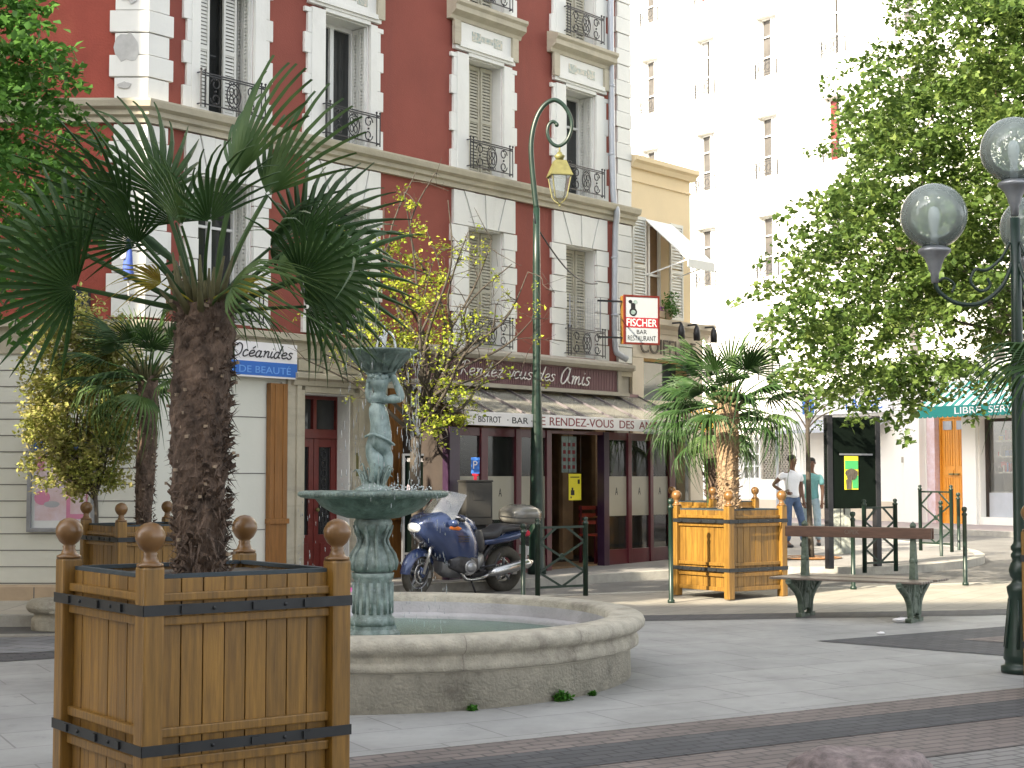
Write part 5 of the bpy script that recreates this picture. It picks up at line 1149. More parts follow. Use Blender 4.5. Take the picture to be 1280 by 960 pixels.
# weeds at the foot of the basin
for k, (a, r, sc_, lab) in enumerate(((-.80+.0, 2.23, .75, 'larger tuft of green weeds at the foot of the fountain wall on the right'), (-1.15, 2.20, .4, 'small tuft of green weeds at the front foot of the fountain wall'), (-.64, 2.23, .35, 'little green weed at the far right foot of the fountain wall'))):
    x, y = FC.x+r*math.cos(a), FC.y+r*math.sin(a); z = g(x, y)+.008
    t = thing('weed', lab, 'weed', (x, y, z), 'weeds growing round the fountain')
    leaf_mesh('leaves', 'weed', [(x+random.uniform(-.05, .05)*sc_, y+random.uniform(-.04, .04)*sc_, z+.03*sc_+random.uniform(0, .03)*sc_) for _ in range(8)], 40, .045*sc_, .03*sc_+.01, t, k, .8)

# ================================================================== PLANTERS
def make_planter():
    t = thing('planter', 'x', 'planter', (0, 0, 0), 'square wooden palm planters on the square')
    w = .5; H = 1.22; pw = .052
    def quad(dx, dy): return (dx*w, dy*w)
    for dx, dy in ((-1, -1), (1, -1), (1, 1), (-1, 1)):
        x, y = quad(dx, dy); s = MB(); s.box(x-pw, x+pw, y-pw, y+pw, 0, H); s.v = [v for v in s.v]
        p = s.build('post', 'oak', t, .012)
        s = MB(); s.lathe((x, y, H), [(.062, 0), (.062, .012), (.042, .02), (.036, .035), (.030, .05), (.034, .06), (.028, .066), (.05, .085), (.066, .115), (.070, .137), (.066, .16), (.05, .186), (.028, .20), (.001, .206)], 24)
        s.build('finial', 'oakturn', p)
    for side in range(4):
        rot = Matrix.Rotation(side*math.pi/2, 4, 'Z'); a, b = -w+pw, w-pw
        s = MB(); n = 8; pl = (b-a)/n
        for k in range(n):
            x0 = a+k*pl+.0025; x1 = a+(k+1)*pl-.0025; jz = ((k*37+side*11) % 5)*.0008
            s.box(x0, x1, -w+.012-jz, -w+.034, .12, 1.16)
        s.xf(rot); s.build('plank_panel', 'oak', t, .0025)
        for z0, z1 in ((.10, .155), (.290, .335), (.43, .475), (.945, .985), (1.055, 1.095)): s = MB(); s.box(a, b, -w-.018, -w+.011, z0, z1); s.xf(rot); s.build('rail', 'oak', t, .006)
        s = MB(); s.box(a+.0, b-.0, -w+.012, -w+.05, 1.161, 1.18); s.xf(rot); s.build('steel_edge', 'liner', t)
    for z in (.382, 1.02):
        s = MB(); o = w+pw+.004; i = w+pw+.0005
        for side in range(4):
            q = MB(); q.box(-o, o, -o, -i, z-.025, z+.025)
            for bx in (-.35, .02, .30): q.box(bx-.02, bx+.02, -o-.012, -o, z-.018, z+.018)
            q.ball((.18, -o-.002, z), .010, 6); q.ball((-.2, -o-.002, z), .010, 6)
            q.xf(Matrix.Rotation(side*math.pi/2, 4, 'Z')); s.merge(q)
        s.build('steel_strap', 'band', t, recalc=True)
    s = MB(); n = 12
    vs = [((-.47+.94*i/n), (-.47+.94*j/n), 1.135+.02*random.random()) for j in range(n+1) for i in range(n+1)]
    s.add(vs, [(j*(n+1)+i, j*(n+1)+i+1, (j+1)*(n+1)+i+1, (j+1)*(n+1)+i) for j in range(n) for i in range(n)], True); s.build('soil', 'soil', t)
    return t
PL = make_planter()
def planter_at(near, az, scale, label, first=False, h=None):
    """near = xy of the corner post nearest the camera; its sides run towards az and az+90"""
    w = 1.0*scale; U1 = Vector((math.sin(R(az)), math.cos(R(az)))); U2 = Vector((math.sin(R(az+90)), math.cos(R(az+90))))
    cc = Vector(near)+(U1+U2)*w/2; z = g(cc.x, cc.y)+.008
    o = PL if first else dup(PL)
    o.location = (cc.x, cc.y, z); o.rotation_euler = (0, 0, R(-az)); o.scale = (scale,)*3; o['label'] = label
    return o, cc, z
d0 = 7.55
planters = [
 planter_at((-.2308*d0, d0), -37, 1.04, 'large golden wooden planter in the front left foreground with black steel straps', True),
 planter_at((-.2497*16.5, 16.5), -37, .96, 'wooden planter half hidden behind the front one, beside the cream wall'),
 planter_at((2.765, 19.95), -37, .97, 'sunlit golden wooden planter beside the double bench'),
 planter_at((3.20, 24.9), -37, .95, 'wooden planter hidden behind the sunlit one with only its ball finials showing'),
 planter_at((4.46, 10.85), -37, 1.0, 'wooden planter cut by the right edge of the photo beside the lamp post')]

# ================================================================== PALMS
def frond_mesh(seed, nseg=24, pet=.50, bl=.58, spread=125, droop=.22, m='palm'):
    nseg = max(12, int(spread/4.2))
    """fan leaf along +X; petiole from origin"""
    rg = random.Random(seed); s = MB(); V = []; Fc = []
    pts = smoothpath([(0, 0, 0), (pet*.5, 0, .02), (pet, 0, 0)], 4); 
    s.tube(pts, [.014-.006*i/len(pts) for i in range(len(pts))], 6)
    for k in range(nseg):
        th = R(-spread+2*spread*k/(nseg-1)); f = 1-.32*(abs(th)/R(spread))**1.6; L = bl*f*rg.uniform(.93, 1.05); dth = R(2*spread/(nseg-1))
        br = rg.random() < .25; dr = droop*rg.uniform(.5, 1.6)*(2.2 if br else 1)
        rows = []
        for i, t in enumerate((0.03, .2, .40, .60, .8, .93, 1.0)):
            r = t*L; wv = r*math.tan(dth/2) *(1 if t < .3 else .92) if t < .41 else (.34*L*math.tan(dth/2))*max(0.05, (1-((t-.40)/.62)**1.5))
            zf = .010*(1 if t > .1 else 0)+.0; cup = -.10*abs(math.sin(th))*t*L
            z = -dr*max(0, t-.45)**2*L*2.2+cup-.1*L*t*t; rr = r*(1-.25*dr*max(0, t-.5))
            c0 = Vector((pet+rr*math.cos(th), rr*math.sin(th), z)); n = Vector((-math.sin(th), math.cos(th), 0))
            rows.append((c0-n*wv+Vector((0, 0, 0)), c0+Vector((0, 0, .012 if t > .1 else 0)), c0+n*wv))
        vs = [v for r_ in rows for v in r_]; fs = []
        for i in range(len(rows)-1):
            a = 3*i; fs += [(a, a+1, a+4, a+3), (a+1, a+2, a+5, a+4)]
        s.add(vs, fs, False)
    me = bpy.data.meshes.new('frond'); me.from_pydata([v for v in s.v], [], s.f); 
    a = me.attributes.new('rnd', 'FLOAT', 'POINT'); vals = []; i = 0
    base = rg.random()*.6
    for v in s.v: vals.append(min(1, max(0, base+.35*noise.noise(v*9)+.15)))
    a.data.foreach_set('value', vals); me.materials.append(M[m]); me.update(); return me
FR = [frond_mesh(i, droop=dr, spread=sp) for i, (dr, sp) in enumerate(((.12, 52), (.35, 84), (.7, 92), (1.0, 80), (.2, 66)))]
FRY = frond_mesh(77, droop=1.3, spread=56, m='palmold')
def trunk(parent, base, top, r, seed, m='fiber', stubs=170):
    rg = random.Random(seed); s = MB(); b = Vector(base); tpt = Vector(top); n = 40; k = 22; vs = []
    for i in range(n+1):
        t = i/n; c = b.lerp(tpt, t)+Vector((.02*math.sin(t*4+seed), .015*math.cos(t*5), 0)); rr = r*(.82+.25*math.sin(min(1, t*1.2)*math.pi*.6))
        for j in range(k):
            a = 2*math.pi*j/k; q = rr*(1+.14*noise.noise(Vector((math.cos(a)*2, math.sin(a)*2, t*14+seed)))+.05*rg.uniform(-1, 1)+.05*math.sin(t*70+j*1.9)); vs.append(c+Vector((q*math.cos(a), q*math.sin(a), 0)))
    s.add(vs, [(i*k+j, i*k+(j+1) % k, (i+1)*k+(j+1) % k, (i+1)*k+j) for i in range(n) for j in range(k)], False)
    fb = s; st = MB()
    for i in range(stubs*5):         # hanging fibres
        t = rg.random(); a = rg.uniform(0, 2*math.pi); c = b.lerp(tpt, t); o = Vector((math.cos(a), math.sin(a), 0)); rr = r*(.92+.1*math.sin(t*3))
        p = c+o*rr*.93; tan = Vector((-math.sin(a), math.cos(a), 0)); l = rg.uniform(.04, .13)*(r/.13); w = rg.uniform(.004, .012)
        tip = p+o*rg.uniform(.015, .075)*(r/.15)+tan*rg.uniform(-.05, .05)+Vector((0, 0, rg.uniform(-1, .7)*l))
        fb.add([p-tan*w+Vector((0, 0, .01)), p+tan*w, tip], [(0, 1, 2)])
    for i in range(stubs):           # cut leaf bases
        t = rg.random()**.85; a = i*2.39996+rg.uniform(-.3, .3); c = b.lerp(tpt, t); o = Vector((math.cos(a), math.sin(a), 0)); p = c+o*r*.88
        up = rg.uniform(.35, 1.0); l = rg.uniform(.03, .065)*(r/.16)**.7; tan = Vector((-math.sin(a), math.cos(a), 0)); w = rg.uniform(.010, .022)
        e = p+o*l+Vector((0, 0, l*up)); fb.hexa([p-tan*w-Vector((0, 0, .012)), p+tan*w-Vector((0, 0, .012)), p+tan*w+Vector((0, 0, .012)), p-tan*w+Vector((0, 0, .012)), e-tan*w*.6-Vector((0, 0, .006)), e+tan*w*.6-Vector((0, 0, .006)), e+tan*w*.6+Vector((0, 0, .006)), e-tan*w*.6+Vector((0, 0, .006))])
        if rg.random() < .28:
            q = e+o*.001; st.hexa([e-tan*w*.62-Vector((0, 0, .008)), e+tan*w*.62-Vector((0, 0, .008)), e+tan*w*.62+Vector((0, 0, .008)), e-tan*w*.62+Vector((0, 0, .008))]+[v+o*.012 for v in (e-tan*w*.5-Vector((0, 0, .008)), e+tan*w*.5-Vector((0, 0, .008)), e+tan*w*.5+Vector((0, 0, .008)), e-tan*w*.5+Vector((0, 0, .008)))])
    nf = len(fb.f); fb.merge(st); tr = fb.build('trunk', m, parent, recalc=False); tr.data.materials.append(M['stub']); tr.data.polygons.foreach_set('material_index', [0]*nf+[1]*(len(fb.f)-nf))
def palm(label, cc, z, top, r, size, seed, fr_list, m='fiber', yellow=0, stubs=170, fruit=False, lean=(0, 0)):
    t = thing('palm_tree', label, 'palm tree', (cc.x, cc.y, z)); b = Vector((cc.x, cc.y, z+1.10)); tp = Vector((cc.x+lean[0], cc.y+lean[1], top)); trunk(t, b, tp, r, seed, m, stubs)
    rg = random.Random(seed); cs_ = MB()
    for i in range(30):
        a = i*2.39996; e = R(rg.uniform(38, 82)); d_ = Vector((math.cos(a)*math.cos(e), math.sin(a)*math.cos(e), math.sin(e))); q0 = tp+Vector((math.cos(a), math.sin(a), 0))*r*rg.uniform(.3, .85)+Vector((0, 0, -.07)); L_ = rg.uniform(.18, .34)*size
        cs_.tube([q0, q0+d_*L_*.5, q0+d_*L_+Vector((0, 0, .02))], [.028*size, .017*size, .006], 6)
    cs_.build('petiole_bases', 'petbase', t)
    for i, (az, el, roll, k, sc_) in enumerate(fr_list):
        me = FRY if k == 'y' else FR[k]
        o = bpy.data.objects.new('frond', me); COL.objects.link(o); o.parent = t
        # x along direction, z up-ish
        rot = Matrix.Rotation(R(az), 4, 'Z') @ Matrix.Rotation(-R(el), 4, 'Y') @ Matrix.Rotation(R(roll), 4, 'X')
        st = Vector((math.cos(R(az)), math.sin(R(az)), 0))*r*.5
        o.matrix_local = Matrix.Translation(tp-t.location+st+Vector((0, 0, -.05+.1*max(0, el)/90))) @ rot @ Matrix.Scale(sc_*size, 4)
    if fruit:
        s = MB()
        for k in range(3):
            a = R(200+k*60); 
            for j in range(70):
                q = tp+Vector((math.cos(a), math.sin(a), 0))*rg.uniform(.12, .38)+Vector((rg.gauss(0, .05), rg.gauss(0, .05), rg.uniform(-.1, .32))); s.ball(q, .013, 5)
        s.build('fruit_cluster', 'fruit', t)
    return t
def auto_fronds(n, seed, hi=80, lo=-35):
    rg = random.Random(seed); out = []
    for i in range(n):
        f = i/(n-1); el = hi-(hi-lo)*f**.9+rg.uniform(-7, 7); az = i*137.5+rg.uniform(-12, 12)
        k = 0 if el > 55 else rg.choice((0, 1, 4)) if el > 25 else rg.choice((1, 2)) if el > 0 else rg.choice((2, 3)); out.append((az, el, rg.uniform(-25, 25), k, rg.uniform(.88, 1.08)*(.85 if el > 60 else 1)))
    return out
# directions for the big palm read from the photograph: azimuth 0 = camera right, 90 = away, 270 = towards camera
big = [(40, 80, 0, 0, 1.34), (5, 66, 50, 0, 1.25), (165, 72, -40, 4, 1.2), (175, 50, 60, 4, 1.15), (10, 40, 75, 1, 1.15), (2, 20, 82, 2, 1.12), (-24, 16, -60, 2, 1.1), (40, 46, -40, 1, .95),
       (183, 27, -84, 2, 1.3), (198, 10, 78, 2, 1.2), (120, 34, 40, 1, .95), (16, 6, 75, 2, .95), (250, 66, -30, 0, .8), (212, 44, 40, 1, .85), (90, 12, 0, 2, .85), (300, 14, 60, 3, .7), (285, 58, 30, 4, .9), (140, 68, -30, 1, .95), (345, 30, 45, 3, .8)]
p0 = planters[0]
pt = palm('big dark fan palm with thick hairy trunk in the front left planter', p0[1], p0[2]+.05, 2.52, .142, 1.0, 3, big, stubs=260)
for az, el, sc_ in ((188, 30, .46), (-12, 24, .42)):
    o = bpy.data.objects.new('yellowed_frond', FRY); COL.objects.link(o); o.parent = pt; o['label'] = 'short withered yellow leaf at the trunk top'
    o.matrix_local = Matrix.Translation(Vector((p0[1].x, p0[1].y-.12, 2.50))-pt.location) @ (Matrix.Rotation(R(az), 4, 'Z') @ Matrix.Rotation(-R(el), 4, 'Y') @ Matrix.Rotation(R(60), 4, 'X') @ Matrix.Scale(sc_, 4))
p1 = planters[1]; palm('smaller dark fan palm with slim trunk beside the golden shrub', p1[1], p1[2], 2.72, .10, .90, 11, auto_fronds(24, 5, 80, -22), stubs=120)
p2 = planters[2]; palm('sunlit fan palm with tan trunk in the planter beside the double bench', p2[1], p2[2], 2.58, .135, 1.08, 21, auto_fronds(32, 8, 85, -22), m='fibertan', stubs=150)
p3_ = planters[3]; palm('dark trunked fan palm with orange fruit stalks behind the sunlit palm', Vector((p3_[1].x+.0, p3_[1].y)), p3_[2], 2.45, .13, 1.0, 31, auto_fronds(22, 12, 70, -35), stubs=110, fruit=True, lean=(-.05, 0))
p4 = planters[4]; palm('fan palm reaching in from the right edge beside the lamp post', p4[1], p4[2], 2.42, .14, 1.08, 41, [(175, 14, 20, 2, 1.0), (190, 3, -15, 2, .95), (150, 55, 0, 0, .8), (20, 40, 0, 1, 1), (90, 50, 0, 1, .8), (270, 50, 0, 1, .7), (330, 20, 0, 2, .9), (60, 20, 0, 2, .9)], stubs=110)

# ================================================================== TREES
def limb(s, p0, p1, r0, r1, rg, bend=.15, n=5):
    p0 = Vector(p0); p1 = Vector(p1); L = (p1-p0).length
    m1 = p0.lerp(p1, .35)+Vector((rg.uniform(-1, 1), rg.uniform(-1, 1), rg.uniform(-.2, .8)))*L*bend*.5; m2 = p0.lerp(p1, .7)+Vector((rg.uniform(-1, 1), rg.uniform(-1, 1), rg.uniform(-.2, .6)))*L*bend*.5
    q = smoothpath([p0, m1, m2, p1], n); s.tube(q, [r0+(r1-r0)*i/(len(q)-1) for i in range(len(q))], 7); return q
def tree(name, label, cat, base, fork, crown_c, crown_r, ncl, nleaf, size, m, trunk_r, seed, bark='bark', flat=.5, spread=.45, clip=None, shell=.55, extra=None, limbs=14, aspect=.75, spray=None):
    rg = random.Random(seed); t = thing(name, label, cat, base); s = MB(); b = Vector(base); f = Vector(fork)
    q = limb(s, b, f, trunk_r, trunk_r*.8, rg, .05); C = Vector(crown_c); Rr = Vector(crown_r); ends = []
    cs = []
    while len(cs) < ncl:
        v = Vector((rg.gauss(0, 1), rg.gauss(0, 1), rg.gauss(0, 1))).normalized()*(shell+(1-shell)*rg.random()**.6)
        lump = 1+.22*noise.noise(Vector((v.x*2.3+seed, v.y*2.3, v.z*2.3)))+.12*noise.noise(v*6)
        p = C+Vector((v.x*Rr.x, v.y*Rr.y, v.z*Rr.z))*lump
        if p.z < f.z-.4*Rr.z: p.z = f.z-.4*Rr.z+rg.random()*.3
        if clip and not clip(p): continue
        cs.append(p)
    if extra: cs += [Vector(e) for e in extra]
    for i in range(limbs):
        e = cs[rg.randrange(len(cs))]; s0 = f.lerp(b, rg.random()*.15); q = limb(s, s0, s0.lerp(e, .85), trunk_r*.45, .012, rg, .2)
        for j in range(4):
            k = q[rg.randrange(len(q)//3, len(q))]; e2 = min((cs[rg.randrange(len(cs))] for _ in range(12)), key=lambda c_: (c_-k).length); limb(s, k, e2, trunk_r*.14, .006, rg, .2, 3)
    s.build('trunk', bark, t, recalc=False)
    leaf_mesh('crown', m, [tuple(c_) for c_ in cs], nleaf, spread, size, t, seed, flat, .25, aspect, spray=None if spray is None else (tuple(C), spray))
    return t
# lime tree on the right
ex = [at(px, py, 19.5+random.uniform(0, 4)) for px, py in ((1010, 250), (985, 290), (975, 345), (1000, 370), (1040, 185), (1075, 110), (1060, 80), (965, 360), (985, 400), (1010, 430), (1030, 455), (1060, 470), (1090, 480), (1020, 300), (1120, 60), (1140, 30), (1150, 500), (1110, 520), (1190, 470), (1215, 478), (1165, 10), (1000, 330), (1100, 85))]
for _ in range(70):
    px, py = random.choice(((1010, 400), (1040, 440), (1090, 460), (1140, 460), (1190, 455), (1240, 460), (1030, 330), (1060, 230), (1100, 130)))
    ex.append(at(px+random.gauss(0, 22), py+random.gauss(0, 22), random.uniform(19, 23)))
def in_view_edge(p):      # keep the crown to the real tree's leaning outline
    return p.z > 3.15+.55*max(0, min(1, (p.x-5.4)/.6))+max(0, (7.4-p.x))*.18 and p.x > 4.15+max(0, p.z-4.2)*.42
tree('lime_tree', 'broad sunlit green lime tree overhanging from the right edge', 'tree', (9.4, 22.8, g(9.4, 22.8)), (9.3, 22.7, 3.4), (9.1, 22.4, 5.9), (4.9, 4.4, 4.9), 1550, 104, .090, 'lime', .22, 5, spread=.20, extra=ex, limbs=12, shell=.45, flat=.6, clip=in_view_edge, spray=.50)
tree('street_tree', 'fresh green tree crown entering at the upper left edge', 'tree', (-6.9, 14.6, g(-6.9, 14.6)), (-6.8, 14.6, 2.6), (-6.15, 14.4, 5.0), (2.0, 1.8, 2.35), 330, 75, .085, 'left', .14, 9, spread=.15, limbs=10, spray=.34,
     extra=[at(px, py, 14.0) for px, py in ((40, 50), (60, 90), (50, 130), (60, 200), (35, 250), (90, 230), (110, 225), (70, 275), (40, 300), (20, 330), (15, 375), (55, 60), (25, 20))])
# golden shrub trained on a stem
bx = at(118, 640, 17.9)
tree('golden_shrub', 'bushy shrub with yellow green leaves on a thin stem against the cream wall', 'shrub', (bx.x, bx.y, g(bx.x, bx.y)+.12), (bx.x, bx.y, 1.5), (bx.x-.15, 17.9, 2.45), (.70, .48, 1.12), 420, 50, .060, 'shrub', .028, 14, bark='bark', spread=.13, flat=.9, shell=.45, limbs=16, aspect=.55,
     clip=lambda p: p.y < 18.9, extra=[at(px, py, 17.8) for px, py in ((55, 570), (40, 585), (60, 600), (75, 560), (160, 600), (165, 560), (70, 430), (60, 400), (150, 400), (120, 385), (100, 390))])
# small spring tree with yellow leaves
rg = random.Random(6); bt = Vector((-1.34, 21.75, g(-1.3, 21.7))); ft = Vector((-1.32, 21.72, at(521, 530, 21.75).z))
t = thing('young_tree', 'young spring tree with sparse yellow leaves on bare twigs between the fountain and the lamp', 'tree', bt); s = MB(); limb(s, bt, ft, .085, .075, rg, .03)
tips = [(385, 405), (400, 440), (372, 445), (430, 330), (455, 300), (480, 260), (505, 240), (520, 215), (545, 215), (560, 250), (585, 290), (615, 300), (640, 330), (660, 340), (665, 400), (640, 440), (610, 470), (590, 520), (560, 545), (470, 380), (440, 400), (500, 330), (540, 330), (575, 380), (620, 380), (490, 420), (540, 430), (600, 420), (470, 300), (530, 280), (655, 470), (400, 380)]
lc = []
dF = lambda p: (Vector((p[0], p[1], 0))-MF.o).dot(MF.N)
for i, (px, py) in enumerate(tips):
    Y = rg.uniform(20.6, 22.4); e = at(px, py, Y)
    while dF(e) < (1.5 if e.z < 3.2 and e.x > -.9 else .35): Y -= .2; e = at(px, py, Y)
    q = limb(s, ft-Vector((0, 0, rg.uniform(0, .25))), e, .032, .006, rg, .22, 5)
    for j in range(6):
        k = q[rg.randrange(5, len(q))]; e2 = k+Vector((rg.gauss(0, .28), rg.gauss(0, .18)-.05, rg.gauss(.12, .22)))
        if dF(e2) < .2: continue
        qq = limb(s, k, e2, .007, .003, rg, .2, 3)
        for h in range(4):
            w = qq[rg.randrange(2, len(qq))]; e3 = w+Vector((rg.gauss(0, .1), rg.gauss(0, .1), rg.gauss(.03, .1))); s.tube([w, e3], [.003, .002], 4)
            sx_ = (e3.x/e3.y*1950+640); sy_ = 597-(e3.z-1.6)/e3.y*1950
            dens = .7 if (455 < sx_ < 560 and 270 < sy_ < 440) or (505 < sx_ < 600 and 470 < sy_ < 545) else .24
            if rg.random() < dens: lc.append(tuple(e3)); lc.append(tuple(w))
            if dens > .5 and rg.random() < .6: lc.append(tuple(k.lerp(e2, .7)))
s.build('trunk', 'barkdark', t, recalc=False); leaf_mesh('crown', 'yellow', lc, 6, .09, .048, t, 6, .9, .1, .75)
# thin young tree on the far pavement
rg = random.Random(16); bt = Vector((5.08, 26.6, g(5, 26.6)+.12)); t = thing('sapling', 'thin dark sapling standing in front of the teal shirted person', 'tree', bt); s = MB(); zt = at(1003, 490, 26.6).z
limb(s, bt, (5.03, 26.6, zt), .055, .03, rg, .04); lc = []
for i in range(12):
    k = Vector((5.03, 26.6, rg.uniform(2.2, zt+.1))); e = k+Vector((rg.gauss(0, .45), rg.gauss(0, .4), rg.uniform(.2, .9))); limb(s, k, e, .016, .005, rg); lc += [tuple(k.lerp(e, f)) for f in (.6, .8, 1)]
s.build('trunk', 'barkdark', t, recalc=False); leaf_mesh('crown', 'lime', lc, 6, .13, .09, t, 2, .8)
t = thing('tree_grille', 'brown iron grille set in the pavement round the sapling', 'tree grille', (5.0, 26.6, g(5, 26.6)+.125)); s = MB()
for r_ in (.2, .32, .44, .56): s.lathe((5, 26.6, g(5, 26.6)+.13), [(r_-.04, 0), (r_-.04, .012), (r_+.03, .012), (r_+.03, 0)], 28)
s.build('rings', 'brown', t)

# ================================================================== LAMPS
t = thing('street_lamp', 'tall dark green gooseneck lamp post with curled top and hanging brass lantern', 'street lamp', (.37, 23.3, g(.37, 23.3)+.12)); Y = 23.3
s = MB(); b = Vector((.37, Y, g(.37, Y)+.12)); A = lambda px, py: at(px, py, Y)
s.lathe((b.x, b.y, 0), [(.14, b.z), (.14, b.z+.1), (.125, b.z+.14), (.115, b.z+.5), (.09, b.z+2.0), (.072, b.z+2.6), (.06, b.z+3.0), (.058, A(664, 330).z), (.05, A(664, 260).z)], 16); s.build('post', 'green', t)
s = MB(); bxp = A(663, 262); q = smoothpath([Vector((b.x-.0, Y, bxp.z)), A(664, 215)+Vector((.02, 0, 0)), A(664, 180), A(669, 152), A(679, 133), A(692, 125), A(704, 131), A(713, 146), A(714.5, 160), A(709, 175), A(699, 182.5), A(690, 179), A(684.5, 168), A(685.5, 157), A(691, 152), A(696, 155)], 6)
s.tube(q, [.045-.018*min(1, i/50) for i in range(len(q))], 10); s.ball(A(696, 156), .035, 10); s.build('curled_arm', 'green', t)
LX = A(699.5, 200); z = lambda py: A(699.5, py).z
s = MB(); s.tube([A(699.5, 182), A(699.5, 193)], .014, 8); s.lathe((LX.x, Y, 0), [(.05, z(200)), (.085, z(195)), (.05, z(193)), (.03, z(190))], 12); s.build('hanger', 'brass', t)
hw = lambda p: p*Y/1950
def frust(s, z0, r0, z1, r1, rot=R(45+12)):
    p = [(LX.x+r0*math.cos(rot+k*math.pi/2), Y+r0*math.sin(rot+k*math.pi/2), z0) for k in range(4)]+[(LX.x+r1*math.cos(rot+k*math.pi/2), Y+r1*math.sin(rot+k*math.pi/2), z1) for k in range(4)]; return s.hexa(p)
s = MB(); frust(s, z(219), hw(19.5), z(201), hw(10)); frust(s, z(220.5), hw(20), z(219), hw(20)); s.build('lantern_roof', 'brass', t)
s = MB(); frust(s, z(246), hw(11), z(221), hw(17)); s.build('lantern_glass', 'clear', t)
s = MB()
for k in range(4):
    a = R(57)+k*math.pi/2; c1 = (LX.x+hw(17)*math.cos(a), Y+hw(17)*math.sin(a), z(220)); c2 = (LX.x+hw(11)*math.cos(a), Y+hw(11)*math.sin(a), z(246)); c3 = (LX.x, Y, z(255)); s.beam(c1, c2, .014, .014); s.tube(smoothpath([c2, (LX.x+hw(7)*math.cos(a), Y+hw(7)*math.sin(a), z(251)), c3], 3), .008, 5)
s.ball((LX.x, Y, z(257)), .02, 8); s.build('lantern_frame', 'brass', t)
t2 = thing('lamp_cable', 'thin black cable drooping from the gooseneck lamp post to the red facade', 'cable', A(668, 268)); s = MB(); e = MF.p(9.3, .1, 4.9); s.tube(smoothpath([A(667, 264), A(672, 285), A(690, 325).lerp(e, .25), A(706, 350).lerp(e, .6), e], 5), .012, 5); s.build('wire', 'iron', t2)
# globe lamp on the right
gx, gy = 4.225, 13.0; gz_ = g(gx, gy)+.012
t = thing('globe_lamp', 'dark green lamp post with bulbous foot and clustered smoky glass globes at the right', 'street lamp', (gx, gy, gz_))
s = MB(); s.lathe((gx, gy, gz_), [(.18, 0), (.18, .05), (.15, .06), (.145, .09), (.16, .11), (.155, .15), (.15, .20), (.125, .42), (.11, .62), (.12, .66), (.125, .70), (.09, .73), (.075, .76), (.095, .79), (.105, .84), (.09, .89), (.072, .92), (.085, .95), (.085, .97), (.07, .99), (.085, 1.01), (.085, 1.035), (.066, 1.06), (.062, 1.08), (.056, 2.2), (.044, 3.0), (.042, 3.78)], 24)
for k in range(8): a = k*math.pi/4+.2; s.tube([(gx+.15*math.cos(a), gy+.15*math.sin(a), gz_+.2), (gx+.112*math.cos(a), gy+.112*math.sin(a), gz_+.60)], [.014, .008], 6)
s.build('post', 'green', t)
gr = .275
def globe(cx, cy, cz, lab=None):
    s = MB(); s.lathe((cx, cy, cz-gr-.23), [(.03, -.06), (.035, .02), (.05, .05), (.06, .09), (.085, .15), (.12, .185), (.135, .20), (.135, .22), (.10, .245)], 18); cup = s.build('globe_cup', 'steel', t)
    s = MB(); s.ball((cx, cy, cz), gr, 36); s.build('globe', 'globe', cup, recalc=True)
    s = MB(); s.lathe((cx, cy, cz-gr+.02), [(.035, 0), (.035, .08), (.028, .12), (.045, .20), (.05, .27), (.035, .32), (.01, .335)], 14); s.build('lamp_bulb', 'lampglass', cup)
zc = at(1255, 187, 13).z; zs = at(1155, 270, 13).z
globe(gx, gy, zc)
for k, a in enumerate((180, 60, -60)):
    ca, sa = math.cos(R(a)), math.sin(R(a)); ex_, ey_ = gx+.68*ca, gy+.68*sa; globe(ex_, ey_, zs)
    s = MB(); hz = zs-gr-.30; pp = lambda r, z_: Vector((gx+r*ca, gy+r*sa, z_))
    s.tube(smoothpath([pp(.03, hz+.18), pp(.12, hz-.02), pp(.3, hz-.16), pp(.5, hz-.16), pp(.64, hz-.07), pp(.68, hz+.02)], 5), .018, 8)
    s.tube(smoothpath([pp(.05, hz+.35), pp(.12, hz+.22), pp(.24, hz+.12), pp(.34, hz+.12), pp(.38, hz+.02), pp(.30, hz-.06), pp(.22, hz-.02), pp(.24, hz+.05)], 5), .013, 8)
    s.tube(smoothpath([pp(.68, hz+.0), pp(.60, hz+.05), pp(.52, hz+.0), pp(.54, hz-.07)], 5), .011, 8); s.build('scroll_arm', 'green', t)
# ================================================================== BOLLARDS AND BARRIERS
def bollard(px, py_top, py_bot, label, first=[None]):
    p = onG(px, py_bot, .0); H = (py_bot-py_top)*p.y/1950
    s = MB(); s.lathe((p.x, p.y, p.z), [(.045, 0), (.045, .04), (.030, .05), (.030, H-.13), (.038, H-.125), (.038, H-.10), (.022, H-.09), (.022, H-.075), (.036, H-.055), (.040, H-.035), (.032, H-.01), (.001, H)], 14)
    o = s.build('bollard', 'green', None); tag(o, label, 'bollard', 'dark green ball topped posts along the kerbs')
    o.data.transform(Matrix.Translation(-p)); o.location = p
for a in ((530, 654, 745, 'slim green post standing in front of the motorbike front wheel'), (654, 655, 748, 'short green post in front of the motorbike rear end, left of the crossed barrier'), (839, 624, 754, 'tall dark post at the left side of the sunlit planter'), (1067, 640, 737, 'green post between the notice board legs behind the bench'), (1177, 626, 704, 'dark post at the pavement corner beside the far crossed barrier'), (1199, 616, 696, 'dark post at the pavement corner just right of the far barrier'), (1207, 634, 732, 'lone green post in the sunlit strip right of the bench')): bollard(*a)
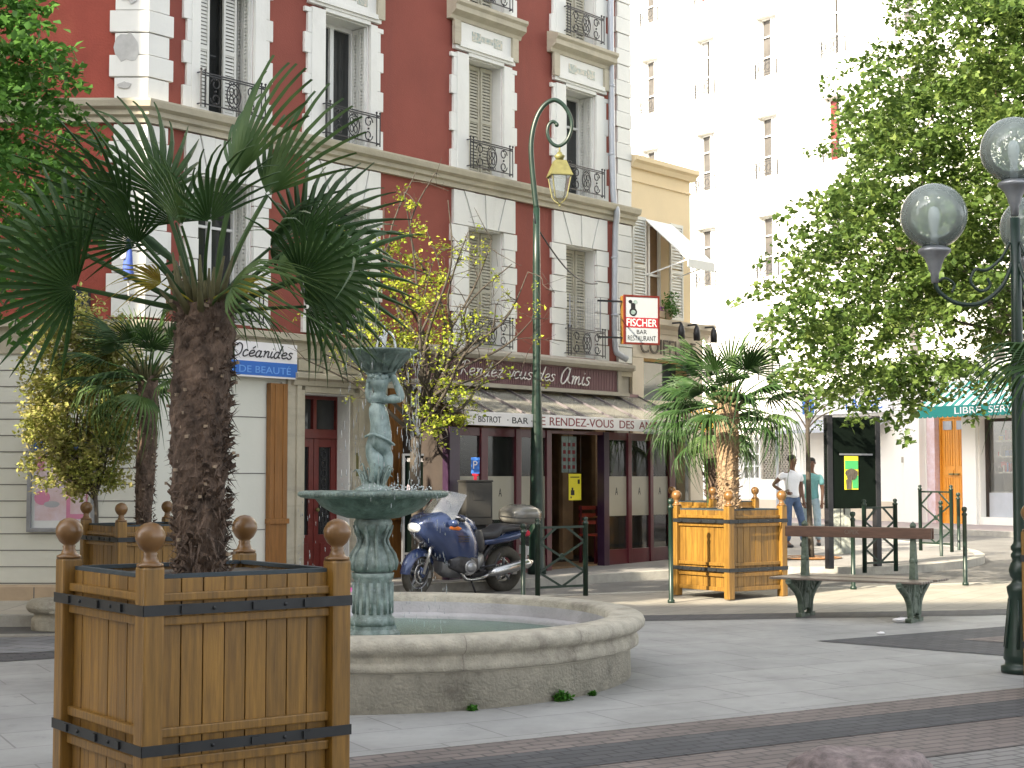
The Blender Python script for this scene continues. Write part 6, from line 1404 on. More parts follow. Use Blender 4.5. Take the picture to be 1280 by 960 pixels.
def barrier(pa, pb, ha, label, hb=.0):
    a = onG(*pa, hb); b = onG(*pb, hb); L = (b-a).xy.length; t = thing('barrier', label, 'barrier', a, 'crossed metal barriers at the pavement edges')
    for p in (a, b): s = MB(); s.lathe(p, [(.034, 0), (.034, ha-.10), (.040, ha-.095), (.040, ha-.07), (.020, ha-.06), (.034, ha-.035), (.03, ha-.012), (.001, ha)], 12); s.build('post', 'green', t)
    d = (b-a); P = lambda u, z: a+d*u+Vector((0, 0, z)); top = ha-.13; bot = .14; m = (top+bot)/2; q1 = bot+(top-bot)*.75; q3 = bot+(top-bot)*.25
    s = MB(); s.beam(P(0, top), P(1, top), .022, .03); s.beam(P(0, bot), P(1, bot), .022, .03)
    for p, q in (((.4, top), (.03, q1)), ((.6, top), (.97, q1)), ((.03, q1), (.5, m)), ((.97, q1), (.5, m)), ((.5, m), (.03, q3)), ((.5, m), (.97, q3)), ((.03, q3), (.5, bot)), ((.97, q3), (.5, bot))): s.beam(P(*p), P(*q), .016, .028)
    s.torus(P(.5, m), d.normalized().cross(Vector((0, 0, 1))), .035, .012, 14, 6); s.build('crossed_frame', 'green', t)
barrier((672, 748), (732, 745), 1.05, 'green crossed barrier beside the gooseneck lamp in front of the cafe door')
barrier((1081, 716), (1120, 714), 1.08, 'narrow dark crossed barrier behind the bench beside the notice board', .12)
barrier((1151, 688), (1190, 690), 1.20, 'dark crossed barrier on the pavement corner in front of the orange door', .12)
# ================================================================== NOTICE BOARD
pL = onG(1037, 711, .12); pR = onG(1097, 708, .12); nf = Frame((pL.x, pL.y), math.atan2((pR-pL).x, (pR-pL).y)); Lb = (pR-pL).xy.length
zb = at(1065, 633, 25.9).z; zt = at(1065, 527, 25.9).z
t = thing('notice_board', 'large black notice board on two dark posts behind the bench', 'notice board', pL)
s = MB(); s.fbox(nf, -.05, Lb+.05, -.04, .04, zb, zt); s.build('panel', 'blackboard', t, .01)
for u in (0, Lb): s = MB(); s.fbox(nf, u-.05, u+.05, -.05, .05, pL.z, zt+.03); s.build('post', 'iron', t, .008)
s = MB(); s.fbox(nf, .18, Lb-.12, .041, .055, at(1065, 571, 25.9).z-.0, at(1065, 569, 25.9).z); s.build('metal_rail', 'steel', t)
t2 = thing('event_poster', 'small yellow and green poster stuck on the black notice board', 'poster', nf.p(.4, .05, 1.5)); z0 = at(1065, 611, 25.9).z; z1 = at(1065, 572, 25.9).z
s = MB(); s.fbox(nf, .28, .55, .042, .05, z0, z1); s.build('sheet', 'yellowposter', t2)
s = MB(); s.fbox(nf, .285, .545, .05, .053, z1-.20, z1-.07); s.fbox(nf, .43, .545, .05, .0525, z0+.02, z1-.3); s.build('green_print', 'weedflat', t2)
s = MB(); s.fpoly(nf, [(.41+.12*math.cos(i*.5)+.02*math.sin(i*2), (z0+z1)/2-.02+.09*math.sin(i*.5)) for i in range(12)], .053, .056); s.fpoly(nf, [(.31, z0+.01), (.40, z0+.01), (.42, z0+.2), (.30, z0+.15)], .053, .0555); s.build('brown_print', 'bark', t2)
t = thing('utility_cabinet', 'weathered grey green cabinet on the pavement under the notice board', 'cabinet', onG(1050, 692, .12)); p = onG(1050, 692, .12)
s = MB(); s.box(p.x-.20, p.x+.17, p.y-.15, p.y+.2, p.z, p.z+1.35); s.box(p.x-.22, p.x+.19, p.y-.17, p.y+.22, p.z+1.35, p.z+1.42); s.build('case', 'greygreen', t, .01)
s = MB(); s.box(p.x-.02, p.x-.01, p.y-.156, p.y-.149, p.z+.1, p.z+1.3); s.box(p.x+.04, p.x+.06, p.y-.17, p.y-.149, p.z+.7, p.z+.8); s.build('door_seam', 'iron', t)
# ================================================================== PARKING METER
p = Vector((-.52, 22.15, g(-.5, 22.15)+.12)); t = thing('parking_meter', 'dark grey pay and display cabinet with blue parking sign behind the motorbike', 'parking meter', p); zb = at(595, 657, 22).z; zt = at(595, 600, 22).z
mf_ = Matrix.Translation((p.x, p.y, 0)) @ Matrix.Rotation(R(28), 4, 'Z')
s = MB(); s.box(-.21, .21, -.13, .13, zb, zt-.03); s.box(-.22, .22, -.14, .14, zt-.03, zt); s.xf(mf_); s.build('cabinet', 'meter', t, .015)
s = MB(); s.box(-.13, .13, -.09, .09, p.z, zb); s.xf(mf_); s.build('pedestal', 'meter', t, .01)
s = MB(); s.box(-.18, .18, -.138, -.131, zb+.12, zt-.1); s.box(-.1, .06, -.144, -.138, zt-.28, zt-.16); s.xf(mf_); s.build('front_panel', 'meter', t)
s = MB(); s.box(-.02, .02, -.01, .01, zt, zt+.08); s.box(-.045, .045, -.012, .012, zt+.06, zt+.09); s.xf(mf_); s.build('sign_foot', 'redcloth', t)
mz = Matrix.Translation((p.x, p.y, 0)); s = MB(); s.box(-.06, .06, -.012, .012, zt+.09, zt+.32); s.xf(mz); sg_ = s.build('parking_sign', 'bluepaint', t, .004)
s = MB(); s.mesh(text_mesh('P', .06, .11, .003), Matrix.Translation((p.x, p.y-.0125, zt+.215)) @ Matrix.Rotation(R(90), 4, 'X')); s.build('letter', 'signwhite', sg_)
# ================================================================== BENCH
b1 = onG(1007, 770, .01); b2 = onG(1143, 777, .01); d = (b2-b1).xy.normalized(); L = (b2-b1).xy.length; cxy = (b1+b2).xy/2; zb = g(cxy.x, cxy.y)+.008; n_ = Vector((-d.y, d.x))
BM = Matrix.Translation((cxy.x, cxy.y, zb)) @ Matrix.Rotation(math.atan2(d.y, d.x), 4, 'Z')
t = thing('double_bench', 'two sided public bench with brown slats on worn green cast iron legs', 'bench', (cxy.x, cxy.y, zb))
hl = L/2; ov = .24
for sg in (-1, 1):
    s = MB()
    for k in range(5): y = sg*(.10+.078*k); s.box(-hl-ov, hl+ov, y-.034, y+.034, .435, .46)
    s.xf(BM); s.build('seat', 'benchseat', t, .006)
s = MB(); s.box(-hl-(ov-.02), hl+(ov-.02), -.050, -.022, .90, 1.02); s.xf(BM); s.build('backrest', 'benchwood', t, .008)
s = MB(); s.box(-hl-(ov-.02), hl+(ov-.02), .022, .050, .90, 1.02); s.xf(BM); s.build('backrest', 'benchwood', t, .008)
for x in (-hl, hl):
    s = MB()
    for sg in (-1, 1):   # scrolled triangular bracket with openings
        s.tube([(x, sg*y, z) for y, z in smoothpath2(((.10, .03), (.13, .09), (.15, .19), (.24, .29), (.36, .36), (.47, .42)))], .036, 8)
        s.tube([(x, sg*y, z) for y, z in smoothpath2(((.04, .42), (.05, .30), (.09, .20), (.05, .08)))], .034, 8)
        s.tube([(x, sg*y, z) for y, z in smoothpath2(((.12, .41), (.13, .34), (.18, .30), (.22, .34), (.19, .38)))], .022, 6)
        s.tube([(x, sg*y, z) for y, z in smoothpath2(((.26, .42), (.28, .38), (.33, .39)))], .020, 6)
        pg = [(.02, .12), (.11, .13), (.17, .22), (.26, .31), (.44, .41), (.02, .41)]; n6 = len(pg)
        s.add([(x-.010, sg*y, z) for y, z in pg]+[(x+.010, sg*y, z) for y, z in pg], [tuple(range(n6)), tuple(range(2*n6-1, n6-1, -1))]+[(i, n6+i, n6+(i+1) % n6, (i+1) % n6) for i in range(n6)])
        for yy, zz_, rr in ((.09, .34, .030), (.20, .37, .026), (.07, .22, .022)): s.torus((x, sg*yy, zz_), (1, 0, 0), rr, .014, 14, 6); s.ball((x, sg*yy, zz_), rr*.6, 8)
        s.box(x-.03, x+.03, min(sg*.04, sg*.48), max(sg*.04, sg*.48), .412, .434)
        s.box(x-.035, x+.035, min(sg*.06, sg*.19), max(sg*.06, sg*.19), 0, .045)
        s.tube([(x, sg*.15, .02), (x, sg*.09, .10)], [.03, .026], 8)
    s.box(x-.03, x+.03, -.19, .19, .0, .03); s.ball((x, 0, .30), .045, 10); s.box(x-.022, x+.022, -.05, .05, .1, .43)
    s.xf(BM); s.build('leg', 'greenold', t)
    s = MB()
    s.hexa([(x-.035, -.055, .434), (x+.035, -.055, .434), (x+.035, .055, .434), (x-.035, .055, .434), (x-.03, -.021, .89), (x+.03, -.021, .89), (x+.03, .021, .89), (x-.03, .021, .89)])
    s.box(x-.028, x+.028, -.0205, .0205, .88, 1.03); s.lathe((x, 0, 1.03), [(.035, 0), (.038, .02), (.02, .045), (.001, .06)], 10); s.ball((x, 0, .66), .05, 10); s.xf(BM); s.build('back_support', 'greenold', t, .004)
s = MB()
s.mesh(text_mesh('OPEK', .17, .05, .001), BM @ Matrix.Translation((-.05, -.0508, .965)) @ Matrix.Rotation(R(90), 4, 'X')); s.build('scratched_letters', 'benchseat', t)
# crumpled paper by the bench
for (px, py, sz, lab) in ((1126, 778, .06, 'crumpled white paper at the foot of the right bench leg'), (1101, 793, .03, 'small white paper scrap on the pale paving')):
    p = onG(px, py, .01); s = MB(); s.ball((p.x, p.y, p.z+sz*.4), sz, 10, 1.5, 1, .5); o = s.build('paper_scrap', 'signwhite', None); tag(o, lab, 'litter')
    rr = random.Random(px)
    for v in o.data.vertices: v.co += Vector((rr.uniform(-1, 1), rr.uniform(-1, 1), rr.uniform(-.3, .6)))*sz*.25
    o.data.transform(Matrix.Translation(-p)); o.location = p
# ================================================================== STONE SEAT, ROCK, BALLOON
p = onG(24, 790, .0); t = thing('stone_seat', 'low old moulded stone block beside the left planters, sun spot on its end', 'stone block', (p.x+.5, p.y, p.z))
s = MB(); x0 = p.x+.02; zb = p.z
prof = [(0, 0), (0, .13), (.05, .16), (.05, .19), (-.03, .21), (-.05, .26), (-.03, .31), (.02, .34)]
s.lathe((x0+.30, p.y+.28, zb), [(.27, 0), (.27, .12), (.24, .15), (.24, .18), (.30, .20), (.33, .25), (.31, .31), (.27, .335), (.001, .34)], 28); s.box(x0+.3, x0+1.6, p.y+.0, p.y+.55, zb, zb+.14); s.box(x0+.3, x0+1.6, p.y-.03, p.y+.58, zb+.19, zb+.33); s.box(x0+.3, x0+1.6, p.y+.03, p.y+.52, zb+.14, zb+.19)
s.build('block', 'stonerim', t, .012)
p = Vector((1.78, 8.1, g(1.78, 8.1)+.0)); s = MB(); n = 22; vs = []
for i in range(11):
    ph = i/10*math.pi/2
    for j in range(n):
        a = 2*math.pi*j/n; r = math.cos(ph)**.5; d_ = Vector((.40*r*math.cos(a), .3*r*math.sin(a), .29*math.sin(ph)**.7)); d_ *= 1+.14*noise.noise(d_*5+Vector((3, 1, 2)))+.05*noise.noise(d_*14); vs.append(p+d_)
s.add(vs, [(i*n+j, i*n+(j+1) % n, (i+1)*n+(j+1) % n, (i+1)*n+j) for i in range(10) for j in range(n)], True); o = s.build('boulder', 'granite', None); tag(o, 'rough purplish granite boulder at the bottom edge of the picture', 'boulder'); o.data.transform(Matrix.Translation(-p)); o.location = p
p = onG(441, 750, .12); s = MB(); p = Vector((-2.03, 20.0, 0)); s.ball((p.x, p.y, g(p.x, p.y)+.004+.10), .10, 20); o = s.build('ball', 'balloon', None); tag(o, 'bright pink ball on the ground behind the fountain rim, beside the pedestal', 'ball')
q = at(449, 700, 20.6); t = thing('garment_stand', 'red garment hanging beside the dark red house door', 'garment', (q.x, q.y, g(q.x, q.y)+.12)); z1 = at(449, 676, 20.6).z
s = MB(); 
for k in range(1): s.loft([(0, 0, 0, .05, .03), (.1, 0, 0, .12, .035), (.3, 0, 0, .10, .04), (.62, 0, 0, .13, .05)], 14, 2)
s.xf(Matrix.Translation((q.x, q.y, z1)) @ Matrix.Rotation(R(90), 4, 'Y')); s.build('red_cloth', 'redcloth', t)
s = MB(); s.beam((q.x, q.y, g(q.x, q.y)+.12), (q.x, q.y, z1+.05), .03, .03, (1, 0, 0)); s.box(q.x-.15, q.x+.15, q.y-.12, q.y+.12, g(q.x, q.y)+.12, g(q.x, q.y)+.15); s.build('stand', 'iron', t)
# ================================================================== MOTORBIKE
pf_ = Vector((-1.265, 20.85)); pr_ = Vector((-.13, 21.80)); dd = (pf_-pr_).normalized(); mid = (pf_+pr_)/2
zb = g(mid.x, mid.y)+.006
BK = Matrix.Translation((mid.x, mid.y, zb)) @ Matrix.Rotation(math.atan2(dd.y, dd.x), 4, 'Z') @ Matrix.Rotation(R(-4), 4, 'X')
t = thing('motorbike', 'blue touring motorbike with tall windscreen and grey top case parked on its stand', 'motorbike', (mid.x, mid.y, zb))
FX, RX = .745, -.735
def B(s, name, m, par=None, bev=0, rc=True): s.xf(BK); return s.build(name, m, par or t, bev, rc)
for wx, nm, w in ((FX, 'front_wheel', .055), (RX, 'rear_wheel', .075)):
    steer = Matrix.Translation((wx, 0, 0)) @ Matrix.Rotation(R(14 if wx > 0 else 0), 4, 'Z') @ Matrix.Translation((-wx, 0, 0))
    s = MB(); s.torus((wx, 0, .302), (0, 1, 0), .245, w, 40, 12, 1.0)
    wh = s.xf(steer) and B(s, nm, 'tyre')
    s = MB(); s.torus((wx, 0, .302), (0, 1, 0), .205, .022, 36, 8, 1.6); s.ball((wx, 0, .302), .05, 12)
    for k in range(5):
        a = 2*math.pi*k/5+.3; s.tube([(wx+.04*math.cos(a), 0, .302+.04*math.sin(a)), (wx+.205*math.cos(a), 0, .302+.205*math.sin(a))], [.024, .016], 8)
    s.xf(steer); B(s, 'rim', 'steel', wh)
    s = MB()
    for yy in ((-.07, .07) if wx > 0 else (-.06,)):
        s.torus((wx, yy, .302), (0, 1, 0), .135, .018, 30, 6, .2); s.torus((wx, yy, .302), (0, 1, 0), .06, .02, 16, 6, .3)
    s.box(wx-.17, wx-.09, .055, .10, .24, .34); s.xf(steer); B(s, 'brake_disc', 'chrome', wh)
st = Matrix.Translation((FX, 0, 0)) @ Matrix.Rotation(R(14), 4, 'Z') @ Matrix.Translation((-FX, 0, 0))
s = MB(); vs = []; n = 18
for i in range(n+1):
    a = R(2+152*i/n); w = .085-.03*abs(i/n-.5)
    for k in range(7):
        b = math.pi*k/6; rr = .335-.03*(1-math.sin(b))-(.07*(1-math.sin(b))); vs.append((FX+rr*math.cos(a), w*math.cos(b), .302+rr*math.sin(a)))
s.add(vs, [(i*7+k, i*7+k+1, (i+1)*7+k+1, (i+1)*7+k) for i in range(n) for k in range(6)], True)
s.loft([(FX-.10, .085, .35, .012, .05), (FX, .09, .31, .015, .07), (FX+.05, .085, .36, .01, .05)], 12); s.loft([(FX-.10, -.085, .35, .012, .05), (FX, -.09, .31, .015, .07), (FX+.05, -.085, .36, .01, .05)], 12)
s.xf(st); B(s, 'front_fender', 'bikeblue', rc=False)
s = MB()
for y in (-.10, .10): s.tube([(FX, y, .30), (FX-.22, y, .86)], [.030, .026], 12)
s.xf(st); B(s, 'fork', 'chrome')
s = MB(); s.loft([(.86, 0, .93, .05, .035), (.83, 0, .92, .13, .09), (.76, 0, .92, .21, .15), (.66, 0, .90, .28, .20), (.54, 0, .87, .325, .28), (.40, 0, .79, .335, .36), (.26, 0, .72, .335, .40), (.12, 0, .66, .33, .40), (.0, 0, .62, .29, .30), (-.08, 0, .58, .24, .20)], 28, 3.0); fr_ = B(s, 'fairing', 'bikeblue')
s = MB(); s.loft([(.45, .30, .45, .03, .06), (.30, .318, .44, .025, .11), (.1, .31, .42, .02, .12), (-.05, .28, .42, .01, .08)], 12); s.loft([(.45, -.30, .45, .03, .06), (.30, -.318, .44, .025, .11), (.1, -.31, .42, .02, .12), (-.05, -.28, .42, .01, .08)], 12); B(s, 'lower_cowl', 'engine', fr_)
s = MB(); s.loft([(.885, 0, .915, .03, .02), (.868, 0, .915, .10, .055), (.80, 0, .915, .155, .085)], 20, 2.6); B(s, 'headlight', 'lampglass', fr_)
for sg in (1, -1):
    s = MB(); s.loft([(.50, sg*.315, .93, .01, .012), (.44, sg*.328, .93, .014, .026), (.34, sg*.330, .92, .014, .026), (.30, sg*.328, .92, .01, .01)], 12); B(s, 'turn_signal', 'amber', fr_)
    s = MB()
    for k in range(3): s.box(.16, .34, sg*.335-.004, sg*.335+.004, .74+.035*k, .752+.035*k)
    B(s, 'side_vent', 'engine', fr_)
# windscreen: curved sheet with thickness
s = MB(); vs = []; ni, nj = 8, 10
for sh in (0, .006):
    for i in range(ni+1):
        f = i/ni; hw_ = .315-.06*f*f; xx = .74-.34*f; z = 1.00+.44*f-.03*f*f
        for j in range(nj+1):
            u = -1+2*j/nj; vs.append((xx-.30*u*u*(1-.25*f)-sh, hw_*u, z-.05*u*u*f))
m_ = (ni+1)*(nj+1); fs = []
for q in (0, m_): fs += [(q+i*(nj+1)+j, q+i*(nj+1)+j+1, q+(i+1)*(nj+1)+j+1, q+(i+1)*(nj+1)+j) for i in range(ni) for j in range(nj)]
s.add(vs, fs, True); B(s, 'windscreen', 'screen', rc=False)
s = MB(); s.loft([(.34, 0, .97, .14, .07), (.24, 0, .96, .20, .12), (.08, 0, .95, .205, .13), (-.06, 0, .91, .17, .11), (-.14, 0, .87, .12, .07)], 22, 2.6); tk = B(s, 'fuel_tank', 'bikeblue')
s = MB(); s.loft([(-.02, .185, .80, .03, .03), (-.06, .19, .76, .05, .13), (-.16, .18, .72, .05, .16), (-.22, .17, .66, .03, .08)], 14); s.loft([(-.02, -.185, .80, .03, .03), (-.06, -.19, .76, .05, .13), (-.16, -.18, .72, .05, .16), (-.22, -.17, .66, .03, .08)], 14); B(s, 'knee_pad', 'leather', tk)
s = MB(); s.loft([(-.04, 0, .86, .10, .03), (-.10, 0, .83, .15, .055), (-.24, 0, .79, .185, .065), (-.40, 0, .79, .19, .065), (-.50, 0, .82, .18, .07), (-.56, 0, .87, .165, .065), (-.72, 0, .88, .155, .06), (-.90, 0, .89, .12, .045), (-.97, 0, .89, .07, .025)], 22, 2.8); B(s, 'seat', 'leather')
s = MB(); s.loft([(-.22, 0, .70, .15, .05), (-.45, 0, .72, .165, .07), (-.75, 0, .76, .15, .075), (-1.02, 0, .80, .10, .06), (-1.10, 0, .82, .06, .03)], 18, 2.8); tp_ = B(s, 'tail', 'bikeblue')
s = MB(); s.loft([(-1.02, 0, .79, .08, .04), (-1.12, 0, .80, .09, .045), (-1.135, 0, .80, .07, .03)], 14); B(s, 'tail_light', 'redcloth', tp_)
s = MB(); s.box(-1.10, -1.09, -.1, .1, .50, .62); s.tube([(-1.0, 0, .76), (-1.10, 0, .62), (-1.14, 0, .44)], .02, 6); B(s, 'number_plate', 'signwhite', tp_)
s = MB(); s.box(-1.10, -.72, -.10, .10, .915, .935)
for y in (-.1, .1): s.tube([(-.60, y, .80), (-.80, y, .92), (-1.12, y, .93)], .012, 6)
B(s, 'rack', 'steel')
s = MB(); s.loft([(-.74, 0, 1.05, .14, .06), (-.77, 0, 1.05, .20, .10), (-.90, 0, 1.06, .235, .135), (-1.10, 0, 1.06, .24, .14), (-1.22, 0, 1.05, .20, .11), (-1.26, 0, 1.04, .12, .06)], 26, 3.2); tc_ = B(s, 'top_case', 'case')
s = MB(); s.loft([(-.735, 0, 1.03, .13, .008), (-.765, 0, 1.03, .204, .010), (-.90, 0, 1.03, .240, .011), (-1.10, 0, 1.03, .245, .011), (-1.225, 0, 1.03, .205, .009), (-1.265, 0, 1.03, .12, .006)], 26, 3.2); B(s, 'case_seam', 'engine', tc_)
s = MB(); s.loft([(-1.24, 0, .99, .1, .02), (-1.272, 0, .985, .09, .018)], 12); B(s, 'case_reflector', 'redcloth', tc_)
s = MB(); s.loft([(.42, 0, .40, .12, .10), (.3, 0, .40, .17, .17), (.05, 0, .40, .17, .18), (-.2, 0, .42, .14, .15), (-.3, 0, .45, .1, .1)], 16); 
for sg in (1, -1):
    s.tube([(.12, sg*.16, .40), (.12, sg*.36, .40)], [.095, .09], 14)
    for k in range(5): s.tube([(.12, sg*(.20+.03*k), .40), (.12, sg*(.206+.03*k), .40)], .112, 14)
    s.ball((.12, sg*.365, .40), .082, 14, 1, .45, .8)
s.tube([(-.2, -.08, .36), (RX, -.09, .302)], [.05, .06], 10); s.loft([(-.30, 0, .62, .09, .08), (-.1, 0, .60, .13, .13), (.2, 0, .6, .14, .14)], 12)
en = B(s, 'engine', 'steel')
s = MB(); s.tube([(-.25, 0, .35), (-.45, 0, .60), (-.55, 0, .72)], .04, 8); s.tube([(RX, 0, .302), (-.6, -.09, .33), (-.3, -.08, .42)], .045, 8); s.box(-.5, -.1, -.12, .12, .22, .30)
for sg in (1, -1): s.tube([(-.10, sg*.18, .30), (-.24, sg*.22, .33)], .014, 6); s.tube([(-.20, sg*.15, .36), (-.42, sg*.2, .40), (-.5, sg*.2, .56)], .014, 6); s.box(-.20, -.10, sg*.24-.04, sg*.24+.04, .325, .345)
B(s, 'frame', 'engine')
s = MB(); s.tube(smoothpath([(.18, .22, .32), (.08, .22, .22), (-.2, .17, .22), (-.35, .17, .27)], 5), .024, 8); s.tube([(-.32, .18, .27), (-.42, .20, .30), (-.95, .23, .40), (-1.02, .235, .415)], [.03, .068, .072, .05], 16); s.tube([(-1.0, .235, .412), (-1.05, .236, .42)], .03, 10); B(s, 'exhaust', 'chrome')
s = MB(); s.tube(smoothpath([(.30, .30, 1.03), (.36, .16, 1.05), (.42, 0, 1.02), (.36, -.16, 1.05), (.30, -.30, 1.03)], 4), .012, 8)
s.tube([(.34, .22, 1.045), (.27, .36, 1.02)], .018, 8); s.tube([(.34, -.22, 1.045), (.27, -.36, 1.02)], .018, 8); s.tube([(.36, .24, 1.05), (.33, .36, 1.06)], .006, 5); hb = B(s, 'handlebar', 'rubber')
for sg in (1, -1): s = MB(); s.tube([(.50, sg*.27, .98), (.50, sg*.36, 1.0)], .012, 6); s.loft([(.54, sg*.40, 1.0, .05, .035), (.50, sg*.41, 1.0, .075, .05), (.46, sg*.41, 1.0, .07, .045)], 12); B(s, 'mirror', 'bikeblue')
s = MB(); s.tube([(-.02, .14, .28), (-.06, .26, .02)], .014, 8); s.tube([(-.06, .26, .015), (.02, .28, .015)], .012, 6); B(s, 'kickstand', 'iron')
s = MB(); s.tube(smoothpath([(.62, .09, .45), (.66, .12, .3), (.72, .09, .16), (.8, .08, .10)], 4), .006, 5); B(s, 'wheel_lock', 'rubber')
# ================================================================== PEOPLE
def person(label, base, rz, h, J, shirt_m, trouser_m, shirt, trousers, bald=True):
    k = h/1.80; MT = Matrix.Translation(base) @ Matrix.Rotation(R(rz), 4, 'Z') @ Matrix.Scale(k, 4)
    t = thing('person', label, 'person', base); s = MB(); JJ = {n: (Vector(p), r) for n, (p, r) in J.items()}
    E = [('pelvis', 'belly'), ('belly', 'chest'), ('chest', 'neck0'), ('neck0', 'neck'), ('neck', 'jaw'), ('jaw', 'skull'), ('skull', 'crown')]
    for a in 'lr': E += [('chest', 'sh'+a), ('sh'+a, 'el'+a), ('el'+a, 'wr'+a), ('wr'+a, 'pa'+a), ('pelvis', 'hip'+a), ('hip'+a, 'kn'+a), ('kn'+a, 'an'+a), ('an'+a, 'to'+a)]
    skin_add(s, {n: v for n, v in JJ.items()}, E, 2)
    hc = JJ['skull'][0]; face = Vector((math.sin(R(25)), -math.cos(R(25)), 0)); side = Vector((face.y, -face.x, 0))*-1
    s.ball(hc+face*.085+Vector((0, 0, -.03)), .017, 8); s.ball(hc+face*.075+Vector((0, 0, -.075)), .020, 8, 1.3, 1.3, .5)
    for sg in (-1, 1): s.ball(hc+side*sg*.078+Vector((0, 0, -.02)), .024, 8, .6, .8, 1.2)
    for a in 'lr':
        w, p = JJ['wr'+a][0], JJ['pa'+a][0]; d = (p-w).normalized(); o = d.cross(Vector((0, 1, 0))).normalized() if abs(d.y) < .9 else Vector((1, 0, 0))
        for f in range(4):
            b = p+o*(.026-.017*f); L = (.075, .085, .08, .06)[f]; s.tube([b, b+d*L*.5+Vector((0, -.006, 0)), b+d*L+Vector((0, -.02, 0))], [.010, .009, .007], 6)
        s.tube([w+d*.03+o*.03, w+d*.07+o*.058, w+d*.10+o*.062], [.012, .011, .008], 6)
    s.xf(MT); body = s.build('body', 'skinb', t)
    s = MB()
    for sg in (-1, 1): s.ball(hc+face*.078+side*sg*.032+Vector((0, 0, .0)), .011, 8)
    s.xf(MT); s.build('eyes', 'hair', body)
    s = MB(); s.lathe(hc+Vector((0, 0, .012))-face*.012, [(.074, -.05), (.084, -.02), (.086, .01), (.080, .04), (.06, .068), (.03, .082), (.001, .085)], 18); s.xf(MT); s.build('hair', 'hair', body)
    s = MB(); skin_add(s, {n: (Vector(p), r) for n, (p, r) in shirt[0].items()}, shirt[1], 2); s.xf(MT); s.build('shirt', shirt_m, t)
    s = MB(); skin_add(s, {n: (Vector(p), r) for n, (p, r) in trousers[0].items()}, trousers[1], 2); s.xf(MT); s.build('trousers', trouser_m, t)
    for a in 'lr':
        an, to = JJ['an'+a][0], JJ['to'+a][0]; s = MB(); d = (to-an); d.z = 0; d.normalize()
        mz = Matrix.Translation((an.x, an.y, 0)) @ Matrix.Rotation(math.atan2(d.y, d.x), 4, 'Z'); q = MB(); q.loft([(-.07, 0, .045, .03, .035), (-.05, 0, .05, .042, .05), (.02, 0, .05, .045, .05), (.10, 0, .035, .05, .035), (.19, 0, .03, .045, .028), (.22, 0, .025, .025, .018)], 14); q.xf(mz); s.merge(q); s.xf(MT); s.build('shoe', 'shoe', t)
    return t
J1 = {'pelvis': ((0, 0, .96), (.115, .08)), 'belly': ((0, 0, 1.12), (.115, .08)), 'chest': ((0, 0, 1.36), (.15, .105)), 'neck0': ((0, 0, 1.49), .06), 'neck': ((.005, -.01, 1.55), .052), 'jaw': ((.015, -.03, 1.62), (.062, .07)), 'skull': ((.01, -.01, 1.70), (.082, .092)), 'crown': ((.01, 0, 1.755), .065),
      'shl': ((-.175, 0, 1.42), .058), 'ell': ((-.385, .07, 1.20), .040), 'wrl': ((-.20, -.02, 1.07), .028), 'pal': ((-.14, -.07, 1.05), .034),
      'shr': ((.175, 0, 1.42), .058), 'elr': ((.225, .02, 1.14), .042), 'wrr': ((.225, -.06, .90), .028), 'par': ((.22, -.08, .83), .034),
      'hipl': ((-.095, 0, .90), .085), 'knl': ((-.10, -.02, .50), .055), 'anl': ((-.10, .02, .09), .04), 'tol': ((-.12, -.14, .035), .03),
      'hipr': ((.095, 0, .90), .085), 'knr': ((.17, -.08, .51), .055), 'anr': ((.24, -.02, .09), .04), 'tor': ((.28, -.17, .035), .03)}
SH = ({'lo': ((0, 0, .93), (.175, .135)), 'lm': ((0, 0, 1.02), (.165, .125)), 'be': ((0, 0, 1.12), (.150, .112)), 'ch': ((0, 0, 1.34), (.168, .125)), 'up': ((0, 0, 1.45), (.10, .08)), 'nk': ((0, 0, 1.50), .062),
       'sl': ((-.18, 0, 1.415), .075), 'al': ((-.28, .03, 1.31), .068), 'sr': ((.18, 0, 1.415), .075), 'ar': ((.21, .01, 1.26), .068)},
      [('lo', 'lm'), ('lm', 'be'), ('be', 'ch'), ('ch', 'up'), ('up', 'nk'), ('ch', 'sl'), ('sl', 'al'), ('ch', 'sr'), ('sr', 'ar')])
TR = ({'tp': ((0, 0, 1.07), (.148, .108)), 'pe': ((0, 0, .98), (.165, .125)), 'hl': ((-.10, 0, .88), .10), 'kl': ((-.102, -.02, .50), .075), 'al': ((-.10, .02, .10), .066), 'hr': ((.10, 0, .88), .10), 'kr': ((.17, -.078, .51), .075), 'ar': ((.24, -.02, .10), .066)},
      [('tp', 'pe'), ('pe', 'hl'), ('hl', 'kl'), ('kl', 'al'), ('pe', 'hr'), ('hr', 'kr'), ('kr', 'ar')])
b = Vector((5.37, 30.0, g(5.37, 30)+.12)); person('man in white t-shirt and blue jeans standing with one hand on his hip', b, 22, 1.78, J1, 'tshirt', 'jeans', SH, TR)
J2 = {k: (Vector(p), r) for k, (p, r) in J1.items()}; J2.update({'ell': (Vector((-.23, .02, 1.14)), .042), 'wrl': (Vector((-.24, -.05, .90)), .028), 'pal': (Vector((-.235, -.07, .83)), .034), 'knr': (Vector((.12, -.03, .50)), .055), 'anr': (Vector((.13, .02, .09)), .04), 'tor': (Vector((.16, -.14, .035)), .03)})
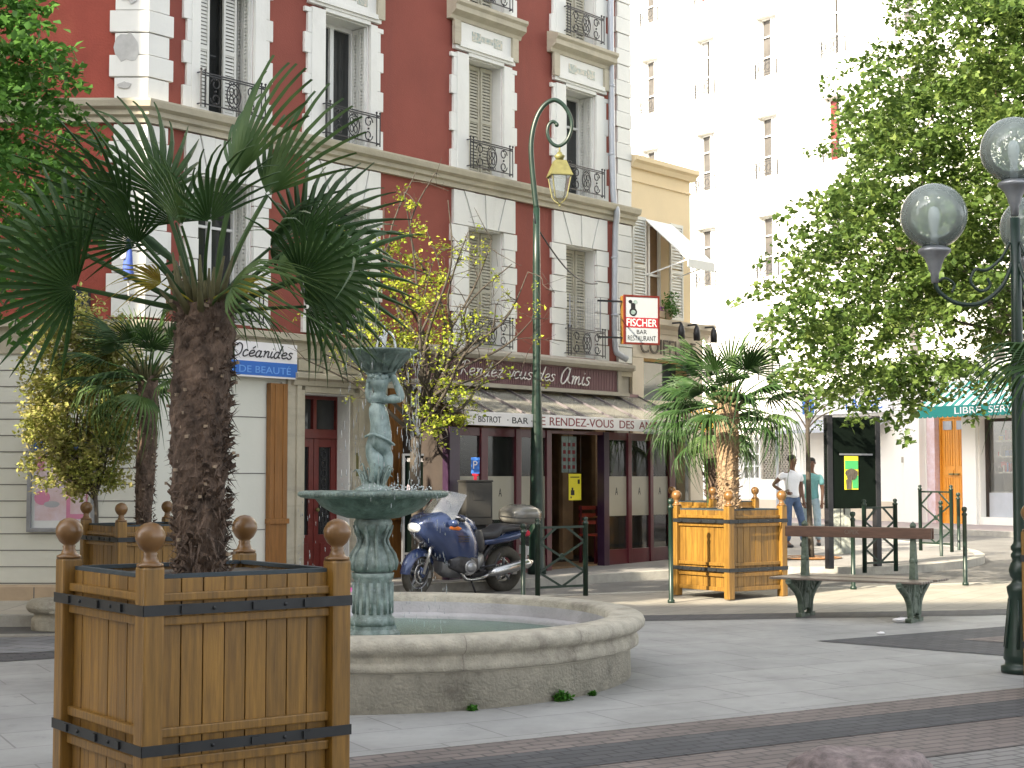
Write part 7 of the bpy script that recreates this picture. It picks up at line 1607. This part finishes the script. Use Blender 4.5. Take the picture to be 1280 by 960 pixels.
SH2 = ({**SH[0], 'al': ((-.22, .01, 1.24), .072), 'ar': ((.215, .01, 1.22), .072), 'lo': ((0, 0, .90), (.18, .135))}, SH[1]); TR2 = ({**TR[0], 'kr': ((.12, -.03, .50), .08), 'ar': ((.13, .02, .10), .075), 'kl': ((-.102, -.02, .50), .08), 'al': ((-.10, .02, .10), .075)}, TR[1])
b = Vector((5.86, 30.6, g(5.86, 30.6)+.12)); person('person in teal shirt and pale jeans standing behind the thin tree', b, -20, 1.72, J2, 'tealcloth', 'jeans2', SH2, TR2)

# ================================================================== LIGHT, SKY, CAMERA
az_ = math.atan2(-.69, -.724); el_ = R(30); S = Vector((math.sin(az_)*math.cos(el_), math.cos(az_)*math.cos(el_), math.sin(el_)))
sl = bpy.data.lights.new('sun', 'SUN'); sl.energy = 4.2; sl.angle = R(.6); sl.color = (1, .88, .68); so = bpy.data.objects.new('sun', sl); COL.objects.link(so); so.rotation_euler = (-S).to_track_quat('-Z', 'Y').to_euler()
w = bpy.data.worlds.new('World'); sc.world = w; w.use_nodes = True; nt = w.node_tree; sk = nt.nodes.new('ShaderNodeTexSky'); sk.sky_type = 'NISHITA'; sk.sun_disc = False; sk.sun_elevation = el_; sk.sun_rotation = az_; sk.air_density = 1.0; sk.dust_density = 2.0; sk.ozone_density = 1.0
hs_ = nt.nodes.new('ShaderNodeHueSaturation'); hs_.inputs['Saturation'].default_value = .22; nt.links.new(sk.outputs[0], hs_.inputs['Color']); nt.links.new(hs_.outputs[0], nt.nodes['Background'].inputs[0]); nt.nodes['Background'].inputs[1].default_value = .15
cam = bpy.data.cameras.new('camera'); cam.sensor_width = 36; cam.lens = 36*F/1280; cam.clip_end = 600; cam.clip_start = .1
co = bpy.data.objects.new('camera', cam); COL.objects.link(co); co.location = (0, 0, HC); co.rotation_euler = (math.pi/2+TH, 0, 0); sc.camera = co
cam.dof.use_dof = False
vs_ = sc.view_settings; vs_.view_transform = 'Standard'; vs_.look = 'None'; vs_.exposure = 1.9; vs_.gamma = 1; vs_.use_curve_mapping = False
sc.render.engine = 'CYCLES'; sc.cycles.max_bounces = 8; sc.cycles.transparent_max_bounces = 12; sc.cycles.diffuse_bounces = 4
